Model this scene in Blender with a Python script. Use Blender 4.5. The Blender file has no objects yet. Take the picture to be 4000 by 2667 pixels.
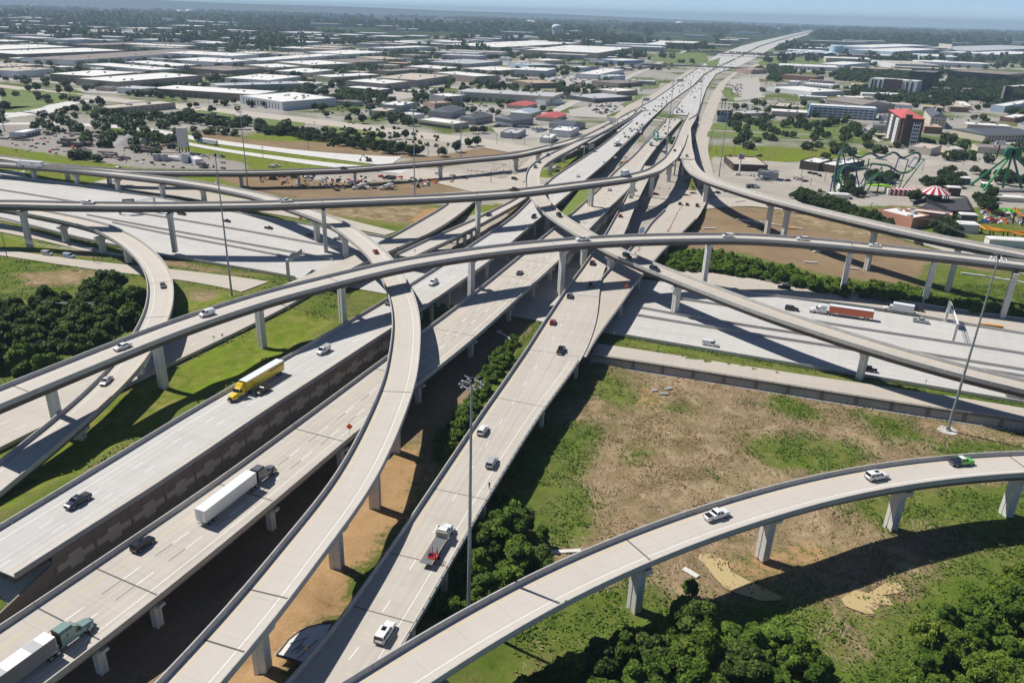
import bpy,bmesh,math,random
import numpy as np
from math import radians,sin,cos,pi
R=random.Random(7)
NP=np.random.RandomState(3)
sc=bpy.context.scene
COL=sc.collection
# ------------------------------------------------------------------ camera, sky, sun, exposure
CAM_H=108.0
FPX,PPX,PPY,IMW,IMH=2980.0,1935.0,1333.5,4000.0,2667.0
SLOPE,HY=0.0262,48.0
ROLL=math.atan(SLOPE)
PITCH=math.atan((PPY-(HY+SLOPE*(PPX-2000)))*cos(ROLL)/FPX)
FWD=np.array([0,cos(PITCH),-sin(PITCH)])
RGT=np.array([1.0,0,0]);UPV=np.cross(RGT,FWD)
CU=cos(ROLL)*RGT+sin(ROLL)*UPV
CV=-sin(ROLL)*RGT+cos(ROLL)*UPV
def at(x,y,z=0.0):
 """point of the real place seen at photo position x, y, at height z"""
 r=FWD+CU*(x-PPX)/FPX-CV*(y-PPY)/FPX
 return np.array([0,0,CAM_H])+r*((z-CAM_H)/r[2])
def proj(x,y,z=0.0):
 d=np.array([x,y,z-CAM_H]);k=d@FWD;return PPX+FPX*(d@CU)/k,PPY-FPX*(d@CV)/k
cam=bpy.data.cameras.new('camera')
camo=bpy.data.objects.new('camera',cam);COL.objects.link(camo)
from mathutils import Matrix,Vector
m=Matrix(((CU[0],CV[0],-FWD[0],0),(CU[1],CV[1],-FWD[1],0),(CU[2],CV[2],-FWD[2],CAM_H),(0,0,0,1)))
camo.matrix_world=m
cam.sensor_width=36.0;cam.lens=FPX/IMW*36.0
cam.shift_x=-(PPX-IMW/2)/IMW
cam.clip_start=1.0;cam.clip_end=60000.0
sc.camera=camo
SUN_EL=radians(52.0)
SH=radians(-28.5)
SD=Vector((cos(SH)*cos(SUN_EL),sin(SH)*cos(SUN_EL),-sin(SUN_EL)))
sun=bpy.data.lights.new('sun','SUN');sun.energy=5.0;sun.angle=radians(0.53);sun.color=(1.0,0.955,0.88)
suno=bpy.data.objects.new('sun',sun);COL.objects.link(suno)
suno.rotation_euler=SD.to_track_quat('-Z','Y').to_euler();suno.location=(-300,200,500)
w=bpy.data.worlds.new('World');sc.world=w;w.use_nodes=True
nt=w.node_tree;nt.nodes.clear()
sky=nt.nodes.new('ShaderNodeTexSky');sky.sky_type='NISHITA';sky.sun_disc=False
sky.sun_elevation=SUN_EL
sky.sun_rotation=math.atan2(-cos(SH),-sin(SH))
sky.air_density=0.36;sky.dust_density=0.0;sky.ozone_density=1.5;sky.altitude=100
bg=nt.nodes.new('ShaderNodeBackground');bg.inputs[1].default_value=0.115
wo=nt.nodes.new('ShaderNodeOutputWorld')
nt.links.new(sky.outputs[0],bg.inputs[0]);nt.links.new(bg.outputs[0],wo.inputs[0])
sc.view_settings.view_transform='Standard';sc.view_settings.look='None'
sc.view_settings.exposure=0.1;sc.view_settings.gamma=1.0;sc.view_settings.use_curve_mapping=False
sc.cycles.max_bounces=6;sc.cycles.diffuse_bounces=2;sc.cycles.glossy_bounces=2
sc.cycles.transparent_max_bounces=6;sc.cycles.volume_bounces=0
sc.cycles.use_denoising=True
# ------------------------------------------------------------------ mesh helpers
class MB:
 def __init__(s):s.v=[];s.f=[];s.uv=[];s.n=0;s.mi=[]
 def add(s,v,f,uv=None,mi=0):
  v=np.asarray(v,float).reshape(-1,3)
  s.v.append(v);s.f.extend([tuple(i+s.n for i in q)for q in f]);s.mi.extend([mi]*len(f))
  s.uv.append(np.zeros((len(v),2))if uv is None else np.asarray(uv,float));s.n+=len(v);return s
 def box(s,c,d,rz=0.0,top=(1,1),mi=0):
  x,y,z=[q/2 for q in d];t=top
  v=np.array([(-x,-y,-z),(x,-y,-z),(x,y,-z),(-x,y,-z),(-x*t[0],-y*t[1],z),(x*t[0],-y*t[1],z),(x*t[0],y*t[1],z),(-x*t[0],y*t[1],z)])
  if rz:v=v@np.array([(cos(rz),sin(rz),0),(-sin(rz),cos(rz),0),(0,0,1)])
  return s.add(v+np.array(c),[(3,2,1,0),(4,5,6,7),(0,1,5,4),(1,2,6,5),(2,3,7,6),(3,0,4,7)],mi=mi)
 def cyl(s,a,b,r0,r1=None,n=8,mi=0,cap=True):
  a=np.array(a,float);b=np.array(b,float);r1=r0 if r1 is None else r1
  d=b-a;d=d/(np.linalg.norm(d)+1e-9);p=np.array([0,0,1.0])if abs(d[2])<.9 else np.array([1.0,0,0])
  u=np.cross(d,p);u/=np.linalg.norm(u);w_=np.cross(d,u)
  an=[2*pi*i/n for i in range(n)]
  v=[a+r0*(u*cos(t)+w_*sin(t))for t in an]+[b+r1*(u*cos(t)+w_*sin(t))for t in an]
  f=[(i,i+n,(i+1)%n+n,(i+1)%n)for i in range(n)]
  if cap:f+=[tuple(range(n)),tuple(range(2*n-1,n-1,-1))]
  return s.add(v,f,mi=mi)
 def tube(s,pts,r,n=5,mi=0):
  for a,b in zip(pts[:-1],pts[1:]):s.cyl(a,b,r,n=n,mi=mi,cap=True)
  return s
 def prism(s,poly,z0,z1,mi=0):
  n=len(poly);a=sum(poly[i][0]*poly[(i+1)%n][1]-poly[(i+1)%n][0]*poly[i][1]for i in range(n))
  if a<0:poly=poly[::-1]
  v=[(p[0],p[1],z0)for p in poly]+[(p[0],p[1],z1)for p in poly]
  return s.add(v,[tuple(range(n-1,-1,-1)),tuple(range(n,2*n))]+[(i,(i+1)%n,(i+1)%n+n,i+n)for i in range(n)],mi=mi)
 def xprism(s,prof,y0,y1,mi=0):
  """profile in x,z extruded along y"""
  n=len(prof);v=[(p[0],y0,p[1])for p in prof]+[(p[0],y1,p[1])for p in prof]
  return s.add(v,[tuple(range(n)),tuple(range(2*n-1,n-1,-1))]+[(i,i+n,(i+1)%n+n,(i+1)%n)for i in range(n)],mi=mi)
 def sphere(s,c,r,n=8,k=5,mi=0,sz=1.0,half=False):
  v=[];f=[]
  for i in range(k+1):
   t=(pi/2 if half else pi)*i/k
   for j in range(n):
    p=2*pi*j/n;v.append((c[0]+r*sin(t)*cos(p),c[1]+r*sin(t)*sin(p),c[2]+r*sz*cos(t)))
  for i in range(k):
   for j in range(n):f.append((i*n+j,(i+1)*n+j,(i+1)*n+(j+1)%n,i*n+(j+1)%n))
  return s.add(v,f,mi=mi)
 def mesh(s,name,mats,smooth=False):
  me=bpy.data.meshes.new(name);V=np.concatenate(s.v)if s.v else np.zeros((0,3))
  me.from_pydata(V.tolist(),[],s.f)
  for mt in(mats if isinstance(mats,(list,tuple))else[mats]):me.materials.append(mt)
  if any(s.mi):me.polygons.foreach_set('material_index',s.mi)
  U=np.concatenate(s.uv)
  if np.any(U):
   l=me.uv_layers.new(name='UVMap');idx=np.empty(len(me.loops),int);me.loops.foreach_get('vertex_index',idx)
   l.data.foreach_set('uv',U[idx].ravel())
  if smooth:me.polygons.foreach_set('use_smooth',[True]*len(me.polygons))
  me.update();return me
def link(name,data,parent=None,loc=None,rz=0.0,mw=None):
 o=bpy.data.objects.new(name,data);COL.objects.link(o)
 if parent is not None:o.parent=parent
 if loc is not None:o.location=loc
 if rz:o.rotation_euler=(0,0,rz)
 return o
def obj(name,mb,mats,parent=None,loc=None,rz=0.0,smooth=False,label=None):
 o=link(name,mb.mesh(name,mats,smooth),parent,loc,rz)
 if label:o['label']=label
 return o
def tag(o,label,cat,group=None):
 o['label']=label;o['category']=cat
 if group:o['group']=group
 return o
def thing(name,label,cat,loc=(0,0,0),rz=0.0,group=None):return tag(link(name,None,None,loc,rz),label,cat,group)
def struct(o,kind='structure'):o['kind']=kind;return o
# ------------------------------------------------------------------ materials
MATS={}
def rgb(c):return(c[0],c[1],c[2],1)
def mat(name,col,rough=.8,var=.0,scale=.5,bump=0.0,metal=0.0,spec=.3,col2=None,coat=0.0,bscale=None,trans=0.0):
 if name in MATS:return MATS[name]
 M=bpy.data.materials.new(name);M.use_nodes=True;t=M.node_tree;b=t.nodes['Principled BSDF']
 b.inputs['Base Color'].default_value=rgb(col);b.inputs['Roughness'].default_value=rough;b.inputs['Metallic'].default_value=metal
 b.inputs['Specular IOR Level'].default_value=spec;b.inputs['Coat Weight'].default_value=coat
 if var or col2 or bump:
  g=t.nodes.new('ShaderNodeNewGeometry');n=t.nodes.new('ShaderNodeTexNoise');n.inputs['Scale'].default_value=scale;n.inputs['Detail'].default_value=6
  n.inputs['Roughness'].default_value=.65
  t.links.new(g.outputs['Position'],n.inputs['Vector'])
  if var or col2:
   c2=col2 or tuple(c*(1-var)for c in col);c1=col if col2 else tuple(min(1,c*(1+var))for c in col)
   r=t.nodes.new('ShaderNodeMapRange');r.inputs[1].default_value=.3;r.inputs[2].default_value=.7
   x=t.nodes.new('ShaderNodeMix');x.data_type='RGBA';x.inputs[6].default_value=rgb(c1);x.inputs[7].default_value=rgb(c2)
   t.links.new(n.outputs['Fac'],r.inputs[0]);t.links.new(r.outputs[0],x.inputs[0]);t.links.new(x.outputs[2],b.inputs['Base Color'])
  if bump:
   bn=t.nodes.new('ShaderNodeBump');bn.inputs['Strength'].default_value=bump;bn.inputs['Distance'].default_value=.3
   src=n
   if bscale:
    src=t.nodes.new('ShaderNodeTexNoise');src.inputs['Scale'].default_value=bscale;src.inputs['Detail'].default_value=4;t.links.new(g.outputs['Position'],src.inputs['Vector'])
   t.links.new(src.outputs['Fac'],bn.inputs['Height']);t.links.new(bn.outputs[0],b.inputs['Normal'])
 MATS[name]=M;return M
def nodes(M):return M.node_tree,M.node_tree.nodes['Principled BSDF']
def road_mat(name,base,dark,warm=0.0,streak=.55,lane=3.66,worn=.5):
 """concrete slab surface: u runs along the road in metres, v across; tined bands, wheel-path wear, stains, slab joints"""
 M=bpy.data.materials.new(name);M.use_nodes=True;t,b=nodes(M)
 N=lambda k:t.nodes.new(k);L=t.links.new
 uv=N('ShaderNodeUVMap');sp=N('ShaderNodeSeparateXYZ');L(uv.outputs[0],sp.inputs[0])
 def noise(su,sv,det=4,sc_=1.0):
  mp=N('ShaderNodeMapping');mp.inputs['Scale'].default_value=(su,sv,1);L(uv.outputs[0],mp.inputs[0])
  n=N('ShaderNodeTexNoise');n.inputs['Scale'].default_value=sc_;n.inputs['Detail'].default_value=det;n.inputs['Roughness'].default_value=.6;L(mp.outputs[0],n.inputs['Vector']);return n.outputs['Fac']
 def mth(op,a,c=None,cl=False):
  q=N('ShaderNodeMath');q.operation=op;q.use_clamp=cl
  for i,s in enumerate((a,c)):
   if s is None:continue
   if isinstance(s,(int,float)):q.inputs[i].default_value=s
   else:L(s,q.inputs[i])
  return q.outputs[0]
 def rng(s,a,c,d=0.0,e=1.0):
  q=N('ShaderNodeMapRange');q.inputs[1].default_value=a;q.inputs[2].default_value=c;q.inputs[3].default_value=d;q.inputs[4].default_value=e;L(s,q.inputs[0]);return q.outputs[0]
 long_=rng(noise(.012,.9,5),.38,.68)
 wp=mth('ABSOLUTE',mth('SINE',mth('MULTIPLY',sp.outputs[1],pi/(lane/2))))
 wheel=mth('MULTIPLY',rng(wp,.35,1.0),rng(noise(.02,.25,3),.3,.7))
 band=rng(noise(.35,.02,3),.35,.7)
 blot=rng(noise(.06,.1,5),.35,.7)
 f=mth('ADD',mth('MULTIPLY',long_,streak*.62),mth('MULTIPLY',wheel,worn*.5))
 f=mth('ADD',f,mth('MULTIPLY',band,.16));f=mth('ADD',f,mth('MULTIPLY',blot,.22),True)
 spots=rng(noise(.22,.35,6),.60,.72);tar=rng(noise(.004,1.6,2),.62,.68)
 f=mth('ADD',f,mth('MULTIPLY',spots,.22));f=mth('ADD',f,mth('MULTIPLY',tar,worn*.5),True)
 mx=N('ShaderNodeMix');mx.data_type='RGBA';mx.inputs[6].default_value=rgb(base);mx.inputs[7].default_value=rgb(dark);L(f,mx.inputs[0])
 jf=mth('FRACT',mth('DIVIDE',sp.outputs[0],9.0));jm=mth('LESS_THAN',jf,.018)
 jl=mth('LESS_THAN',mth('FRACT',mth('DIVIDE',mth('ADD',sp.outputs[1],1.2),lane)),.02)
 jj=mth('MAXIMUM',jm,jl)
 m2=N('ShaderNodeMix');m2.data_type='RGBA';L(mth('MULTIPLY',jj,.17),m2.inputs[0]);L(mx.outputs[2],m2.inputs[6]);m2.inputs[7].default_value=rgb(tuple(c*.45 for c in dark))
 L(m2.outputs[2],b.inputs['Base Color']);b.inputs['Roughness'].default_value=.85;b.inputs['Specular IOR Level'].default_value=.25
 MATS[name]=M;return M
road_mat('deck_concrete',(.56,.515,.455),(.36,.325,.285),streak=.45,worn=.35)
road_mat('ramp_concrete',(.57,.53,.475),(.42,.385,.345),streak=.25,worn=.15)
road_mat('freeway_concrete',(.60,.585,.56),(.40,.385,.365),streak=.6,worn=.55)
road_mat('frontage_concrete',(.53,.475,.405),(.37,.335,.29),streak=.35,worn=.35)
road_mat('new_concrete',(.66,.645,.61),(.52,.50,.47),streak=.2,worn=.1)
PARA=mat('parapet_concrete',(.46,.445,.42),.85,.12,.35)
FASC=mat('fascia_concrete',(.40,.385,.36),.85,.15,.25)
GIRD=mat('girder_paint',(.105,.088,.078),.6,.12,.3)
PIER=mat('pier_concrete',(.66,.645,.60),.85,.10,.6)
MSE=mat('wall_brown',(.27,.23,.195),.9,.12,.8)
MSEL=mat('wall_motif',(.52,.49,.45),.9,.08,.8)
WHITE=mat('marking_white',(.78,.78,.76),.7,.1,.6)
YELL=mat('marking_yellow',(.70,.50,.22),.7,.12,.6)
BLACKL=mat('marking_black',(.16,.155,.15),.8,.15,.5)
DARK=mat('joint_dark',(.10,.10,.10),.9)
STEEL=mat('galvanised_steel',(.42,.44,.46),.45,.08,1.0,metal=.55)
POLE=mat('mast_steel',(.33,.36,.40),.5,.05,.5,metal=.4)
WOOD=mat('pole_wood',(.11,.085,.065),.9)
# ------------------------------------------------------------------ ribbons: road alignments with width
def smooth_path(P,step=4.0,sig=9.0):
 P=np.asarray(P,float);d=np.r_[0,np.cumsum(np.hypot(np.diff(P[:,0]),np.diff(P[:,1])))]
 n=max(int(d[-1]/step),4);s=np.linspace(0,d[-1],n+1)
 Q=np.stack([np.interp(s,d,P[:,k])for k in range(3)],1)
 if sig>0:
  h=int(3*sig/(d[-1]/n))+1;k=np.exp(-.5*((np.arange(-h,h+1)*d[-1]/n)/sig)**2);k/=k.sum()
  pre=2*Q[0]-Q[1:h+1][::-1]if len(Q)>h else np.repeat(Q[:1],h,0)
  pos=2*Q[-1]-Q[-h-1:-1][::-1]if len(Q)>h else np.repeat(Q[-1:],h,0)
  E=np.concatenate([pre,Q,pos]);Q2=np.stack([np.convolve(E[:,c],k,'valid')for c in range(3)],1)
  Q2=Q2[:len(Q)];Q2[0]=Q[0];Q2[-1]=Q[-1];Q=Q2
 return Q
def tang(P):
 t=np.gradient(P[:,:2],axis=0);t/=np.linalg.norm(t,axis=1)[:,None]+1e-9;return t
class Rib:
 """centre line C (n,3), right-hand normal N (n,2), half width W (n)"""
 def __init__(s,C,W):
  s.C=C;t=tang(C);s.T=t;s.N=np.stack([t[:,1],-t[:,0]],1);s.W=np.broadcast_to(np.asarray(W,float),(len(C),)).copy()
  s.S=np.r_[0,np.cumsum(np.linalg.norm(np.diff(C,axis=0),axis=1))]
 def off(s,o,dz=0.0,i0=0,i1=None):
  """o: array or scalar lateral offset from centre (right positive)"""
  o=np.broadcast_to(np.asarray(o,float),(len(s.C),));P=s.C.copy();P[:,:2]+=s.N*o[:,None];P[:,2]+=dz;return P[i0:i1]
 def near(s,p):
  i=int(np.argmin(np.hypot(s.C[:,0]-p[0],s.C[:,1]-p[1])));return i
 def lat(s,p):
  i=s.near(p);return i,float((np.array(p[:2])-s.C[i,:2])@s.N[i])
def zs(pts,dz):
 return np.array([at(p[0],p[1],p[2]+dz)-np.array([0,0,dz])for p in pts])
def fillz(pts):
 """px points where some lack z: interpolate z along the line"""
 d=np.r_[0,np.cumsum([math.hypot(b[0]-a[0],b[1]-a[1])for a,b in zip(pts[:-1],pts[1:])])]
 k=[(d[i],p[2])for i,p in enumerate(pts)if len(p)>2]
 z=np.interp(d,[a for a,_ in k],[b for _,b in k]);return[(p[0],p[1],zz)for p,zz in zip(pts,z)]
def rib1(pts,width,side,dz=1.07,step=4.0,sig=9.0):
 """one traced edge (side 'L' or 'R' of the drawing direction) and a constant width"""
 E=smooth_path(zs(fillz(pts),dz),step,sig);t=tang(E);n=np.stack([t[:,1],-t[:,0]],1)
 C=E.copy();wv=np.broadcast_to(np.asarray(width,float),(len(E),));C[:,:2]+=n*(wv/2*(1 if side=='L' else-1))[:,None]
 return Rib(C,wv/2)
def rib2(L,Rr,dzl=1.07,dzr=1.07,step=4.0,sig=9.0):
 """both edges traced"""
 A=smooth_path(zs(fillz(L),dzl),step,sig);B=smooth_path(zs(fillz(Rr),dzr),step,sig)
 m=max(len(A),len(B));r=lambda P:np.stack([np.interp(np.linspace(0,1,m),np.linspace(0,1,len(P)),P[:,k])for k in range(3)],1)
 A=r(A);Bd=r(B)
 Bf=np.stack([np.interp(np.linspace(0,1,2000),np.linspace(0,1,len(B)),B[:,k])for k in range(3)],1)
 j=np.array([np.argmin(np.hypot(*(Bf[:,:2]-a[:2]).T))for a in A]);j=np.maximum.accumulate(j)
 Bq=Bf[j];C=(A+Bq)/2;W=np.hypot(*(A-Bq)[:,:2].T)/2
 W=np.convolve(np.pad(W,4,mode='edge'),np.ones(9)/9,'valid')
 return Rib(C,W)
def sweep(mb,paths,closed=True,S=None,vv=None,caps=True,mi=0):
 """paths: list of (n,3) arrays forming the profile ring"""
 k=len(paths);n=len(paths[0]);V=np.stack(paths,1).reshape(-1,3);f=[]
 for i in range(n-1):
  for j in range(k if closed else k-1):
   a=i*k+j;b=i*k+(j+1)%k;f.append((a,b,b+k,a+k))
 if closed and caps:f.append(tuple(range(k-1,-1,-1)));f.append(tuple((n-1)*k+j for j in range(k)))
 uv=None
 if S is not None:uv=np.stack([np.repeat(S,k),np.concatenate([[v[i]for v in vv]for i in range(n)])],1)
 return mb.add(V,f,uv,mi)
def sheet(rib,l,r,dz,mb=None,i0=0,i1=None):
 mb=mb or MB();l=np.broadcast_to(np.asarray(l,float),(len(rib.C),));r=np.broadcast_to(np.asarray(r,float),(len(rib.C),))
 S=rib.S[i0:i1];sweep(mb,[rib.off(r,dz,i0,i1),rib.off(l,dz,i0,i1)],False,S,[r[i0:i1]+rib.W[i0:i1],l[i0:i1]+rib.W[i0:i1]])
 return mb
def stripe(rib,o,wdt,dz,i0=0,i1=None,dash=None,mb=None):
 mb=mb or MB()
 if dash is None:return sheet(rib,np.asarray(o)-wdt/2,np.asarray(o)+wdt/2,dz,mb,i0,i1)
 o=np.broadcast_to(np.asarray(o,float),(len(rib.C),));on,per=dash[:2];ph=dash[2]if len(dash)>2 else 0
 i1=len(rib.C)-1 if i1 is None else i1;s=rib.S[i0]+ph
 P=rib.off(o,dz)
 while s+on<rib.S[i1]:
  q=np.array([[np.interp(x,rib.S,P[:,k])for k in range(3)]for x in(s,s+on)]);d=q[1]-q[0];d/=np.linalg.norm(d);nn=np.array([d[1],-d[0],0])*wdt/2
  mb.add([q[0]-nn,q[0]+nn,q[1]+nn,q[1]-nn],[(0,1,2,3)]);s+=per
 return mb
def dashes(rib,o,wdt,dz,dash,mtl,parent,name='lane_dash'):
 mb=stripe(rib,o,wdt,dz,0,None,dash)
 for v in mb.v:q=MB();q.add(v,[(0,1,2,3)]);obj(name,q,mtl,parent)
RIBS={}
def barrier(rib,o,h,parent=None,name='barrier',mtl=None,wb=.46,wt=.26,i0=0,i1=None,dz=0.0,sgn=0):
 mb=MB();o=np.broadcast_to(np.asarray(o,float),(len(rib.C),))
 sweep(mb,[rib.off(o+wb/2,dz,i0,i1),rib.off(o+wt/2,dz+h,i0,i1),rib.off(o-wt/2,dz+h,i0,i1),rib.off(o-wb/2,dz,i0,i1)])
 return obj(name,mb,mtl or PARA,parent)
# ------------------------------------------------------------------ elevated decks
def pier_meshes(hw,ht,cw,cd,capd):
 """column with sunk grooves and hammerhead cap; local x across the road, y along, z up"""
 c=MB();x,y=cw/2,cd/2;g=.12;q=x*.22
 pr=[(-x,-y),(-q,-y),(-q*.6,-y+g),(q*.6,-y+g),(q,-y),(x,-y),(x,-y*.3),(x-g,-y*.2),(x-g,y*.2),(x,y*.3),(x,y),(q,y),(q*.6,y-g),(-q*.6,y-g),(-q,y),(-x,y),(-x,y*.3),(-x+g,y*.2),(-x+g,-y*.2),(-x,-y*.3)]
 c.prism(pr,0,ht-capd+.01)
 k=MB();X=hw
 prof=[(-x,ht-capd),(x,ht-capd),(X,ht-capd*.55),(X,ht),(-X,ht),(-X,ht-capd*.55)]
 k.xprism(prof,-cd*.46,cd*.46)
 return c,k
def put_pier(parent,rib,bpx,bz,depth,frac=.62,cw=2.5,cd=1.9,capd=2.0,offs=None,label=None):
 p=at(bpx[0],bpx[1],bz);i,la=rib.lat(p)
 la=max(-rib.W[i]*.6,min(rib.W[i]*.6,la))if offs is None else offs
 c=rib.C[i];n=rib.N[i];loc=(c[0]+n[0]*la,c[1]+n[1]*la,bz)
 ht=c[2]-depth-bz-.02
 if ht<2.2:capd=min(capd,ht*.4)
 if ht<1.0:return i
 cm,km=pier_meshes(rib.W[i]*frac,ht,cw,cd,capd)
 a=math.atan2(n[1],n[0])
 co=obj('pier',cm,PIER,parent,loc,a)
 ko=obj('cap',km,PIER,co)
 for sx in(-.55,.55):
  b=MB();b.box((sx*rib.W[i]*frac,0,ht+.02),(1.0,.9,.3));obj('bearing',b,DARK,co)
 return i
def parapets(rib,parent,l=True,r=True,h=1.07,seg=12.0,i0=0,i1=None,inset=0.02,name='parapet'):
 i1=len(rib.C)if i1 is None else(i1 if i1>0 else len(rib.C)+i1);st=max(1,int(round(seg/(rib.S[-1]/(len(rib.S)-1)))))
 for s_,on in((-1,l),(1,r)):
  if not on:continue
  mb=MB();a=i0
  while a<i1-1:
   b=min(a+st,i1-1)
   ss=np.linspace(rib.S[a],rib.S[b],b-a+1);ss[-1]-=.07
   def P(o,dz):
    Q=rib.off(s_*(rib.W-o),dz);return np.stack([np.interp(ss,rib.S,Q[:,k])for k in range(3)],1)
   sweep(mb,[P(inset,-.02),P(inset,h),P(inset+.26,h),P(inset+.44,.3),P(inset+.46,-.02)]if s_>0 else[P(inset+.46,-.02),P(inset+.44,.3),P(inset+.26,h),P(inset,h),P(inset,-.02)])
   a=b
  obj(name,mb,PARA,parent)
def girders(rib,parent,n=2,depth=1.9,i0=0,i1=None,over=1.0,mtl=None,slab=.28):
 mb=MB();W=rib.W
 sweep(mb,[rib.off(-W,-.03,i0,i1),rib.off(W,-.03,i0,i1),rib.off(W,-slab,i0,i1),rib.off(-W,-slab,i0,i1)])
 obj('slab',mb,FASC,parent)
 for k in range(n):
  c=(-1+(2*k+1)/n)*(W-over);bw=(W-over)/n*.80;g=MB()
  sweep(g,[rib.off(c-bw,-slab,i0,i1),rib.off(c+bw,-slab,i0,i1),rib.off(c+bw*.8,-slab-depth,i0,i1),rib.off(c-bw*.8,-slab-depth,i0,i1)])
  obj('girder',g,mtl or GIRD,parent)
def deck_top(rib,parent,mtl,name='deck',i0=0,i1=None):
 o=obj(name,sheet(rib,-rib.W+.05,rib.W-.05,0.0,None,i0,i1),MATS[mtl],parent);return o
def joint(rib,parent,i,w_=.32,mtl=None):
 mb=MB();a=rib.off(-rib.W+.5,.008)[i];b=rib.off(rib.W-.5,.008)[i];t=np.append(rib.T[i],0)*w_/2
 mb.add([a-t,b-t,b+t,a+t],[(0,1,2,3)]);obj('expansion_joint',mb,mtl or DARK,parent)
def flyover(key,label,rib,mtl='ramp_concrete',ng=2,depth=1.9,piers=(),yl='L',joints=(),frac=.62,l=True,r=True,lines=True,cat='flyover ramp',i0=0,i1=None,cw=2.5,over=1.0,name='flyover_ramp'):
 t=thing(name,label,cat,tuple(rib.C[len(rib.C)//2]*(1,1,0)))
 t.location=(0,0,0);RIBS[key]=rib
 deck_top(rib,t,mtl,'deck',i0,i1);girders(rib,t,ng,depth,i0,i1,over);parapets(rib,t,l,r,i0=i0,i1=i1)
 if lines:
  sl=-1 if yl=='L' else 1
  obj('edge_line',stripe(rib,sl*(rib.W-1.5),.16,.006,i0,i1),YELL,t,label='faded yellow edge line')
  obj('edge_line',stripe(rib,-sl*(rib.W-2.3),.16,.006,i0,i1),WHITE,t,label='white edge line')
 for p in piers:
  i=put_pier(t,rib,p[:2],p[2],depth+.28+.15,frac,cw=cw,offs=(p[3]if len(p)>3 else None))
 for jx in joints:
  q=at(jx[0],jx[1],rib.C[rib.near(at(jx[0],jx[1],rib.C[len(rib.C)//2][2]))][2]);joint(rib,t,rib.near(q))
 return t
FZ=-1.0
# R1: near ramp, lower right
r1=rib1([(1180,2752,13.5),(1341,2658,13.5),(1586,2500),(1830.5,2361),(2100,2221),(2169,2188),(2455,2071),(2707,1980),(3025,1888),(3178.6,1851),(3382.8,1812),(3638,1779),(3850.7,1763),(4000,1757),(4180,1752,13.5)],9.1,'L')
flyover('near','nearest curved ramp crossing the lower right corner above the scrub',r1,'ramp_concrete',2,1.9,[(2480,2382,FZ),(2970,2179,FZ),(3449,2073,FZ),(3951,2017,FZ),(1700,2900,FZ)],'L',[(2500,2120),(3950,1800)])
# R2: S shaped ramp over the main lanes
r2=rib1([(480,2790,16.3),(611.5,2653,16.3),(888,2367),(1150,2047),(1282.6,1900),(1408,1680,16.2),(1502,1472),(1530,1306),(1534,1240,15.8),(1521,1153),(1491,1085),(1459,1027,15.3),(1425,983),(1340,910,13.8),(1255,859.5),(1144.6,820,12.4),(1000,768),(851,736,10.8),(638,703),(425,679,9.6),(213,656),(0,640,8.6),(-150,630,8.6)],9.0,'L')
flyover('sramp','long S shaped ramp sweeping over the main lanes and under both high flyovers',r2,'ramp_concrete',2,1.9,[(1001,2624,0,0),(1292,2259,0,0),(1460,1977,0,0),(1538,1761,0,0),(1640,1330,0,0),(1363,1003,0,0),(1196,950,0,0),(801,787,0),(634,772,0),(461,747,0),(298,721,0),(130,700,0)],'L',[(1250,2340),(1520,1540),(720,2450)])
# R4: long middle flyover
r4=rib1([(-160,1568,21.5),(0,1503,21.5),(187,1431),(434,1333),(659,1248),(1000,1139,22.3),(1293.5,1067),(1531.7,1011.5),(1808,969,22.6),(2000,946),(2255,923,22.4),(2510,911),(2850,907,21.7),(3000,913),(3297,937),(3638,973,21.5),(4000,1014,21.5),(4200,1040,21.5)],9.1,'L')
flyover('mid','long high flyover running from the left edge across the middle to the right edge',r4,'ramp_concrete',2,2.0,[(123,1691,2.5),(617,1521,3.5),(1012.8,1357,4.5),(1325,1249,4.5),(1804,1178,0),(2174,1155,0),(2744,1108,0),(3283,1142,0),(3610,1185,0),(3905,1250,0)],'R',[(95,1520),(1310,1090),(2180,950),(3320,960)])
# R5: upper flyover
r5=rib1([(-160,782,20.5),(0,778.6,20.5),(298,786),(638,788.5,22),(1000,784.5,23),(1340,772),(1723,757,23.6),(2000,739,23.3),(2212.7,712.7,22.3),(2425,687,20),(2532,659.5,18),(2595.5,614,14.5),(2629.5,566,11),(2657,502,6.5)],8.9,'L')
flyover('upper','highest flyover crossing the left half then curving onto the far freeway',r5,'ramp_concrete',2,2.0,[(108,972,1),(646.5,1010,1),(1272,1000,0),(1861,940,0),(2193.5,830,0),(2423,800,0),(2540,772,0),(2612,710,0)],'L',[(620,795),(1255,785),(1865,757),(2195,725)],i1=-12)
# R7: right flyover
r7=rib1([(2704,560,9.5),(2709,610,12.5),(2720,640,14),(2745,672,15.5),(2800,700,17),(2893,729,18.5),(3000,762,20),(3297.7,834,22),(3468,873,22.5),(3680,918,22.5),(4000,977,22.5),(4200,1012,22.5)],9.0,'L')
flyover('right','curved flyover sweeping past the amusement rides to the right edge',r7,'deck_concrete',2,2.0,[(2774,796,0),(3000,925,0),(3190,930,0),(3425,1051,0),(3731,1121,0)],'R',[],lines=True)
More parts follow.
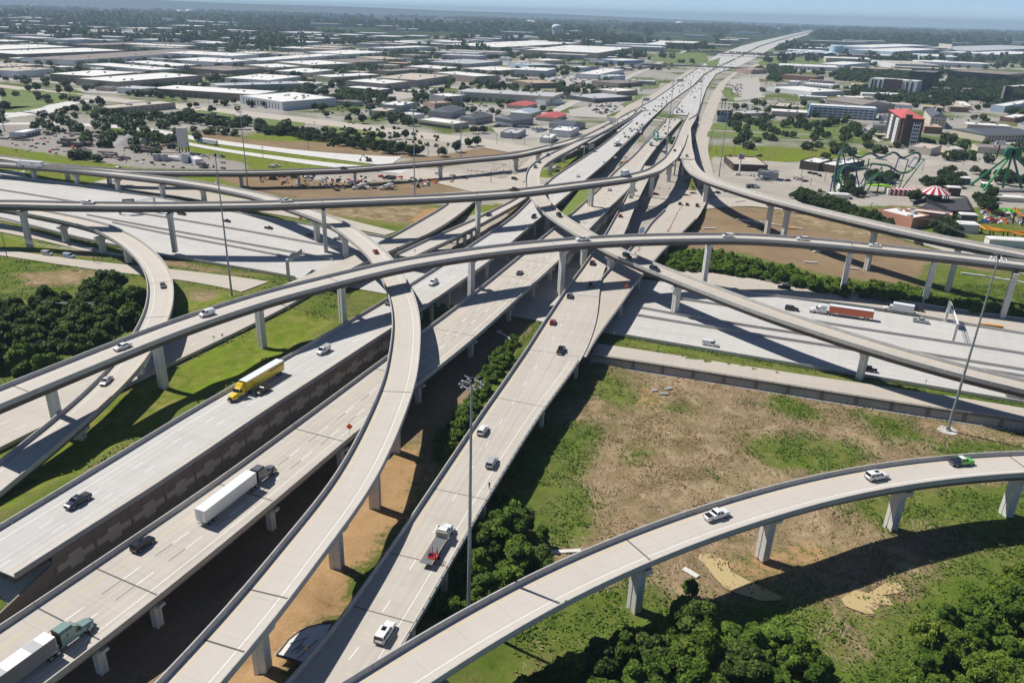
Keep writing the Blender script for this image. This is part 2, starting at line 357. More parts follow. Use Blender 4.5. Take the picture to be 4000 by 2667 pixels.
# R8: flyover from far freeway down to the right
r8=rib1([(2404,470,4),(2300,521,7),(2204,572,10),(2140,602,12),(2090,630,13),(2064,652),(2051,685,14),(2053,727.6),(2066,762),(2098,803,14.2),(2127.6,834),(2190,876),(2255,915),(2340,966,14),(2408,1000),(2553,1060),(2723,1127,13.8),(3000,1232),(3374,1354,13.3),(3723,1455),(4000,1521,12.5),(4200,1568,12)],8.9,'R')
flyover('cross','flyover that curves round and dives under the middle flyover to the lower right',r8,'deck_concrete',2,1.9,[(2237,588,0),(2180,632,0),(2148,686,0),(2068,790,0),(2135,905,0),(2270,1045,0),(2380,1075,3,0),(2640,1227,0),(3359,1489,0),(4050,1720,0)],'L',[(2130,850)])
# R9: left loop
r9=rib1([(-150,800,9.5),(0,809,10),(127,838,10.5),(212.7,853,11),(361.5,889),(468,947),(548.7,1024,12),(578.5,1102),(570,1195.5,12),(531.7,1280),(434,1425,11.5),(276.5,1574,10.5),(149,1676),(0,1792,9),(-160,1915,8)],8.9,'R')
flyover('loop','ramp curling down the left side beside the dark trees',r9,'ramp_concrete',2,1.9,[(255,947,1),(385,985,1.5),(504,1025,2),(640,1185,3,0),(470,1460,4,0),(150,1700,4,0)],'L',[(620,1105),(630,1230)])
# R10: far left ramp joining the far freeway
r10=rib1([(-150,600,8.5),(0,604,8.6),(213,638,9),(425,655),(510,661,9.3),(1000,664,9.3),(1340,653,10),(1638,630,10.5),(2000,598,10.5),(2170,559,9.5),(2297.7,521,7),(2374,482,4.5),(2409.7,465,3),(2453,441,1.2),(2504,415,.6)],9.0,'L')
flyover('farleft','long low ramp crossing the construction yard behind the high flyover',r10,'ramp_concrete',2,1.9,[(130,690,0),(298,700,0),(510,700,0),(735,692,0),(960,712,0),(1176,714,0),(1370,712.7,0),(1733.8,697.8,0),(2008,665,0),(2098,640,0)],'L',[],i1=-10)
# main lanes
r_sb=rib2([(-160,2140,8),(0,2042,8),(239.7,1900),(493,1748.7),(765.6,1578.6),(1085,1408),(1204,1340),(1425,1213,8),(1519,1157),(1702,1044.5),(1816.7,966),(2000,846.7,7.8),(2157,689,7.2),(2297,600,5.5),(2333,578,4.5),(2412,517,2.5),(2470,470,1)],
[(-160,2375,8),(0,2272,8),(205,2144.6),(313,2073.7),(660,1862),(1000,1622),(1255,1459.5),(1425,1344.6),(1531,1278.7),(1638,1212.5,8),(1791,1102),(1927,1010),(2000,943),(2123,840),(2251,733,7.2),(2382,622,5.5),(2422,580,4.5),(2497,510,2.5),(2560,448,1)],sig=14)
r_nb=rib2([(-140,2527,8),(0,2438,8),(359.5,2196),(636,2012),(821.8,1892),(1000,1757),(1212.7,1608),(1510,1384),(1685,1264,8),(1850,1140),(2000,1019),(2106,931.8),(2219,842),(2331.8,742,7.5),(2404,663,6.5),(2468,612,5),(2553,523,3),(2616,450,1)],
[(60,2752,8),(171,2667,8),(440,2477),(631,2318),(880,2112),(1125,1914),(1374,1693),(1608,1514.8,8),(1850,1323),(2000,1183),(2166,1032),(2212,988),(2297.7,897.8),(2416.8,775),(2460,735,7.5),(2515,640,5.6),(2560,580,4),(2614,520,2.5),(2660,470,1)],sig=14)
r_col=rib2([(1000,2815,6.3),(1121,2667,6.3),(1209,2580),(1307,2433),(1439,2252),(1625,1983),(1850.7,1646.6),(2000,1440),(2115,1263),(2212,1123),(2306,995.6),(2361.5,912.6),(2410,830,6.8),(2447,757,7.2),(2515,640,6)],
[(1420,2752,6.3),(1586,2501.7,6.3),(1732,2242),(1928,1900),(2000,1791),(2095,1632),(2200,1493),(2290,1374),(2338,1230),(2344,1095),(2370,1017),(2438,910.5),(2476,812.7,6.8),(2506,749,7),(2557,647,6)],sig=10)
r_br=rib2([(2232,1380,6.29),(2270,1260,6.29),(2331.8,1098),(2400,1030),(2455,978),(2519,908),(2538,872),(2595,817,4),(2632,770,1.2),(2660,735,.3)],
[(2292,1376,6.29),(2340,1303,6.29),(2416,1200),(2510,1068),(2595,966),(2663,906,5.6),(2731.6,838,4),(2761,783,1.2),(2785,735,.3)],sig=8)
def road_bridge(key,label,rib,mtl,l=True,r=True,ng=6,depth=1.3,i0=0,i1=None,name='highway_bridge',cat='highway bridge',nogird=None):
 t=thing(name,label,cat);RIBS[key]=rib;deck_top(rib,t,mtl,'deck',i0,i1)
 girders(rib,t,ng,depth,i0 if nogird is None else nogird[0],i1 if nogird is None else nogird[1],.5);parapets(rib,t,l,r,i0=i0,i1=i1);return t
def bent(parent,rib,ia,z0,depth=1.6,n=3,cw=1.1,frac=.9):
 c=rib.C[ia];nn=rib.N[ia];a=math.atan2(nn[1],nn[0]);h=c[2]-depth-z0
 if h<1.2:return
 k=MB();k.box((0,0,h-.55),(2*rib.W[ia]*frac,1.2,1.1));ko=obj('pier',k,PIER,parent,(c[0],c[1],z0),a)
 for q in range(n):
  x=(-1+2*q/(n-1))*rib.W[ia]*(frac-.08);m_=MB();m_.prism([(-cw/2+x,-cw/2),(-.12+x,-cw/2),(-.1+x,-cw/2+.1),(.1+x,-cw/2+.1),(.12+x,-cw/2),(cw/2+x,-cw/2),(cw/2+x,cw/2),(-cw/2+x,cw/2)],0,h-1.1);obj('column',m_,PIER,ko)
i_sb=r_sb.near(at(2410,560,3));i_nb=r_nb.near(at(2580,520,3))
t=road_bridge('sb','wide main carriageway carrying the yellow truck on a brown walled embankment',r_sb,'freeway_concrete')
W_=r_sb.W
obj('edge_line',stripe(r_sb,-W_+3.6,.16,.006,0,None),WHITE,t,label='white edge line');obj('edge_line',stripe(r_sb,W_-2.6,.16,.006,0,None),YELL,t,label='faded yellow edge line')
for o in(-W_+7.1,-W_+10.7):dashes(r_sb,o,.18,.006,(3.2,12.2),WHITE,t)
for q in[(1650,1250),(1730,1195),(1820,1135),(1905,1085),(1990,1020),(2080,920)]:bent(t,r_sb,r_sb.near(at(q[0],q[1],0)),0,1.65,4)
SB=t
t=road_bridge('nb','main carriageway on piers carrying the two white semi trailers',r_nb,'deck_concrete')
W_=r_nb.W
obj('edge_line',stripe(r_nb,-W_+4.2,.16,.006,0,None),YELL,t,label='faded yellow edge line');obj('edge_line',stripe(r_nb,W_-3.2,.16,.006,0,None),WHITE,t,label='white edge line')
for o in(-W_+7.8,-W_+11.3):
 dashes(r_nb,o,.2,.006,(4.2,12.2),WHITE,t);dashes(r_nb,o,.2,.006,(4.2,12.2,-4.4),BLACKL,t,'contrast_dash')
for q in[(390,2600),(648,2440),(1103,2066),(1380,1836),(1670,1581),(1848,1400),(1992,1260),(2105,1165),(2150,1100),(2215,1010),(2290,930)]:
 p=at(q[0],q[1],0);i=r_nb.near(p)
 for s_ in(-.55,.55):
  cm,km=pier_meshes(2.2,r_nb.C[i][2]-1.72,1.5,1.5,1.1);a=math.atan2(r_nb.N[i][1],r_nb.N[i][0]);c=r_nb.C[i];n_=r_nb.N[i]*s_*r_nb.W[i]*1.3
  co=obj('pier',cm,PIER,t,(c[0]+n_[0],c[1]+n_[1],0),a);obj('cap',km,PIER,co)
 joint(r_nb,t,i,.3)
t=road_bridge('col','collector road on short piers carrying the flatbed truck and white SUV',r_col,'deck_concrete',ng=5,r=False)
W_=r_col.W
obj('edge_line',stripe(r_col,-W_+1.8,.16,.006),YELL,t,label='faded yellow edge line')
ib=r_col.near(at(2240,1400,6.2));obj('edge_line',stripe(r_col,W_-3.0,.16,.006,0,ib),WHITE,t,label='white edge line')
dashes(r_col,-W_+6.2,.18,.006,(3.2,12.2),WHITE,t)
for q in[(1700,2560),(1830,2330),(1950,2060),(2127.6,1680),(2250,1480),(2330,1230),(2390,1045),(2455,905),(2490,830)]:
 i=r_col.near(at(q[0],q[1],FZ));bent(t,r_col,i,FZ,1.65,3);joint(r_col,t,i,.22)
COLL=t
# low rail with posts on the right of the collector road
def rail_edge(parent,rib,s_,i0=0,i1=None,inset=.05):
 i1=len(rib.C)if i1 is None else i1
 b=MB();sweep(b,[rib.off(s_*(rib.W-inset-.3),-.01,i0,i1),rib.off(s_*(rib.W-inset-.3),.55,i0,i1),rib.off(s_*(rib.W-inset),.55,i0,i1),rib.off(s_*(rib.W-inset),-.01,i0,i1)]);obj('curb_wall',b,PARA,parent)
 q=MB();sweep(q,[rib.off(s_*(rib.W-inset-.22),.8,i0,i1),rib.off(s_*(rib.W-inset-.22),1.05,i0,i1),rib.off(s_*(rib.W-inset-.1),1.05,i0,i1),rib.off(s_*(rib.W-inset-.1),.8,i0,i1)]);obj('rail',q,STEEL,parent)
 p=MB();s=rib.S[i0]
 while s<rib.S[i1-1]:
  c=[np.interp(s,rib.S,rib.off(s_*(rib.W-inset-.14))[:,k])for k in range(3)];p.box((c[0],c[1],c[2]+.72),(.22,.22,.5));s+=3.0
 obj('rail_post',p,STEEL,parent)['kind']='stuff'
rail_edge(COLL,r_col,1,0,ib)
t=road_bridge('br','branch road with orange drums forking off to the signal crossing',r_br,'frontage_concrete',ng=4,l=False,r=False,nogird=(0,r_br.near(at(2660,830,4))))
ia=r_br.near(at(2331,1140,6.2));rail_edge(t,r_br,1,0,r_br.near(at(2690,850,4)));parapets(r_br,t,True,False,i0=ia,i1=r_br.near(at(2600,815,4)))
for q in[(2420,1230),(2480,1130),(2590,1000)]:bent(t,r_br,r_br.near(at(q[0],q[1],0)),0,1.65,3)
# brown retaining wall under the main carriageway
def motif_wall(rib,i0,i1,npan,label,ztop,zbot,zc,name='retaining_wall'):
 wl=thing(name,label,'retaining wall');E_=rib.off(rib.W-.1,-.3);S_=rib.S;sl=np.linspace(S_[i0],S_[i1],npan+1)
 def wallbox(mb,s0,s1,z0,z1,o0,o1):
  P=[np.array([np.interp(s_,S_,E_[:,k])for k in range(3)])for s_ in(s0,s1)];n=np.append(rib.N[int(np.searchsorted(S_,(s0+s1)/2).clip(0,len(S_)-1))],0);v=[]
  for zz in(z0,z1):
   for p,oo in((P[0],o0),(P[1],o0),(P[1],o1),(P[0],o1)):q=p+n*oo;v.append((q[0],q[1],zz))
  mb.add(v,[(3,2,1,0),(4,5,6,7),(0,1,5,4),(1,2,6,5),(2,3,7,6),(3,0,4,7)])
 for k in range(npan):
  s0,s1=sl[k]+.06,sl[k+1]-.06;b=MB();wallbox(b,s0,s1,zbot,ztop,-.3,.12);pn=obj('panel',b,MSE,wl);L_=s1-s0;g=MB();u=L_/10
  for q in range(1,3):wallbox(g,s0+L_*q/3-.03,s0+L_*q/3+.03,zbot,ztop-.1,.1,.135)
  for q in(2.2,4.4,6.2):wallbox(g,s0,s1,q-.02,q+.02,.1,.133)
  obj('panel_seam',g,mat('seam',(.12,.10,.09),.9),pn);mo=MB()
  wallbox(mo,s0+.4*u,s0+3.4*u,zc-.75,zc+.75,.1,.17);wallbox(mo,s0+3.4*u,s0+6.8*u,zc-1.75,zc+1.75,.1,.17);wallbox(mo,s0+6.8*u,s0+9.7*u,zc-.75,zc+.75,.1,.17);obj('motif',mo,MSEL,pn)
  p=MB();wallbox(p,sl[k]-.22,sl[k]+.22,zbot,ztop-.3,.1,.26);obj('pilaster',p,MSE,wl)
 return wl
ws=r_sb.near(at(205,2144,8));we=r_sb.near(at(1585,1246,8))
wl=motif_wall(r_sb,ws,we,15,'dark brown retaining wall with a row of pale stepped motifs',7.6,-.8,4.1)
i0=r_nb.near(at(2150,1000,8));i1=r_nb.near(at(2370,755,7.5));motif_wall(r_nb,i0,i1,7,'smaller brown retaining wall with stepped motifs below the tan lanes beyond the middle flyover',6.9,-.5,3.9)
# wing wall stepping down under the near deck end
pb=r_sb.off(r_sb.W-.1,0)[ws];tt=np.append(r_sb.T[ws],0);nn=np.append(r_sb.N[ws],0);k=MB();v=[]
for o_ in(-.3,.12):v+=[pb+nn*o_+(0,0,-9),pb+nn*o_+(0,0,-2.0),pb-tt*27+nn*o_+(0,0,-8.4),pb-tt*27+nn*o_+(0,0,-9)]
k.add(v,[(0,1,2,3),(7,6,5,4),(1,5,6,2)]);obj('wing_wall',k,MSE,wl)
k=MB();pa=r_sb.off(-r_sb.W,0)[ws];k.add([pa+(0,0,-1.8),pb+(0,0,-1.8),pb-tt*9+(0,0,-8),pa-tt*9+(0,0,-8)],[(0,1,2,3)]);obj('abutment_slope',k,FASC,wl)
# ------------------------------------------------------------------ at-grade roads (sheets a little above the ground)
ATG=[]
def grade_road(key,name,rib,mtl,dz=.0,lines=()):
 RIBS[key]=rib;o=struct(obj(name,sheet(rib,-rib.W,rib.W,dz),MATS[mtl]));ATG.append(rib);return o
# I-30 freeway
r_i30=rib2([(-300,640,0),(0,687,0),(298,723),(638,776.5),(1042,855),(1255,889),(1540,940),(2000,1010),(2560,1100),(3000,1157),(3446,1210),(3680,1256),(4000,1310),(4250,1352,0)],
[(-300,800,0),(0,855,0),(340,940),(659,1004),(1000,1059),(1153,1085),(1700,1180),(2442,1315),(2765,1370),(3000,1410),(3340,1466),(3680,1523),(4000,1578),(4250,1620,0)],0,0,6,25)
grade_road('i30','freeway',r_i30,'freeway_concrete',.02)
def line_rib(pts,sig=12,step=5):return Rib(smooth_path(zs(fillz(pts),0),step,sig),.3)
for nm,lb,pts in[
('barrier','concrete barrier along the far edge of the freeway on the left',[(-200,655,0),(0,687),(298,723),(638,776.5),(1042,855),(1255,889),(1540,935,0)]),
('barrier','upper left median barrier fading out behind the highest flyover',[(0,744,0),(255,785),(500,830),(640,851),(1000,912),(1404,987,0)]),
('barrier','middle of the three parallel barriers on the left freeway lanes',[(340,842,0),(404,855),(612,893.5),(851,936),(1187,996),(1300,1018,0)]),
('barrier','lowest of the three parallel barriers on the left freeway lanes',[(440,872,0),(480,881),(680,923),(1000,983),(1127,1008,0)]),
('barrier','concrete barrier along the near edge of the freeway on the left',[(-200,815,0),(0,853),(340,940),(659,1004),(1000,1059),(1153,1087,0)]),
('barrier','barrier between the orange truck lanes and the tan ramp',[(2580,1098,0),(3000,1157),(3446,1209),(3680,1254),(4000,1307),(4200,1342,0)]),
('barrier','median barrier just below the orange trailer',[(2620,1165,0),(2900,1206),(3191,1262),(3425,1298),(3680,1336),(4000,1385),(4200,1418,0)]),
('barrier','upper of the two barriers passing under the diving flyover',[(2506,1206,0),(2672,1238),(3000,1289),(3170,1314),(3400,1350),(3608,1385),(3782,1414),(4000,1449,0)]),
('barrier','lower of the two barriers passing under the diving flyover',[(2489,1235,0),(2765,1281),(3000,1319),(3297,1364),(3600,1412),(3901,1457),(4100,1490,0)]),
('barrier','barrier between the white van lanes and the green verge',[(2442,1315,0),(2765,1370),(3000,1410),(3340,1466),(3680,1523),(4000,1578),(4200,1612,0)]),
]:
 rb=line_rib(pts);o=barrier(rb,0,1.05,None,nm,PARA,.62,.26,dz=.02);tag(o,lb,'barrier','freeway barriers')
fl=RIBS['i30']
# dashes and the long dark tyre seams of the freeway lanes
def px_line(pts,wdt,dash=None,z=0.0,dz=.03):return stripe(line_rib([(p[0],p[1],z)for p in pts],20),0,wdt,dz,dash=dash)
mk=MB();mkb=MB()
for pts in[[(2480,1290),(2765,1338),(3000,1378),(3340,1432),(3680,1488),(4000,1545)],[(2470,1305),(2765,1355),(3000,1394),(3340,1450),(3680,1506),(4000,1562)],[(2500,1268),(2765,1318),(3000,1356),(3340,1410),(3680,1466),(4000,1523)],
[(3000,1190),(3446,1250),(3680,1290),(4000,1342)],[(3000,1208),(3446,1267),(3680,1308),(4000,1360)],[(3000,1255),(3446,1320),(3800,1378),(4000,1412)]]:
 q=px_line(pts,.16,(3.0,12.2));mk.v+=q.v;mk.uv+=q.uv;mk.f+=[tuple(i+mk.n for i in f)for f in q.f];mk.mi+=q.mi;mk.n+=q.n
for pts in[[(0,705),(298,742),(638,796),(1042,872)],[(0,722),(298,762),(638,818),(1042,890)],[(0,770),(300,820),(600,875),(1000,945),(1300,1000)],[(300,875),(659,945),(1000,1010)],[(0,825),(340,905),(659,970),(1000,1030)]]:
 q=px_line(pts,.16,(3.0,12.2));mk.v+=q.v;mk.uv+=q.uv;mk.f+=[tuple(i+mk.n for i in f)for f in q.f];mk.mi+=q.mi;mk.n+=q.n
o=obj('lane_dashes',mk,WHITE);struct(o)
# right upper road (white box truck)
r_u=rib2([(2350,1000,0),(2565,1030,0),(3000,1098),(3212,1131),(3468,1172),(3723,1213),(4000,1252),(4250,1290,0)],[(2350,1060,0),(2565,1085,0),(3000,1146),(3200,1172),(3446,1203),(3680,1247),(4000,1300),(4250,1340,0)],0,0,5,15)
grade_road('upper_road','ramp_road',r_u,'frontage_concrete',.06)
rb=line_rib([(2990,1100,0),(3212,1130),(3468,1171),(3723,1211),(4000,1250),(4200,1280,0)]);tag(barrier(rb,0,.9,None,'barrier',PARA,.5,.25,dz=.06),'low barrier between the tan ramp and the green hedge','barrier','freeway barriers')
# right lower frontage on a retaining wall
Zl=1.6
r_l=rib2([(2330,1340,Zl),(2425,1353,Zl),(3000,1443),(3382,1498),(3680,1541),(3850,1562),(4000,1590),(4250,1640,Zl)],[(2230,1372,Zl),(2289,1381,Zl),(2404,1397),(3000,1489),(3425,1559),(3680,1598),(4000,1641),(4250,1680,Zl)],0,.6,5,15)
RIBS['low_road']=r_l;ATG.append(r_l);struct(obj('frontage_road',sheet(r_l,-r_l.W,r_l.W,.0),MATS['frontage_concrete']))
rwl=thing('retaining_wall','pale panelled retaining wall with dark pilasters below the frontage road','retaining wall')
b=MB();iA=r_l.near(at(2300,1380,Zl));sweep(b,[r_l.off(r_l.W+.05,-.05,iA),r_l.off(r_l.W+.45,-.05,iA),r_l.off(r_l.W+.45,.62,iA),r_l.off(r_l.W+.05,.62,iA)]);obj('coping',b,mat('coping_brown',(.20,.175,.15),.9,.1,.6),rwl)
b=MB();sweep(b,[r_l.off(r_l.W+.1,-3.2,iA),r_l.off(r_l.W+.4,-3.2,iA),r_l.off(r_l.W+.4,-.05,iA),r_l.off(r_l.W+.1,-.05,iA)]);obj('wall_face',b,mat('wall_pale',(.37,.36,.33),.9,.1,.8),rwl)
b=MB();sweep(b,[r_l.off(r_l.W+.4,-2.75,iA),r_l.off(r_l.W+1.3,-2.75,iA),r_l.off(r_l.W+1.3,-2.5,iA),r_l.off(r_l.W+.4,-2.5,iA)]);obj('footing_strip',b,MATS['new_concrete'],rwl)
b=MB();sweep(b,[r_l.off(r_l.W+.3,.62,iA),r_l.off(r_l.W+.4,.62,iA),r_l.off(r_l.W+.4,.95,iA),r_l.off(r_l.W+.3,.95,iA)]);
q_=MB();s=r_l.S[iA];k=0
while s<r_l.S[-1]-1:
 i=int(np.searchsorted(r_l.S,s));c=r_l.off(r_l.W+.36)[i];a=math.atan2(r_l.T[i][1],r_l.T[i][0])
 if k%3==0:p=MB();p.box((0,0,-1.6),(1.1,.5,3.3));obj('pilaster',p,MATS['coping_brown'],rwl,tuple(c),a)
 q_.box((c[0],c[1],c[2]+.85),(.12,.12,.5));s+=3.3;k+=1
q2=MB();sweep(q2,[r_l.off(r_l.W+.28,.95,iA),r_l.off(r_l.W+.44,.95,iA),r_l.off(r_l.W+.44,1.1,iA),r_l.off(r_l.W+.28,1.1,iA)]);obj('rail',q2,STEEL,rwl);obj('rail_post',q_,STEEL,rwl)['kind']='stuff'
# left frontage along the trees
r_fl=rib2([(-200,950,1.5),(0,974,1.5),(361,1021),(680,1051,2),(1000,1092,3),(1060,1100,3.5)],[(-200,972,1.5),(0,996,1.5),(353,1052),(570,1077),(680,1090,2),(900,1122,3),(960,1150,3.5)],0,0,5,12)
grade_road('fl','frontage_road',r_fl,'frontage_concrete',.05)
# left slip road beside the frontage (in the flyover's shade)
r_sl=rib2([(-150,845,.3),(0,868,.3),(200,925),(430,985),(600,1010,.4)],[(-150,880,.3),(0,905,.3),(150,935),(380,993),(600,1014,.4)],0,0,5,10)
grade_road('sl','slip_road',r_sl,'frontage_concrete',.04)
# S1 frontage road going down the left, becoming the bridge over the freeway
r_s1=rib2([(1812,752,.2),(1775,775,.6),(1718.8,815,3),(1480,951,6),(1389,989,6.2),(1102,1108,6.2),(900,1185,5.6),(650,1295,4.6),(300,1452,4.2),(0,1600,4),(-200,1695,4)],
[(1905,752,.2),(1870,775,.6),(1812.5,829,3),(1723,893,5),(1600,955,6),(1380,1045,6.2),(1290,1105,6.2),(1153,1195,5.8),(1000,1270,5.2),(629.5,1447,4.4),(340,1590,4.2),(106,1706,4),(0,1757,4),(-200,1860,4)],.8,.1,5,14)
iA,iB=r_s1.near(at(1770,800,2)),r_s1.near(at(1190,1130,6))
t=road_bridge('s1','frontage bridge with rails dropping down the left beside the mown bank',r_s1,'deck_concrete',True,False,5,1.3,nogird=(iA,iB));S1=t
for q in[(1310,1180),(1390,1150),(1440,1130),(1560,1030)]:bent(t,r_s1,r_s1.near(at(q[0],q[1],0)),0,1.65,4)
for q in(.33,.66):dashes(r_s1,-r_s1.W+2*r_s1.W*q,.16,.012,(3.0,12.2),WHITE,t)
parapets(r_s1,t,False,True,i0=iA,i1=r_s1.near(at(1560,985,6.2)))
ATG.append(Rib(r_s1.C[iB:],r_s1.W[iB:]))
# S2b exit ramp between frontage bridge and main lanes
r_x=rib2([(1544,990,6.3),(1723,906,6.5),(1850,852,6.6),(2000,778,5),(2066,735,2.5),(2100,705,.8)],[(1625,998,6.3),(1808,914,6.5),(2000,812,5),(2066,772,2.8),(2130,725,.8)],1.07,.8,4,8)
t=road_bridge('exit','narrow exit ramp carrying the lone dark car beside the frontage bridge',r_x,'ramp_concrete',True,True,3,1.3)
for q in[(1780,955),(1815,940)]:bent(t,r_x,r_x.near(at(q[0],q[1],0)),0,1.65,3)
# abutment wedge of the frontage bridge
# crossing street under the far end of the bridges, and the SB frontage + cones
cr=rib2([(1560,655,.15),(1700,668),(1900,690),(2100,722),(2400,765),(2640,770),(2900,772),(3100,800,.15)],[(1560,700,.15),(1700,712),(1840,752),(1960,772),(2100,790),(2400,850),(2560,800),(2760,800),(2900,800),(3000,812,.15)],0,0,5,10)
grade_road('street','crossing_street',cr,'frontage_concrete',.05)
# far freeway: SB, NB and frontage roads running to the horizon
far_sb=rib2([(2412,517,2.5),(2470,455,1),(2504,416,.3),(2545,396,.2),(2624,342,.15),(2676,300,.1),(2740,258,.1),(2800,214,.1),(2836,202,.1),(2895,180,.1),(2957,164,.1),(3010,152,.1),(3060,141,.1),(3120,128,.1),(3172,118,.1)],
[(2497,510,2.5),(2555,456,1),(2611,404,.3),(2708,335,.15),(2749,292,.1),(2785,272,.1),(2830,250,.1),(2869,231,.1),(2915,205,.1),(2960,182,.1),(3000,169,.1),(3035,158,.1),(3075,147,.1),(3130,132.5,.1),(3178,121,.1)],.5,.5,12,20)
grade_road('far_sb','far_freeway',far_sb,'freeway_concrete',.05)
far_nb=rib2([(2590,520,1),(2616,450,.9),(2640,420,.3),(2715,338,.15),(2755,294,.1),(2790,274,.1),(2835,252,.1),(2874,233,.1),(2922,207,.1),(2966,184,.1),(3005,171,.1),(3040,160,.1),(3080,148.5,.1),(3136,133.5,.1),(3183,121.5,.1)],
[(2706,520,1.4),(2712,490,1.4),(2718,463,1.3),(2731,425,1.0),(2759,346,.3),(2797,290,.15),(2858,268,.1),(2905,250,.1),(2940,232,.1),(2975,212,.1),(3010,192,.1),(3045,175,.1),(3095,156,.1),(3150,138,.1),(3195,124,.1)],.5,.5,12,14)
i5=far_nb.near(at(2668,452,1))
rg_=Rib(far_nb.C[i5:],far_nb.W[i5:]);grade_road('far_nb','far_freeway',rg_,'freeway_concrete',.05)
# shared deck where the upper and right flyovers land
land=rib2([(2600,608,14),(2626.5,565,11),(2657,501,6.5),(2668,480,4.5),(2690,440,1.5)],[(2719,640,14),(2703,572,11),(2698,499,6.2),(2718,463,4),(2731,425,1.4)],1.0,1.0,4,5)
t=road_bridge('land','broad sloping deck where two flyovers meet above the signal crossing',land,'deck_concrete',ng=5,depth=1.5)
bent(t,land,2,0,1.9,4);bent(t,land,len(land.C)//3,0,1.9,4)
# deck where the far left ramp and the crossing flyover meet
land2=rib2([(2215,545,8.8),(2297.7,521,7),(2409.7,466,3),(2453,441,1.2),(2490,422,.6)],[(2258,582,9),(2322,553,7),(2407,499,3),(2470,462,1.2),(2510,432,.6)],1.0,1.0,5,8)
t=road_bridge('land2','sloping deck where the far left ramp and the crossing flyover merge',land2,'ramp_concrete',ng=3,depth=1.5)
for q in(1,len(land2.C)//3,len(land2.C)//2):bent(t,land2,q,0,1.9,3)
r_fe=rib2([(2722,770,.1),(2725,690),(2712,600),(2720,537),(2741,460),(2762,410),(2787,358),(2812,323),(2845,300),(2865,285),(2890,275),(2960,250,.1)],[(2795,760,.1),(2790,690),(2772,620),(2764,580),(2778,499),(2791,448),(2819,379),(2832,333),(2862,300),(2885,285),(2905,278),(2970,254,.1)],0,0,8,14)
grade_road('fe','frontage_road',r_fe,'frontage_concrete',.05)
r_fw=rib2([(1870,740,.1),(1990,690),(2080,610),(2200,548),(2300,502),(2369,478),(2422,436),(2450,412),(2510,388),(2535,378),(2620,322),(2680,281),(2742,255,.1)],[(1990,740,.1),(2080,690),(2150,620),(2240,560),(2330,510),(2400,470),(2450,440),(2500,415),(2542,396),(2620,343),(2690,292),(2745,262,.1)],0,0,8,14)
grade_road('fw','frontage_road',r_fw,'frontage_concrete',.04)
# far barriers
for lb,pts in[('long median barrier of the far freeway between the two directions of traffic',[(2422,580,4.5),(2497,510,2.5),(2555,456,1),(2611,404,.3),(2708,335),(2749,292),(2785,272),(2869,231,.1)]),
('left edge barrier of the far freeway',[(2470,453,1),(2504,416,.3),(2545,396),(2624,342),(2676,300),(2742,257,.1)]),
('short barrier splitting the far lanes above the grass median',[(2499,580,4),(2553,515,2.5),(2616,450,.6),(2658,399,.3)]),
('right edge barrier of the far freeway above the tan embankment',[(2690,470,3.5),(2718,452,3),(2731,425,1.5),(2759,346,.4),(2797,290),(2858,268,.2)])]:
 tag(barrier(line_rib(pts,10,8),0,1.1,None,'barrier',FASC,.6,.3),lb,'barrier','freeway barriers')
# upper-left road and ramp by the yard
r_ul=rib2([(320,690,.1),(640,720),(1000,786),(1272,836),(1545,905,.1)],[(420,735,.1),(700,770),(1030,830),(1272,872),(1540,925,.1)],0,0,6,12);grade_road('ul','ramp_road',r_ul,'frontage_concrete',.05)
# the new lanes beyond the yard: two pale strips
r_n1=rib2([(-100,483,.1),(200,478),(420,487),(600,503),(800,540),(1000,568),(1250,596),(1500,612),(1640,618,.1)],[(-100,490,.1),(200,486),(420,497),(590,515),(790,555),(1000,583),(1250,615),(1450,640,.1)],0,0,8,16);grade_road('n1','new_road',r_n1,'new_concrete',.05)
r_n2=rib2([(560,520,.1),(790,568),(1000,600),(1250,632),(1500,655),(1700,668,.1)],[(550,527,.1),(790,580),(1000,612),(1250,650),(1500,672),(1700,690,.1)],0,0,8,16);grade_road('n2','new_road',r_n2,'new_concrete',.05)
# avenue on the left running behind the green strips, and the curved connector
r_av=rib2([(-100,322,.1),(0,330),(210,356),(420,380),(640,402),(900,428),(1100,450),(1300,472),(1600,512),(1900,542),(2090,580,.1)],[(-100,332,.1),(0,342),(210,370),(420,396),(640,420),(900,449),(1100,470),(1300,496),(1600,535),(1850,570),(2050,606,.1)],0,0,10,20);grade_road('av','avenue',r_av,'frontage_concrete',.05)
r_cv=rib2([(-60,440,.1),(60,436),(160,420),(240,395),(330,385,.1)],[(-60,470,.1),(40,478),(190,478),(205,450),(250,420),(330,398,.1)],0,0,8,10);grade_road('cv','connector_road',r_cv,'new_concrete',.06)
r_rr=rib2([(2700,812,.1),(2900,770),(3080,770),(3150,790),(3330,845),(3500,895),(3700,960),(3850,1005),(4050,1060,.1)],[(2700,822,.1),(2900,800),(3000,815),(3120,830),(3300,872),(3500,925),(3660,970),(3850,1030),(4050,1085,.1)],0,0,6,12);grade_road('rr','park_road',r_rr,'frontage_concrete',.04)
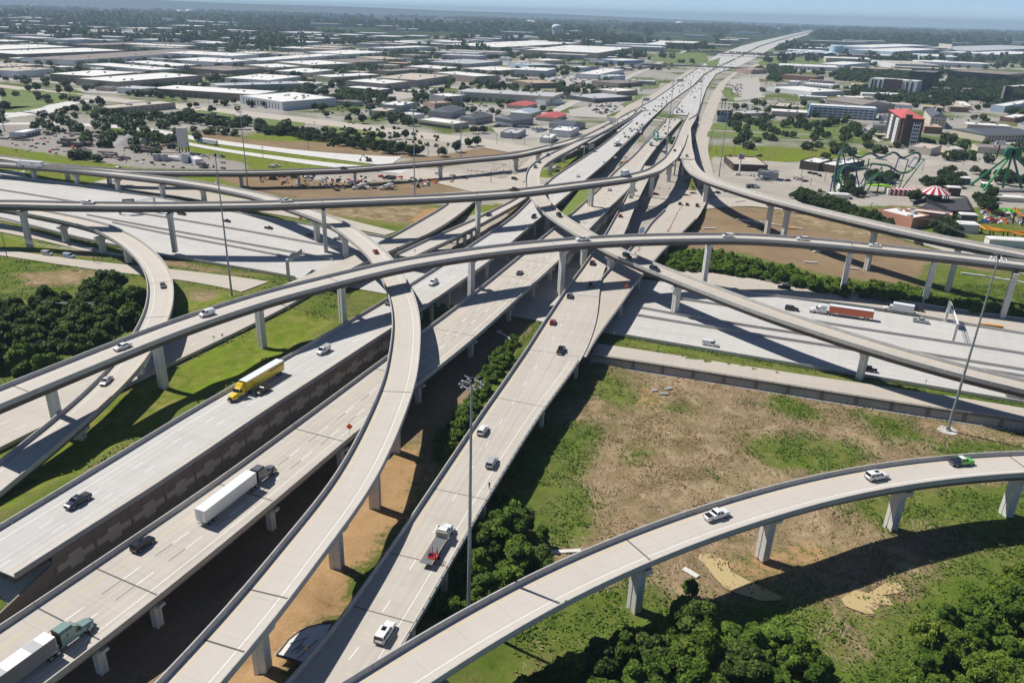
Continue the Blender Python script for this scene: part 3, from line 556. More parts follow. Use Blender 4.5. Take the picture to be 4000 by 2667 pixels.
# ------------------------------------------------------------------ terrain: one sheet, fine near the interchange, coarse to the horizon
GX0,GX1,GY0,GY1,GS=-470.0,470.0,56.0,690.0,2.4
nx,ny=int((GX1-GX0)/GS)+1,int((GY1-GY0)/GS)+1
gx,gy=np.linspace(GX0,GX1,nx),np.linspace(GY0,GY1,ny)
XX,YY=np.meshgrid(gx,gy);G=np.stack([XX.ravel(),YY.ravel()],1)
CTL=[]
def cp_(pts,z):CTL.extend([(*at(p[0],p[1],z)[:2],z)for p in pts])
cp_([(2500,1700),(3000,1800),(3500,1900),(3900,1760),(2250,1900),(2900,2200),(3500,2400),(2100,2640),(3900,2500),(2600,2600),(1750,2300),(2300,2100),(2450,1560),(3200,1640),(3700,1720),(2350,1440),(2800,1530)],FZ)
cp_([(3000,2180),(3250,2280),(2820,2230),(3100,2330),(3300,2330)],FZ-.6)
cp_([(1500,2000),(700,2520),(1300,2420),(1750,1600),(1950,1300),(1000,2640),(300,2660),(1750,1900),(1600,2250),(1250,2050),(1900,1480),(1700,1720)],0)
cp_([(1120,2490),(1190,2420),(1060,2600),(1240,2380),(1180,2640)],4.6);cp_([(1330,2260),(1200,2330),(1000,2660)],3.0);cp_([(1450,2080)],1.5)
cp_([(-50,2080),(100,1985),(239,1905),(493,1752),(765,1582),(920,1500),(1085,1411),(1204,1343),(1320,1275)],7.5)
cp_([(40,1300),(300,1300),(200,1150),(500,1200),(80,1500),(20,1120),(350,1400)],2.6)
cp_([(0,930),(300,960),(560,1030),(800,1062),(980,1075)],.9);cp_([(0,660),(500,700),(300,690),(900,740),(700,745)],.2)
cp_([(3000,900),(3400,1000),(2800,850),(3700,1100),(3900,1180),(2600,1000),(3300,1100)],.0)
cp_([(2600,1350-20),(3300,1470),(2450,1340)],.9)
for q in(5,120,260,390,500,640,900,1300,1700,2300,2900,3500,3990):CTL.append((*at(q,545,0)[:2],0.0))
for i in range(ws,we+1,2):
 for o_ in(1.0,5.0,10.0):c=r_sb.off(r_sb.W+o_)[i];CTL.append((c[0],c[1],-.2))
for i in range(0,len(r_l.C),2):
 for o_ in(2.0,6.0,12.0):c=r_l.off(r_l.W+o_)[i];CTL.append((c[0],c[1],FZ))
CT=[]
for rb in ATG:
 k=max(1,int(8/max(rb.S[-1]/max(len(rb.S)-1,1),.1)))
 for i in range(0,len(rb.C),k):
  for s_ in((-1.15,0,1.15)if rb is not r_l else(-1.15,-.3)):CT.append((rb.C[i][0]+rb.N[i][0]*s_*rb.W[i],rb.C[i][1]+rb.N[i][1]*s_*rb.W[i],rb.C[i][2]))
CT=np.array([c for c in CT if GX0-40<c[0]<GX1+40 and GY0-40<c[1]<GY1+60]+CTL)
def ground_z(P):
 Z=np.zeros(len(P))
 for a in range(0,len(P),4000):
  q=P[a:a+4000];d2=(q[:,None,0]-CT[None,:,0])**2+(q[:,None,1]-CT[None,:,1])**2
  w_=1/(d2+6.0)**1.7;Z[a:a+4000]=(w_@CT[:,2])/w_.sum(1)
 return Z
GZ=ground_z(G)
def vnoise(P,s,seed=0):
 """cheap smooth value noise for numpy points"""
 r=np.random.RandomState(seed);T=r.rand(64,64);q=P/s;i=np.floor(q).astype(int);f=q-i;f=f*f*(3-2*f)
 g=lambda a,b:T[(i[:,0]+a)%64,(i[:,1]+b)%64]
 return(g(0,0)*(1-f[:,0])+g(1,0)*f[:,0])*(1-f[:,1])+(g(0,1)*(1-f[:,0])+g(1,1)*f[:,0])*f[:,1]
GZ+=(vnoise(G,14,1)-.5)*.5+(vnoise(G,5,2)-.5)*.22
def rib_lat(rb,P):
 C=rb.C[:,:2];out_l=np.full(len(P),1e9);out_i=np.zeros(len(P),int)
 for a in range(0,len(P),8000):
  q=P[a:a+8000];d2=(q[:,None,0]-C[None,:,0])**2+(q[:,None,1]-C[None,:,1])**2;j=d2.argmin(1)
  dd=q-C[j];la=(dd*rb.N[j]).sum(1);lo=np.abs((dd*rb.T[j]).sum(1));st=rb.S[-1]/max(len(rb.S)-1,1)
  la=np.where(lo>st*1.2,1e9,la);out_l[a:a+8000]=la;out_i[a:a+8000]=j
 return out_l,out_i
# embankment of the main carriageway
bb=(np.abs(G[:,0])<250)
la,ji=rib_lat(r_sb,G);inn=(la>-r_sb.W[ji]-.5)&(la<r_sb.W[ji]+4)&(ji>=ws)&(ji<=we)
fr=np.clip((-la)/(r_sb.W[ji])+.3,0,1);GZ=np.where(inn,np.minimum(np.where(la>0,-.1,7.3*np.clip(fr,0,1)),7.4),GZ)
inn=(np.abs(la)<r_sb.W[ji]+2)&((ji<ws)|(ji>we))&(ji<len(r_sb.C)*.75);GZ=np.where(inn,np.minimum(GZ,np.where(ji<ws,1.0,0.0)),GZ)
for rb in(r_nb,r_col):
 la,ji=rib_lat(rb,G);inn=(np.abs(la)<rb.W[ji]+1)&(rb.C[ji][:,2]>4);GZ=np.where(inn,np.minimum(GZ,.3),GZ)
for rb in ATG:
 sel=(G[:,0]>rb.C[:,0].min()-40)&(G[:,0]<rb.C[:,0].max()+40)&(G[:,1]>rb.C[:,1].min()-40)&(G[:,1]<rb.C[:,1].max()+40)
 if not sel.any():continue
 idx=np.where(sel)[0];la,ji=rib_lat(rb,G[idx]);inn=(np.abs(la)<rb.W[ji]+2.6)&(np.abs(la)<(rb.W[ji]-2.0 if rb is r_l else 1e6));GZ[idx[inn]]=np.minimum(GZ[idx[inn]],rb.C[ji[inn]][:,2]-.28)
# field stays below the retaining wall
la,ji=rib_lat(r_l,G);inn=(la>r_l.W[ji]-2.6)&(la<r_l.W[ji]+14)&(ji>2);GZ=np.where(inn,np.minimum(GZ,-1.05),GZ)
def gz(x,y):
 i=(y-GY0)/GS;j=(x-GX0)/GS
 if i<0 or j<0 or i>=ny-1 or j>=nx-1:return 0.0
 a,b=int(i),int(j);f,g=i-a,j-b;Z=GZ.reshape(ny,nx)
 return float((Z[a,b]*(1-g)+Z[a,b+1]*g)*(1-f)+(Z[a+1,b]*(1-g)+Z[a+1,b+1]*g)*f)
def on_ground(px,py,z0=0.0):
 p=at(px,py,z0)
 for _ in range(3):p=at(px,py,gz(p[0],p[1]))
 return p
# land cover: green mown, weeds, dry grass, dirt / tan soil, gravel, dark mud, worn grey
CLS=np.zeros(len(G),int)+1
wob=np.stack([vnoise(G,9,5),vnoise(G,9,6)],1)*5-2.5+(np.stack([vnoise(G,3,7),vnoise(G,3,8)],1)*2-1)
def paint(cls,pts,z=0.0,wobble=1.0):
 poly=np.array([at(p[0],p[1],z)[:2]for p in pts]);P=G+wob*wobble;ins=np.zeros(len(P),bool);n=len(poly)
 for i in range(n):
  a,b=poly[i],poly[(i+1)%n]
  with np.errstate(divide='ignore',invalid='ignore'):
   c=((a[1]>P[:,1])!=(b[1]>P[:,1]))&(P[:,0]<(b[0]-a[0])*(P[:,1]-a[1])/(b[1]-a[1])+a[0])
  ins^=c
 CLS[ins]=cls
GREEN,WEED,DRY,DIRT,TAN,GRAV,MUD,GREY=range(8)
paint(GREEN,[(-900,540),(5000,540),(5000,700),(-900,700)],0,.3)
paint(GREY,[(1500,540),(2680,540),(2680,800),(1500,800)]);paint(GREEN,[(2764,500),(3390,520),(3475,560),(3440,590),(3340,609),(3080,628),(2766,598)],0,.3);paint(GREY,[(2780,612),(3080,636),(3340,615),(3460,590),(3500,570),(4200,600),(4200,820),(3150,800),(2780,780)],0,.4)
paint(GREY,[(1640,950),(1830,845),(2100,690),(2220,690),(2640,800),(2540,980),(2440,1100),(1950,1040)]);paint(GREEN,[(2070,690),(2440,500),(2500,510),(2330,610),(2190,700)]);paint(DIRT,[(2010,650),(2080,640),(2090,670),(2030,680)])
paint(DIRT,[(1500,640),(1760,600),(1900,575),(2060,590),(1980,610),(1700,660)]);paint(GREEN,[(2180,800),(2260,740),(2345,730),(2215,870),(2190,840)])
paint(TAN,[(2640,560),(2700,470),(2740,400),(2790,330),(2800,340),(2740,460),(2700,560)])
# construction yard, left
paint(GRAV,[(-300,520),(60,510),(300,505),(560,540),(720,590),(960,640),(960,700),(500,655),(0,600),(-300,570)],0,.6)
paint(GREEN,[(-300,575),(0,570),(250,610),(520,655),(900,665),(1000,700),(1000,790),(-300,700)],0,.5)
paint(DIRT,[(820,690),(1250,690),(1800,690),(1900,730),(1700,760),(1300,800),(1050,760)],0,.6);paint(GREY,[(1050,670),(1800,655),(1900,700),(1300,715)],0,.5)
paint(DIRT,[(940,545),(1300,560),(1620,600),(1640,620),(1250,600),(950,570)],0,.6);paint(DIRT,[(640,500),(960,545),(950,570),(700,520)],0,.6)
paint(DRY,[(1190,800),(1300,812),(1680,805),(1640,850),(1610,890),(1290,842)],0,.3);paint(GREEN,[(1270,838),(1610,880),(1600,892),(1270,848)],0,.2)
paint(TAN,[(1640,815),(1730,812),(1660,880),(1605,890)],0,.2);paint(GREEN,[(1820,800),(1960,780),(1990,790),(1850,830)],2,.2);paint(DIRT,[(1960,820),(2080,780),(2070,800),(2000,840)],1,.3)
# left verge
paint(GREEN,[(-300,880),(0,900),(180,940),(420,1000),(640,1010),(1000,1070),(1000,1095),(560,1030),(0,975),(-300,950)],1,.5)
paint(DIRT,[(0,905),(200,950),(420,1000),(700,1015),(980,1075),(980,1092),(560,1030),(200,985),(60,940)],1,.6);paint(GREEN,[(-300,880),(0,900),(180,945),(300,985),(120,978),(-100,960)],1,.4)
paint(WEED,[(-500,995),(0,1000),(353,1058),(600,1090),(560,1300),(430,1430),(0,1600),(-500,1800)],2.5,.6)
paint(DRY,[(60,1060),(330,1050),(420,1070),(300,1120),(100,1120)],2,1);paint(DRY,[(520,1130),(575,1110),(575,1180),(530,1200)],2.5,.5)
paint(GREEN,[(690,1095),(960,1152),(900,1180),(760,1240),(670,1260)],3.5,.3);paint(DRY,[(740,1115),(830,1128),(860,1160),(800,1200),(740,1180)],3.5,1)
# mown bank
paint(GREEN,[(-300,2250),(-300,1900),(0,1757),(340,1590),(640,1447),(1000,1272),(1153,1200),(1340,1255),(1085,1411),(765,1582),(493,1752),(240,1905),(0,2060)],5,.2)
# under the main carriageways
paint(DIRT,[(-200,2900),(160,2300),(640,1950),(1150,1560),(1550,1290),(1980,1190),(2080,1270),(1900,1560),(1650,1950),(1200,2500),(900,2900)],0,.5)
paint(TAN,[(600,2900),(1230,2060),(1430,1850),(1640,1700),(1660,1760),(1600,1990),(1200,2560),(1000,2900)],0,.6)
paint(WEED,[(1690,1760),(1850,1560),(1960,1370),(2040,1330),(1850,1640),(1720,1820)],0,.5);paint(TAN,[(1880,1500),(1980,1330),(2030,1330),(1960,1440)],0,.6)
# dry field
paint(DRY,[(2180,1640),(2330,1440),(2440,1410),(3000,1500),(3430,1580),(4400,1760),(4400,2100),(3300,2250),(2900,2350),(2400,2400),(2150,2200),(2080,2000)],FZ,1)
for pl in([(2310,1570),(2330,1500),(2390,1450),(2470,1490),(2500,1550),(2430,1590),(2360,1585)],[(2560,1600),(2620,1580),(2720,1590),(2720,1620),(2600,1640)],[(2900,1555),(3090,1550),(3240,1620),(3170,1650),(3060,1600)],[(3300,1620),(3420,1605),(3560,1640),(3660,1720),(3520,1740)],
[(2880,1740),(3030,1690),(3240,1710),(3480,1790),(3300,1830),(3000,1850)],[(2150,1700),(2260,1650),(2350,1690),(2330,1800),(2300,1980),(2340,2110),(2200,2200),(2080,2000)],[(2420,1770),(2560,1740),(2580,1800),(2450,1830)],[(2780,1865),(2880,1880),(2850,1910)],[(3560,1770),(3800,1700),(4000,1740),(4100,1780),(3700,1800)],
[(2330,2330),(2560,2240),(2640,2330),(2480,2420),(2320,2420)],[(3280,1960),(3560,1900),(4300,1880),(4300,2060),(3600,2110),(3400,2060)]):paint(WEED,pl,FZ,1.2)
paint(WEED,[(3100,2500),(3450,2330),(3560,2230),(3800,2150),(4400,2050),(4400,2800),(3000,2800)],FZ,1);paint(WEED,[(1600,2800),(1760,2350),(2000,2100),(2150,2150),(2200,2330),(2500,2420),(2800,2450),(3000,2800)],FZ,1)
paint(DRY,[(3150,2330),(3260,2400),(3420,2380),(3600,2330),(3560,2260),(3700,2200),(3500,2180),(3180,2240)],FZ,1);paint(DRY,[(3220,2480),(3400,2440),(3420,2520),(3330,2620),(3240,2560)],FZ,1);paint(DRY,[(2060,2600),(2250,2560),(2200,2660),(2080,2660)],FZ,1)
paint(TAN,[(2720,2150),(2960,2170),(3080,2140),(3420,2110),(3480,2130),(3150,2200),(2990,2260),(2840,2210)],FZ,.7);paint(TAN,[(2470,1490),(2520,1480),(2560,1550),(2600,1575),(2510,1600),(2450,1640),(2430,1620),(2520,1560)],FZ,.6);paint(TAN,[(3100,2330),(3300,2240),(3360,2300),(3320,2350),(3200,2360)],FZ,.8);paint(DIRT,[(2240,1410),(2440,1420),(2520,1490),(2400,1450)],FZ,.5)
# verge strips and the cleared land right of the highway
paint(GREEN,[(2380,1325),(2442,1317),(3000,1412),(3680,1526),(3680,1540),(3000,1443),(2420,1352)],1,.15)
paint(DIRT,[(2560,1085),(3000,1147),(3300,1190),(3440,1206),(3000,1156),(2560,1098)],0,.1)
paint(DIRT,[(2660,960),(2730,850),(2790,800),(3000,815),(3330,872),(3700,1000),(4300,1180),(4300,1240),(3560,1140),(3100,1050)],0,.7)
paint(DRY,[(3010,800),(3130,830),(3330,880),(3480,930),(3330,930),(3060,860)],0,.6)
paint(WEED,[(2560,1050),(2650,985),(2900,985),(3250,1080),(3560,1120),(4200,1240),(4200,1250),(3700,1210),(3200,1130),(2900,1085)],0,.7);paint(WEED,[(3560,1090),(3640,1020),(3900,1070),(4300,1160),(4300,1240),(3900,1220)],0,.8)
paint(GREEN,[(3110,775),(3330,845),(3310,860),(3140,830)],0,.2)
Wt=np.zeros((len(G),8));Wt[np.arange(len(G)),CLS]=1
Wt=Wt.reshape(ny,nx,8)
for _ in range(6):
 P_=np.pad(Wt,((1,1),(1,1),(0,0)),mode='edge');Wt=(P_[:-2,1:-1]+P_[2:,1:-1]+P_[1:-1,:-2]+P_[1:-1,2:]+2*P_[1:-1,1:-1])/6
# outer rings
OUT=[]
for k,ex in enumerate((60,200,500,1200,3000,7000,21000)):OUT.append((GX0-ex,GX1+ex,GY0-min(ex,3000),GY1+ex))
V=np.column_stack([G,GZ]);edge=(np.abs(G[:,0]-GX0)<.1)|(np.abs(G[:,0]-GX1)<.1)|(np.abs(G[:,1]-GY0)<.1)|(np.abs(G[:,1]-GY1)<.1)
f_=[(i*nx+j,i*nx+j+1,(i+1)*nx+j+1,(i+1)*nx+j)for i in range(ny-1)for j in range(nx-1)]
ring=[j for j in range(nx)]+[i*nx+nx-1 for i in range(1,ny)]+[(ny-1)*nx+j for j in range(nx-2,-1,-1)]+[i*nx for i in range(ny-2,0,-1)]
def frame_pts(b,ref):
 out=[]
 for r in ref:
  x,y=G[r];u=(x-GX0)/(GX1-GX0);v=(y-GY0)/(GY1-GY0);out.append((b[0]+(b[1]-b[0])*u,b[2]+(b[3]-b[2])*v,-.02))
 return out
nv=len(V);allv=[V];prev=ring;zero=np.zeros(8);wts=[Wt.reshape(-1,8)]
for b in OUT:
 pts=frame_pts(b,ring);allv.append(np.array(pts));cur=list(range(nv,nv+len(pts)));nv+=len(pts);n=len(ring);wts.append(np.zeros((n,8)))
 f_+=[(prev[i],cur[i],cur[(i+1)%n],prev[(i+1)%n])for i in range(n)];prev=cur
V=np.concatenate(allv);WA=np.concatenate(wts)
me=bpy.data.meshes.new('ground');me.from_pydata(V.tolist(),[],f_);me.polygons.foreach_set('use_smooth',[True]*len(f_))
for k,nm in enumerate(('cover_a','cover_b')):
 a=me.color_attributes.new(nm,'FLOAT_COLOR','POINT');a.data.foreach_set('color',WA[:,4*k:4*k+4].ravel())
GM=bpy.data.materials.new('land_cover');GM.use_nodes=True;t,b=nodes(GM)
N=lambda k:t.nodes.new(k);L=t.links.new
geo=N('ShaderNodeNewGeometry')
def nz(s,d=6,r=.65,dist=0):
 n=N('ShaderNodeTexNoise');n.inputs['Scale'].default_value=s;n.inputs['Detail'].default_value=d;n.inputs['Roughness'].default_value=r;n.inputs['Distortion'].default_value=dist;L(geo.outputs['Position'],n.inputs['Vector']);return n.outputs['Fac']
def rmp(s,a,c,d=0.,e=1.):
 q=N('ShaderNodeMapRange');q.inputs[1].default_value=a;q.inputs[2].default_value=c;q.inputs[3].default_value=d;q.inputs[4].default_value=e;L(s,q.inputs[0]);return q.outputs[0]
def mixc(f,a,c,fac=None):
 q=N('ShaderNodeMix');q.data_type='RGBA'
 for k,s in((6,a),(7,c)):
  if isinstance(s,tuple):q.inputs[k].default_value=rgb(s)
  else:L(s,q.inputs[k])
 if isinstance(f,float):q.inputs[0].default_value=f
 else:L(f,q.inputs[0])
 return q.outputs[2]
n_f,n_m,n_l,n_x=nz(1.6),nz(.28),nz(.045),nz(.7,8,.75,1.0)
sf,sm,slg,sx=rmp(n_f,.3,.7),rmp(n_m,.35,.65),rmp(n_l,.38,.62),rmp(n_x,.32,.68)
green=mixc(slg,mixc(sm,(.125,.195,.018),(.19,.235,.032)),mixc(sm,(.09,.145,.015),(.26,.225,.075)))
weed=mixc(sx,mixc(sm,(.06,.105,.014),(.145,.205,.032)),mixc(slg,(.22,.19,.08),(.10,.145,.022)))
dry=mixc(rmp(nz(.11,7,.75,.6),.38,.60),mixc(sx,mixc(sm,(.50,.385,.265),(.36,.26,.165)),mixc(sm,(.42,.315,.20),(.29,.215,.125))),mixc(sx,mixc(sm,(.19,.125,.075),(.26,.18,.11)),mixc(slg,(.175,.15,.06),(.12,.125,.04))))
dirt=mixc(slg,mixc(sm,mixc(sf,(.20,.135,.085),(.27,.185,.115)),mixc(sf,(.15,.105,.07),(.33,.24,.155))),mixc(sx,(.34,.25,.165),(.22,.165,.085)))
tan=mixc(sm,mixc(sf,(.40,.255,.125),(.33,.20,.095)),mixc(sf,(.47,.31,.16),(.36,.23,.115)))
grav=mixc(sm,mixc(sf,(.28,.25,.225),(.36,.33,.30)),mixc(sf,(.22,.195,.17),(.42,.40,.375)))
grey=mixc(sm,mixc(sf,(.42,.385,.335),(.36,.325,.28)),mixc(slg,(.47,.44,.39),(.33,.30,.26)))
# far land: paved lots, lawns and trees seen as a mottle
nb1,nb2,nb3=nz(.006,3),nz(.02,4),nz(.0016,4)
lots=mixc(rmp(nb2,.42,.58),(.36,.335,.30),mixc(rmp(n_m,.4,.6),(.24,.225,.205),(.42,.40,.36)))
lawn=mixc(sm,(.085,.125,.03),(.15,.17,.06))
town=mixc(rmp(nb1,.48,.58),lots,lawn)
woods=mixc(rmp(nz(.03,5,.75),.35,.65),(.022,.038,.016),(.06,.085,.03))
spx=N('ShaderNodeSeparateXYZ');L(geo.outputs['Position'],spx.inputs[0])
dist=N('ShaderNodeVectorMath');dist.operation='LENGTH';L(geo.outputs['Position'],dist.inputs[0])
wmask=rmp(dist.outputs['Value'],1500,4200);
madd=N('ShaderNodeMath');madd.operation='ADD';L(rmp(nb3,.35,.65,-.45,.45),madd.inputs[0]);L(wmask,madd.inputs[1])
far=mixc(rmp(madd.outputs[0],.35,.62),town,mixc(rmp(nz(.009,5,.7),.60,.66),woods,(.34,.32,.29)))
ca=N('ShaderNodeAttribute');ca.attribute_name='cover_a';cb=N('ShaderNodeAttribute');cb.attribute_name='cover_b'
sa,sb=N('ShaderNodeSeparateColor'),N('ShaderNodeSeparateColor');L(ca.outputs['Color'],sa.inputs[0]);L(cb.outputs['Color'],sb.inputs[0])
tot=N('ShaderNodeMath');tot.operation='ADD';tot2=N('ShaderNodeVectorMath');tot2.operation='DOT_PRODUCT';tot2.inputs[1].default_value=(1,1,1);L(ca.outputs['Vector'],tot2.inputs[0]);tot3=N('ShaderNodeVectorMath');tot3.operation='DOT_PRODUCT';tot3.inputs[1].default_value=(1,1,1);L(cb.outputs['Vector'],tot3.inputs[0]);L(tot2.outputs['Value'],tot.inputs[0]);L(tot3.outputs['Value'],tot.inputs[1]);tt_=N('ShaderNodeMath');tt_.operation='ADD';L(tot.outputs[0],tt_.inputs[0]);ta=N('ShaderNodeMath');ta.operation='ADD';L(ca.outputs['Alpha'],ta.inputs[0]);L(cb.outputs['Alpha'],ta.inputs[1]);L(ta.outputs[0],tt_.inputs[1])
col=mixc(rmp(tt_.outputs[0],.6,.9),far,mixc(sx,weed,dirt))
bk=N('ShaderNodeMath');bk.operation='ADD';L(rmp(n_x,.2,.8,-.42,.42),bk.inputs[0]);L(rmp(n_m,.3,.7,-.3,.3),bk.inputs[1]);brk=bk.outputs[0]
def sharp(s):
 q=N('ShaderNodeMath');q.operation='ADD';L(s,q.inputs[0]);L(brk,q.inputs[1]);return rmp(q.outputs[0],.36,.64)
for src,c in((sa.outputs[0],green),(sa.outputs[1],weed),(sa.outputs[2],dry),(ca.outputs['Alpha'],dirt),(sb.outputs[0],tan),(sb.outputs[1],grav),(sb.outputs[2],dirt),(cb.outputs['Alpha'],grey)):col=mixc(sharp(src),col,c)
L(col,b.inputs['Base Color']);b.inputs['Roughness'].default_value=.95;b.inputs['Specular IOR Level'].default_value=.0
bp=N('ShaderNodeBump');bp.inputs['Strength'].default_value=.6;bp.inputs['Distance'].default_value=.5;L(n_x,bp.inputs['Height']);L(bp.outputs[0],b.inputs['Normal'])
me.materials.append(GM);me.update();struct(link('ground',me))
# muddy ponds
WATER=bpy.data.materials.new('muddy_water');WATER.use_nodes=True;t,b=nodes(WATER);b.inputs['Base Color'].default_value=(.50,.39,.20,1);b.inputs['Roughness'].default_value=.12;b.inputs['Specular IOR Level'].default_value=.35
def zoomp(pts,ox,oy,s):return[(ox+p[0]/s,oy+p[1]/s)for p in pts]
def poly_sheet(name,pts,z,mtl):
 P=[at(p[0],p[1],z)for p in pts];mb=MB();c=np.mean(P,0);mb.add(P,[tuple(range(len(P)))]);return obj(name,mb,mtl)
pa_=zoomp([(1720,500),(1800,510),(1880,540),(1950,535),(1925,600),(1950,680),(2000,700),(2100,755),(2220,810),(2351,870),(2360,905),(2200,910),(1990,845),(1900,805),(1820,720),(1760,640),(1690,570)],1900,1900,2.0443)
pb_=zoomp([(890,890),(1000,825),(1110,850),(1270,755),(1345,765),(1400,825),(1350,850),(1225,862),(1270,890),(1315,955),(1250,1005),(1100,1015),(980,975),(925,950)],2850,1900,2.0443)
for pp in(pa_,pb_):struct(poly_sheet('water',pp,FZ-.28,WATER))
struct(poly_sheet('water',[(2500,890),(2518,886),(2515,905),(2496,910)],.3,mat('blue_water',(.10,.17,.25),.1)))
# press ground under ponds
Z=np.array(GZ)
struct(poly_sheet('grass_median',[(2186,838),(2206,868),(2232,846),(2347,740),(2318,728),(2262,745)],6.2,mat('median_grass',(.13,.20,.025),.95,.0,.2,col2=(.20,.225,.06))))
# ------------------------------------------------------------------ distant hills
hb=MB();xs=np.linspace(-21000,16000,90);rows=[]
for k,(yy,hs)in enumerate(((15500,0.0),(16500,.75),(17600,1.0),(20500,.0))):
 h=np.interp(xs,[-21000,-14000,-9000,-4500,-900,2200,5500,9000,16000],[150,185,172,138,105,72,30,8,0])*hs*(1+.05*np.sin(xs/700.0)+.04*np.sin(xs/1700.0+1))
 rows.append(np.stack([xs,np.full_like(xs,yy)+900*np.sin(xs/4000.0),h-(1.0 if hs==0 else 0)],1))
sweep(hb,rows,False);V_=None
ho=obj('hills',hb,mat('hill_woods',(.035,.055,.03),.95,.35,.004),smooth=True);struct(ho)
# ------------------------------------------------------------------ vegetation
def leaf_mat(name,dark,mid,light):
 M=bpy.data.materials.new(name);M.use_nodes=True;t,b=nodes(M);uv=t.nodes.new('ShaderNodeUVMap');s=t.nodes.new('ShaderNodeSeparateXYZ');t.links.new(uv.outputs[0],s.inputs[0])
 a=t.nodes.new('ShaderNodeMath');a.operation='MULTIPLY_ADD';a.inputs[1].default_value=.5;t.links.new(s.outputs[0],a.inputs[0]);h=t.nodes.new('ShaderNodeMath');h.operation='MULTIPLY';h.inputs[1].default_value=.5;t.links.new(s.outputs[1],h.inputs[0]);t.links.new(h.outputs[0],a.inputs[2])
 oi=t.nodes.new('ShaderNodeObjectInfo');q=t.nodes.new('ShaderNodeMath');q.operation='MULTIPLY_ADD';q.inputs[1].default_value=.30;t.links.new(oi.outputs['Random'],q.inputs[0]);
 u=t.nodes.new('ShaderNodeMath');u.operation='SUBTRACT';u.inputs[1].default_value=.15;t.links.new(a.outputs[0],u.inputs[0]);t.links.new(u.outputs[0],q.inputs[2])
 r=t.nodes.new('ShaderNodeValToRGB');e=r.color_ramp.elements;e[0].position=.1;e[0].color=rgb(dark);e[1].position=.9;e[1].color=rgb(light);m_=r.color_ramp.elements.new(.5);m_.color=rgb(mid)
 t.links.new(q.outputs[0],r.inputs[0]);t.links.new(r.outputs[0],b.inputs['Base Color']);b.inputs['Roughness'].default_value=.6;b.inputs['Specular IOR Level'].default_value=.15
 ge=t.nodes.new('ShaderNodeNewGeometry');vs=t.nodes.new('ShaderNodeVectorMath');vs.operation='SCALE';vs.inputs['Scale'].default_value=.55 if 'stem' not in name and 'weed' not in name else.3;va=t.nodes.new('ShaderNodeVectorMath');va.inputs[1].default_value=(0,0,.65);vn=t.nodes.new('ShaderNodeVectorMath');vn.operation='NORMALIZE'
 t.links.new(ge.outputs['Normal'],vs.inputs[0]);t.links.new(vs.outputs[0],va.inputs[0]);t.links.new(va.outputs[0],vn.inputs[0]);t.links.new(vn.outputs[0],b.inputs['Normal'])
 tr=t.nodes.new('ShaderNodeBsdfTranslucent');t.links.new(r.outputs[0],tr.inputs['Color']);mx=t.nodes.new('ShaderNodeMixShader');mx.inputs[0].default_value=.32 if 'stem' not in name else.5;out=t.nodes['Material Output']
 t.links.new(b.outputs[0],mx.inputs[1]);t.links.new(tr.outputs[0],mx.inputs[2]);t.links.new(mx.outputs[0],out.inputs[0])
 MATS[name]=M;return M
LEAF_N=leaf_mat('leaves_bright',(.045,.095,.012),(.105,.185,.022),(.22,.32,.045))
LEAF_D=leaf_mat('leaves_dark',(.035,.068,.014),(.075,.125,.022),(.16,.215,.042))
LEAF_Y=leaf_mat('leaves_young',(.07,.13,.015),(.15,.22,.025),(.26,.32,.05))
LEAF_C=leaf_mat('leaves_town',(.026,.05,.016),(.05,.084,.024),(.10,.14,.04))
LEAF_T=leaf_mat('dry_stems',(.36,.26,.165),(.52,.395,.27),(.68,.55,.41))
LEAF_W=leaf_mat('weed_leaves',(.06,.115,.014),(.12,.20,.03),(.21,.28,.06))
BARK=mat('bark',(.085,.07,.055),.95)
def leaf_quads(P,Nn,size,rs,asp=1.5,jit=.55):
 """P centres, Nn rough normals -> (verts (n,4,3))"""
 n=len(P);q=Nn+rs.normal(0,jit*1.2,(n,3));q/=np.linalg.norm(q,axis=1)[:,None]+1e-9
 a=rs.normal(0,1,(n,3));u=np.cross(q,a);u/=np.linalg.norm(u,axis=1)[:,None]+1e-9;v=np.cross(q,u)
 s=size*rs.uniform(.6,1.35,n)[:,None];u=u*s*asp/2;v=v*s/2
 return np.stack([P-u,P-v*.9,P+u,P+v*.9],1)
def quads_mesh(name,Q,UV,mtl):
 me=bpy.data.meshes.new(name);n=len(Q);me.vertices.add(4*n);me.loops.add(4*n);me.polygons.add(n)
 me.vertices.foreach_set('co',Q.reshape(-1).astype(np.float32));me.loops.foreach_set('vertex_index',np.arange(4*n,dtype=np.int32));me.polygons.foreach_set('loop_start',np.arange(0,4*n,4,dtype=np.int32))
 me.polygons.foreach_set('loop_total',np.full(n,4,dtype=np.int32))if hasattr(me.polygons[0],'loop_total')and False else None
 l=me.uv_layers.new(name='UVMap');l.data.foreach_set('uv',np.repeat(UV,4,0).ravel().astype(np.float32));me.materials.append(mtl);me.update(calc_edges=True);return me
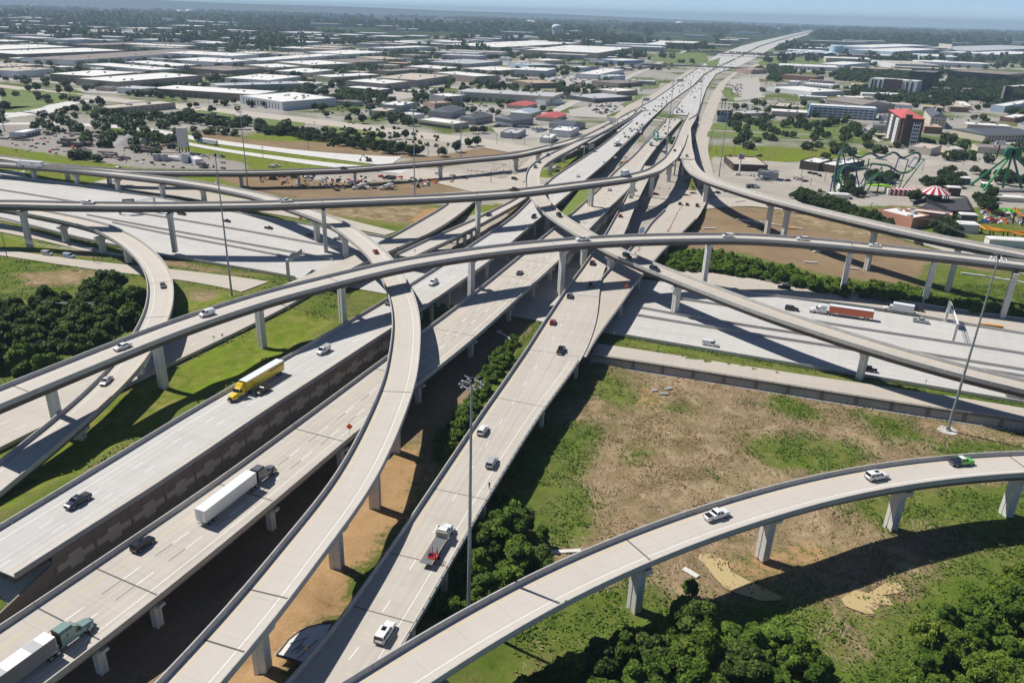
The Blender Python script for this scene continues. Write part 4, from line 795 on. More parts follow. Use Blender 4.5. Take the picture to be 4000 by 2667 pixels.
def crown_quads(seed,rx,rz,zc,nb,nl,leaf,br=(.28,.46),flat=0.0):
 rs=np.random.RandomState(seed);C=[];r_=[]
 while len(C)<nb:
  p=rs.uniform(-1,1,3);d=np.linalg.norm(p)
  if d>1 or d<.25:continue
  if p[2]<-.55:continue
  C.append(p*(rx*.74,rx*.74,rz*.78));r_.append(rs.uniform(*br)*rx*(1.1-.25*abs(p[2])))
 C=np.array(C);r_=np.array(r_);tone=rs.uniform(0,1,nb);prob=r_**2/(r_**2).sum();k=rs.choice(nb,nl*2,p=prob)
 d=rs.normal(0,1,(nl*2,3));d/=np.linalg.norm(d,axis=1)[:,None];rad=r_[k]*rs.uniform(.8,1.08,nl*2);P=C[k]+d*rad[:,None]*(1,1,.85)
 keep=np.ones(len(P),bool)
 for j in range(nb):keep&=~((np.linalg.norm(P-C[j],axis=1)<r_[j]*.72)&(k!=j))
 P,d,k=P[keep][:nl],d[keep][:nl],k[keep][:nl];P[:,2]+=zc
 Q=leaf_quads(P,d*.8+(0,0,.35),leaf,rs);UV=np.column_stack([rs.uniform(0,1,len(P)),np.clip(tone[k]*.7+.3*rs.uniform(0,1,len(P)),0,1)]);return Q,UV
def trunk_mesh(seed,h,r,spread,zc):
 rs=np.random.RandomState(seed);mb=MB();top=np.array([rs.uniform(-.3,.3),rs.uniform(-.3,.3),h]);mb.cyl((0,0,-.4),top,r,r*.62,7)
 for k in range(4):
  a=2*pi*k/4+rs.uniform(-.4,.4);e=top+np.array([cos(a)*spread,sin(a)*spread,(zc-h)*rs.uniform(.7,1.2)]);mb.cyl(top-(0,0,.1),e,r*.5,r*.18,5)
 return mb.mesh('trunk',BARK)
class TreeKind:
 def __init__(s,seed,rx,rz,zc,nb,nl,leaf,mtl,th,tr,br=(.28,.46)):
  s.Q,s.UV=crown_quads(seed,rx,rz,zc,nb,nl,leaf,br);s.me=quads_mesh('crown',s.Q,s.UV,mtl);s.tr=trunk_mesh(seed,th,tr,rx*.45,zc);s.h=zc+rz
NEAR=[TreeKind(10+k,*p)for k,p in enumerate([(3.2,3.4,4.6,30,5600,.46,LEAF_N,2.4,.2,(.18,.42)),(2.6,4.2,5.6,30,5200,.42,LEAF_N,3.0,.18,(.18,.44)),(3.9,2.9,4.0,36,6200,.50,LEAF_D,2.0,.22,(.15,.36)),(2.4,2.6,3.4,22,3600,.44,LEAF_Y,1.6,.14,(.2,.46)),(3.4,3.8,5.2,40,6000,.38,LEAF_N,2.6,.2,(.13,.34)),(3.0,3.2,4.4,26,4800,.56,LEAF_Y,2.2,.18,(.16,.40))])]
LEFT=[TreeKind(30+k,4.3,3.4,4.9,34,4200,.60,LEAF_D if k!=2 else LEAF_N,2.4,.26,(.16,.38))for k in range(3)]
TOWN=[TreeKind(50+k,4.6,3.1,4.6,18,680,1.0,LEAF_C,2.2,.3,(.2,.46))for k in range(4)]
FARK=[TreeKind(70+k,5.0,3.4,4.6,9,130,2.2,LEAF_C,2.0,.3,(.35,.55))for k in range(3)]
BUSH=[TreeKind(90+k,1.5,1.2,1.0,9,700,.32,LEAF_N if k else LEAF_W,.5,.06)for k in range(3)]
NTREE=[0]
def plant(kind,x,y,s,label,group,name='tree',cat='tree',z=None,rz=None):
 t=thing(name,label,cat,(x,y,(gz(x,y)if z is None else z)-.05),R.uniform(0,6.28)if rz is None else rz,group)
 t.scale=(s*R.uniform(.88,1.12),s*R.uniform(.88,1.12),s*R.uniform(.9,1.15));link('crown',kind.me,t);link('trunk',kind.tr,t);NTREE[0]+=1;return t
def in_poly(p,poly):
 c=False;n=len(poly)
 for i in range(n):
  a,b=poly[i],poly[(i+1)%n]
  if(a[1]>p[1])!=(b[1]>p[1])and p[0]<(b[0]-a[0])*(p[1]-a[1])/(b[1]-a[1])+a[0]:c=not c
 return c
def fill(pts,z,sp,nmax,avoid=()):
 """poisson-like scatter inside a ground polygon"""
 poly=[tuple(at(p[0],p[1],z)[:2])for p in pts];xs_=[p[0]for p in poly];ys_=[p[1]for p in poly];out=[]
 for _ in range(nmax*40):
  p=(R.uniform(min(xs_),max(xs_)),R.uniform(min(ys_),max(ys_)))
  if len(out)>=nmax:break
  if in_poly(p,poly)and all((p[0]-q[0])**2+(p[1]-q[1])**2>sp*sp for q in out):out.append(p)
 return out
def clear_of(x,y,r):
 for k,rb in RIBS.items():
  i=rb.near((x,y));d=math.hypot(rb.C[i][0]-x,rb.C[i][1]-y)
  if d<rb.W[i]+r:return False
 return True
# thicket in the lower right
for pts,n,lb in[([(2050,2740),(2230,2600),(2460,2520),(2760,2470),(3080,2570),(3230,2720),(3250,2950),(1950,2950)],52,'bright green tree of the thicket at the bottom edge below the nearest ramp'),
([(3480,2800),(3560,2600),(3700,2420),(3860,2300),(4150,2170),(4300,2900),(3420,2950)],44,'bright green tree of the thicket in the bottom right corner'),
([(1800,2330),(1900,2110),(2010,2010),(2120,2150),(2110,2330),(1950,2440)],16,'dark leafed tree in the clump between the collector road and nearest ramp')]:
 for k,p in enumerate(fill(pts,FZ,3.5,n)):
  if not clear_of(p[0],p[1],1.2):continue
  plant(R.choice(NEAR+[NEAR[3],NEAR[5],NEAR[4]]if 'corner' in lb else NEAR),p[0],p[1],R.uniform(.6,1.25),lb,'trees of the lower right thicket')
for px,py,s,lb in[(1968,1905,.85,'small round tree against the collector road below the walking person'),(1765,2420,.6,'small bright tree at the foot of the centre light mast'),(2690,2330,.55,'small bush like tree beside the yellow pond')]:
 p=at(px,py,FZ);plant(NEAR[0],p[0],p[1],s,lb,None)
for k,p in enumerate(fill([(-150,1250),(120,1215),(380,1160),(470,1130),(535,1180),(560,1280),(500,1380),(330,1470),(100,1520),(-150,1580)],2.6,5.4,60)):
 if clear_of(p[0],p[1],1.5):plant(LEFT[R.choice([0,0,1,1,2])],p[0],p[1],R.uniform(.8,1.15),'dark tree of the dense wood on the left side','trees of the left wood')
p=at(420,1125,2.5);plant(LEFT[0],p[0],p[1],1.05,'tall dark tree at the back of the left wood beside the curling ramp',None)
# town trees: (zoom x, zoom y) of the trunk foot
def zt(ox,oy,lst):return[(ox+a/2.351,oy+b/2.351)for a,b in lst]
TPX=zt(0,0,[(270,845),(345,840),(60,750),(160,750),(220,740),(540,860),(640,865),(570,780),(850,965),(920,965),(620,1040),(690,1040),(800,1040),(1240,880),(1370,890),(1430,885),(1580,915),(1690,935),(1800,990),(1830,885),(1930,860),(1990,965),(1950,1040),(2080,965),(2150,960),(2180,1030),(960,600),(1190,580),(530,640),(730,600),(250,635),(510,420),(970,390),(2140,590),(1600,650),(970,1060),(1040,1075),(1130,1080),(1220,1085),(1310,1085),(1430,1100),(1500,1110),(1580,1120),(1660,1130),(1760,1140),(1850,1150),(2000,1170),(2150,1190),(2250,1190),(1290,1300),(1420,1310),(1520,1330),(1600,1340),(20,1010),(60,1005),(1750,1000)])+zt(1000,0,[(850,1125),(980,1135),(1090,1110),(1250,1135),(1400,1160),(1450,1160),(540,1020),(620,1020),(90,990),(150,990),(220,1000),(590,880),(640,880),(760,790),(820,780),(480,820),(790,960),(880,940),(960,950),(1050,960),(1130,960),(1290,1285),(1370,1280),(2000,1230),(2080,1225),(1840,1400),(1710,1440),(1450,870),(1550,930),(1630,920),(400,720),(340,715),(560,660),(1240,1090),(2140,830),(1700,860),(1900,800),(230,1230),(330,1240),(430,1250),(540,1270),(620,1290),(700,1310),(820,1320),(930,1330),(1030,1350),(1130,1370),(1230,1390),(1320,1410),(1420,1430),(1480,1430),(1060,1290),(1150,1290),(1950,1350),(2030,1340),(650,1080),(840,1010),(930,1050),(1160,1070),(1940,960),(2080,930),(2180,900),(2240,880),(2250,1000),(2330,990)])+zt(2000,0,[(740,550),(800,520),(1350,745),(1430,735),(1300,670),(1250,670),(220,670),(300,670),(360,660),(440,650),(530,640),(800,625),(1000,660),(1130,665),(960,735),(390,870),(340,880),(740,885),(860,885),(920,885),(690,970),(740,975),(890,990),(940,985),(1070,940),(210,940),(480,975),(540,970),(1960,885),(1990,825),(2000,760),(2030,710),(2160,790),(2250,840),(2040,965),(2050,1050),(2160,1010),(2250,1005),(2300,890),(1230,600),(1290,590),(1400,610),(1480,640),(1540,650),(1600,620),(1550,580),(2100,650),(2200,640),(2300,630)])+zt(3000,0,[(250,610),(470,600),(550,590),(120,805),(140,885),(240,885),(330,885),(440,895),(530,895),(620,895),(620,835),(170,1085),(250,1065),(330,1030),(1060,1080),(1000,1160),(1500,1185),(1650,1195),(1250,1270),(1320,1270),(1490,1300),(1560,1315),(1630,1320),(1600,1450),(1700,1440),(1830,1430),(1890,1410),(960,1310),(1180,1330),(1720,1130),(1850,1150),(1960,1180),(1100,900),(1180,930),(1250,930),(1330,940),(1400,950),(780,870),(860,860),(940,870),(1000,930),(2000,1330),(2240,1350)])+zt(3000,600,[(1520,210),(1560,320),(1640,310),(1690,300),(1480,320),(1360,340),(1680,210),(1830,220),(1900,220),(2000,180),(2090,190),(2170,190),(1880,470),(1960,480),(2020,440),(380,390),(450,385),(1530,660),(1580,690),(1620,680),(990,170),(1060,200),(830,500),(880,540)])
for k,(px,py)in enumerate(TPX):
 if NTREE[0]>293:break
 p=at(px,py,0);d=math.hypot(p[0],p[1]);col='left' if px<1300 else('middle' if px<2450 else 'right')
 far_='beside the amusement rides' if(px>3000 and py>640)else('among the warehouses' if px<1900 and py<400 else('along the hedge line above the new road' if px<1900 else('near the freeway frontage' if px<3000 else 'among the hotels')))
 plant(R.choice(TOWN),p[0],p[1],R.uniform(.75,1.1)*(1.0 if py>380 else 1.1),'dark green town tree %s on the %s'%(far_,col)if far_!='among the hotels' else 'dark green tree among the hotels','town trees '+far_,z=0)
# masses of trees and brush that read as one: joined leaf geometry
def mass(name,items,mtl,keep=1.0):
 """items: (kind, x, y, z, scale)"""
 QS=[];US=[]
 for kd,x,y,z,s in items:
  a=R.uniform(0,6.28);c,q=cos(a),sin(a);n=len(kd.Q);sel=slice(None)if keep>=1 else NP.choice(n,int(n*keep),False)
  Q=kd.Q[sel]@np.array([(c,q,0),(-q,c,0),(0,0,1)])*(s,s,s*R.uniform(.85,1.15))+(x,y,z);QS.append(Q);U=kd.UV[sel].copy();U[:,1]=np.clip(U[:,1]+R.uniform(-.3,.3),0,1);US.append(U)
 o=link(name,quads_mesh(name,np.concatenate(QS),np.concatenate(US),mtl));struct(o,'stuff');return o
def brush(pts,z,sp,n,kinds,smin,smax,zf=None):
 return[(R.choice(kinds),x,y,gz(x,y)-.2,R.uniform(smin,smax))for x,y in fill(pts,z,sp,n)]
it=brush([(2570,1075),(2660,1000),(2760,985),(3060,1060),(3280,1118),(3300,1165),(3000,1095),(2700,1058)],0,2.2,170,BUSH,1.1,2.2)
it+=brush([(3280,1118),(3560,1140),(3700,1185),(4150,1250),(4150,1262),(3720,1208),(3460,1168),(3300,1140)],0,2.2,150,BUSH,1.1,2.2)
it+=[(R.choice(TOWN),x,y,-.8,R.uniform(.55,.75))for x,y in fill([(2680,1040),(2800,1020),(3250,1120),(3500,1160),(3460,1180),(3000,1100)],0,5,26)]
it0=it;o=mass('hedge',[i for i in it if i[0]in BUSH],LEAF_N);o['label']='dense green brush along the far side of the tan ramp';o['category']='brush'
o=mass('hedge',[i for i in it if i[0]in TOWN]or[(TOWN[0],60,330,0,.6)],LEAF_N);o['label']='taller bushes within the brush beside the tan ramp';o['category']='brush'
it=brush([(2050,2740),(2230,2600),(2460,2520),(2760,2470),(3080,2570),(3230,2720),(3250,2950),(1950,2950)],FZ,2.0,170,BUSH,1.0,2.0)+brush([(3560,2760),(3620,2620),(3780,2420),(3930,2290),(4150,2200),(4300,2900),(3500,2950)],FZ,2.0,120,BUSH,1,2)
it=it[:0]+it;it+=brush([(1690,1760),(1840,1560),(1950,1390),(2010,1340),(1960,1440),(1830,1660),(1730,1800)],0,1.6,90,BUSH,.8,1.9)
it+=brush([(1700,2400),(1790,2300),(1900,2050),(1960,1950),(2000,1990),(2050,2250),(1900,2420)],FZ,2,60,BUSH,.8,1.8)
o=mass('roadside_brush',it,LEAF_N);o['label']='green brush growing up beside the collector road';o['category']='brush'
it=[(R.choice(TOWN),x,y,gz(x,y)-.3,R.uniform(.55,.95))for pl,n in(([(3100,775),(3130,770),(3460,880),(3480,905),(3330,850),(3150,800)],46),([(3380,690),(3510,690),(3500,720),(3390,720)],22),([(3600,720),(3740,705),(3750,740),(3640,750)],26),([(3640,900),(3720,880),(3760,920),(3680,925)],16),([(3790,790),(3880,770),(3900,850),(3830,815)],18),([(3620,690),(3700,670),(4000,700),(4000,730),(3760,715)],26),([(3560,770),(3600,780),(3560,790)],4),([(3260,745),(3350,740),(3390,770),(3300,775)],10),([(3250,690),(3300,690),(3340,720),(3260,720)],8))for x,y in fill(pl,0,3.4,n)]
o=mass('park_trees',it,LEAF_C);o['label']='dark trees growing between the amusement rides';o['category']='trees'
it=[(R.choice(TOWN),x,y,gz(x,y)-.3,R.uniform(.5,1.0))for pl,n in((zt(0,0,[(1390,1065),(1700,1090),(2080,1140),(2240,1165),(2240,1200),(2000,1180),(1700,1150),(1380,1110)]),46),(zt(1000,0,[(0,1180),(200,1200),(560,1230),(900,1300),(1250,1360),(1480,1400),(1480,1440),(1200,1420),(700,1330),(300,1260),(0,1225)]),95),(zt(0,0,[(920,1030),(1180,1060),(1190,1090),(930,1070)]),12),(zt(0,0,[(1240,1250),(1640,1290),(1660,1350),(1260,1320)]),22))for x,y in fill(pl,0,4.0,n)]
o=mass('tree_line',it,LEAF_C);o['label']='long ragged tree line above the new lanes on the left';o['category']='trees'
it=brush([(1330,500),(1560,500),(1800,560),(1640,590),(1280,575)],0,3,60,BUSH,1,1.7)+brush([(200,515),(470,525),(560,540),(500,530)],0,3,40,BUSH,1,2)+brush([(3120,775),(3300,850),(3460,905),(3440,880),(3300,800),(3200,770)],0,2.2,110,BUSH,1.2,2.3)
o=mass('hedge',it,LEAF_D);o['label']='dark bushes along the fence of the amusement park and the yard';o['category']='brush'
# dry grass and weeds: separate blades and leaves standing on the ground where that cover grows
CG=CLS.reshape(ny,nx);ZG=GZ.reshape(ny,nx)
def scatter(cls,x0,x1,y0,y1,n,seed,frac=None):
 rs=np.random.RandomState(seed);P=np.column_stack([rs.uniform(x0,x1,n),rs.uniform(y0,y1,n)]);P=P[(np.abs(P[:,0])<P[:,1]*.8+20)]
 J_=P+rs.normal(0,2.4,P.shape)+np.stack([vnoise(P,5,91),vnoise(P,5,92)],1)*9-4.5;iy=((J_[:,1]-GY0)/GS).round().astype(int).clip(0,ny-1);ix=((J_[:,0]-GX0)/GS).round().astype(int).clip(0,nx-1);ok=np.isin(CG[iy,ix],cls)
 if frac is not None:ok&=rs.rand(len(P))<frac(P)
 P=P[ok];Z=np.array([gz(*p)for p in P]);return P,Z,rs
def off_roads(P,Z):
 ok=np.ones(len(P),bool)
 for rb in(r_l,r_fl,r_i30,r_u,r_s1,r_sl):
  la,ji=rib_lat(rb,P);ok&=~(np.abs(la)<rb.W[ji]+.4)
 return P[ok],Z[ok]
P,Z,rs=scatter([DRY],5,260,80,330,330000,41,lambda P:np.clip((vnoise(P,7,21)*.5+vnoise(P,2.2,22)*.5-.30)*4,0,1));P,Z=off_roads(P,Z)
m_=len(P);a=rs.uniform(0,2*pi,m_);h=rs.uniform(.2,.55,m_)*(.6+.8*vnoise(P,4,25));w_=rs.uniform(.06,.17,m_);la=vnoise(P,11,26)*2*pi;lean=np.stack([np.cos(la),np.sin(la)],1)*h[:,None]*1.3+rs.normal(0,.3,(m_,2))*h[:,None]
u=np.stack([np.cos(a),np.sin(a),0*a],1)*w_[:,None];b0=np.column_stack([P,Z-.03]);tp=np.column_stack([P+lean,Z+h*.75])
o=link('dry_grass',quads_mesh('dry_grass',np.stack([b0-u,b0+u,tp+u*1.2,tp-u*1.2],1),np.column_stack([rs.uniform(0,1,m_),np.clip(vnoise(P,5,27)*.8+rs.uniform(-.2,.4,m_),0,1)]),LEAF_T));struct(o,'stuff');o['label']='tall dry straw coloured grass covering the field';o['category']='grass'
def weeds(cls,box,n,seed,hm,size,label,mtl,frac):
 P,Z,rs=scatter(cls,*box,n,seed,frac);P,Z=off_roads(P,Z);m_=len(P);hump=np.clip((vnoise(P,3.2,seed)*.6+vnoise(P,1.3,seed+1)*.4-.3)*1.9,0,1)*hm
 C=np.column_stack([P,Z+hump*rs.uniform(.5,1.05,m_)+.05]);Q=leaf_quads(C,np.tile((0,0,1.0),(m_,1)),size,rs,1.7,.45)
 o=link('weeds',quads_mesh('weeds',Q,np.column_stack([rs.uniform(0,1,m_),np.clip(vnoise(P,6,seed+3)*.9+rs.uniform(-.25,.25,m_),0,1)]),mtl));struct(o,'stuff');o['label']=label;o['category']='weeds'
weeds([WEED],(5,260,60,330),330000,51,.9,.42,'rank green weeds growing in patches over the dry field',LEAF_W,lambda P:np.clip((vnoise(P,5,61)*.6+vnoise(P,1.8,62)*.4-.28)*4,0,1))
weeds([WEED],(-330,-60,150,360),90000,53,.8,.6,'rough green undergrowth around the left wood',LEAF_W,lambda P:np.clip((vnoise(P,6,63)-.3)*3,0,1))
weeds([DRY,TAN],(5,260,80,330),160000,57,.5,.32,'scattered low weeds among the dry grass',LEAF_W,lambda P:np.clip((vnoise(P,9,65)*.5+vnoise(P,2,66)*.5-.62)*6,0,1))
# the far woods: low clumps, thinning into towns
def woods(n,x0,x1,y0,y1,thr,sc_,size,seed=31):
 rs=np.random.RandomState(seed);P=np.column_stack([rs.uniform(x0,x1,n),rs.uniform(y0,y1,n)]);d=vnoise(P,sc_,seed)*.65+vnoise(P,sc_/4,seed+1)*.35
 P=P[(d>thr)&(np.abs(P[:,0])<P[:,1]*.78+150)];ok=np.ones(len(P),bool)
 for rb in(far_sb,far_nb,r_fe,r_fw,r_av):
  C=rb.C[::2,:2];k=((P[:,None,:]-C[None])**2).sum(2);j=k.argmin(1);ok&=np.sqrt(k[np.arange(len(P)),j])>rb.W[::2][j]+size*4.5
 return P[ok]
FARQ,FARU=crown_quads(81,1.0,.75,.75,7,60,.62,(.4,.6))
FARQ2,FARU2=crown_quads(83,1.0,.75,.75,8,110,.42,(.35,.55))
def wood_mass(P,smin,smax,label,Q0,U0,seed,blocks=()):
 rs=np.random.RandomState(seed)
 for bx in blocks:
  c,ax,ay,hx,hy=bx;d=P-c;P=P[~((np.abs(d@ax)<hx)&(np.abs(d@ay)<hy))]
 n=len(P);s=rs.uniform(smin,smax,n);a=rs.uniform(0,6.28,n);c_,s_=np.cos(a),np.sin(a);m_=len(Q0)
 Q=np.empty((n,m_,4,3));Q[...,0]=(Q0[None,...,0]*c_[:,None,None]-Q0[None,...,1]*s_[:,None,None])*s[:,None,None]+P[:,0,None,None]
 Q[...,1]=(Q0[None,...,0]*s_[:,None,None]+Q0[None,...,1]*c_[:,None,None])*s[:,None,None]+P[:,1,None,None];Q[...,2]=Q0[None,...,2]*(s*rs.uniform(.9,1.3,n))[:,None,None]-.3
 U=np.repeat(U0[None],n,0).copy();U[...,1]=np.clip(U[...,1]*.5+rs.uniform(0,.6,n)[:,None],0,1)
 o=link('distant_trees',quads_mesh('distant_trees',Q.reshape(-1,4,3),U.reshape(-1,2),LEAF_C));struct(o,'stuff');o['label']=label;o['category']='trees';return o
# ------------------------------------------------------------------ buildings
WALLS=dict(tan=mat('wall_tan',(.40,.35,.29),.9,.08,.1),white=mat('wall_white',(.66,.67,.68),.8,.05,.1),brown=mat('wall_brownblock',(.235,.195,.165),.9,.1,.1),grey=mat('wall_grey',(.36,.37,.38),.85,.08,.1),blue=mat('wall_blue',(.16,.27,.42),.7,.05,.1),pblue=mat('wall_paleblue',(.42,.52,.60),.8,.05,.1),
dark=mat('wall_dark',(.09,.095,.105),.6,.1,.1),brick=mat('wall_brick',(.235,.135,.10),.9,.12,.3),cream=mat('wall_cream',(.55,.49,.40),.9,.06,.1),pink=mat('wall_pink',(.50,.37,.32),.9,.08,.1),salmon=mat('wall_salmon',(.60,.29,.20),.9,.08,.2),red=mat('wall_red',(.42,.045,.045),.7,.1,.3),black=mat('glass_black',(.012,.014,.018),.12,.3,.05,spec=.6),dbrown=mat('wall_darkbrown',(.075,.055,.045),.8,.1,.2))
ROOFS=dict(white=mat('roof_white',(.74,.73,.70),.8,.09,.06),beige=mat('roof_beige',(.50,.44,.37),.9,.12,.06),brown=mat('roof_brown',(.255,.22,.195),.9,.1,.08),grey=mat('roof_grey',(.46,.47,.48),.8,.14,.07),dgrey=mat('roof_darkgrey',(.17,.175,.185),.85,.12,.2),mred=mat('roof_maroon',(.26,.055,.06),.7,.1,.5),red=mat('roof_red',(.52,.12,.12),.75,.12,.5),tanr=mat('roof_tan',(.48,.36,.26),.9,.1,.1),slate=mat('roof_slate',(.10,.11,.13),.7,.12,.4),metal=mat('roof_metal',(.50,.55,.60),.4,.1,.3,metal=.3))
GLASS=mat('window_glass',(.025,.035,.05),.1,spec=.6)
DOORM=mat('dock_door',(.10,.105,.11),.8);DOORW=mat('dock_door_white',(.6,.6,.58),.7);HVAC=mat('roof_unit_metal',(.45,.45,.44),.6,.1,1.0)
BLOCKS=[]
_sh={}
def shared(key,fn):
 if key not in _sh:_sh[key]=fn()
 return _sh[key]
def unit_box(mtl):return shared(('box',mtl.name),lambda:MB().box((0,0,0),(1,1,1)).mesh('box',mtl))
def put_box(name,mtl,parent,loc,dim,rz=0.0):
 o=link(name,unit_box(mtl),parent,loc,rz);o.scale=dim;return o
class Bld:pass
def block(name,label,cat,corners,h,wall,roof,group=None,z0=0.0,units=3,par=.7,seed=None,door=None,win=None,band=None,facade_px=None):
 """corners L, F, R are roof corners seen in the photo (left, nearest, right)"""
 rs=random.Random(str(corners)if seed is None else seed)
 L,F,Rr=[np.array(at(p[0],p[1],z0+h)[:2])for p in corners]
 e1,e2=L-F,Rr-F;n1,n2=np.linalg.norm(e1),np.linalg.norm(e2);u2=e2/n2
 u1=np.array([-u2[1],u2[0]]);u1=u1 if u1@e1>0 else-u1
 if n1>n2:u1=e1/n1;t_=np.array([u1[1],-u1[0]]);u2=t_ if t_@e2>0 else-t_
 n1=max(abs(e1@u1),4.0);n2=max(abs(e2@u2),4.0)
 t=thing(name,label,cat,(F[0],F[1],z0),math.atan2(u2[1],u2[0]),group);ys=1 if(u2[0]*u1[1]-u2[1]*u1[0])>0 else-1
 B=Bld();B.t=t;B.n1,B.n2,B.h,B.ys=n1,n2,h,ys;B.F=F;B.u1,B.u2=u1,u2
 q=lambda x,y:(x,y*ys)
 wm=MB();poly=[q(0,0),q(n2,0),q(n2,n1),q(0,n1)]
 wm.prism(poly,-.3,h-.02);obj('wall',wm,WALLS[wall],t)
 rm=MB();i=.35;rm.prism([q(i,i),q(n2-i,i),q(n2-i,n1-i),q(i,n1-i)],h-.1,h+.05);ro=obj('roof',rm,ROOFS[roof],t)
 if par:
  pm=MB()
  for a,b in((q(0,0),q(n2,i)),(q(0,n1-i),q(n2,n1)),(q(0,i),q(i,n1-i)),(q(n2-i,i),q(n2,n1-i))):
   pm.box(((a[0]+b[0])/2,(a[1]+b[1])/2,h+par/2-.02),(abs(b[0]-a[0]),abs(b[1]-a[1]),par))
  obj('coping',pm,WALLS[wall]if band is None else WALLS[band],t)
 for k in range(units):
  x,y=rs.uniform(.1,.9)*n2,rs.uniform(.12,.88)*n1;s=rs.uniform(.8,1.5)
  put_box('roof_unit',HVAC,ro,(x,y*ys,h+.65*s),(2.4*s,1.8*s,1.3*s))
 B.q=q;BLOCKS.append((F+e1*0+u1*n1/2+u2*n2/2,u2,u1,n2/2+4,n1/2+4))
 if door:doors(B,*door)
 if win:windows(B,*win)
 return B
def doors(B,side,n,a=.1,b=.9,w=3.0,h=3.6,z=1.2,mtl=None,name='loading_door'):
 mtl=mtl or DOORM;L_=B.n2 if side=='R' else B.n1
 for k in range(n):
  s=(a+(b-a)*(k+.5)/n)*L_;x,y=(s,-.06)if side=='R' else(-.06,s)
  dim=(w,.16,h)if side=='R' else(.16,w,h);put_box(name,mtl,B.t,(x,y*B.ys,z+h/2),dim)
def windows(B,side,cols,rows,w,h,z0,dz,a=.06,b=.94,mtl=None,name='window',skip=None):
 mtl=mtl or GLASS;L_=B.n2 if side=='R' else B.n1
 for r in range(rows):
  for k in range(cols):
   if skip and skip(k,r):continue
   s=(a+(b-a)*(k+.5)/cols)*L_;x,y=(s,-.05)if side=='R' else(-.05,s);dim=(w,.14,h)if side=='R' else(.14,w,h)
   put_box(name,mtl,B.t,(x,y*B.ys,z0+r*dz+h/2),dim)
def Z(n,pts):
 ox,oy,s={1:(0,0,2.351),2:(1000,0,2.351),3:(2000,0,2.351),4:(3000,0,2.351),8:(3000,600,2.351),9:(1900,480,3.92),10:(2400,560,3.92)}[n]
 return[(ox+p[0]/s,oy+p[1]/s)for p in pts]
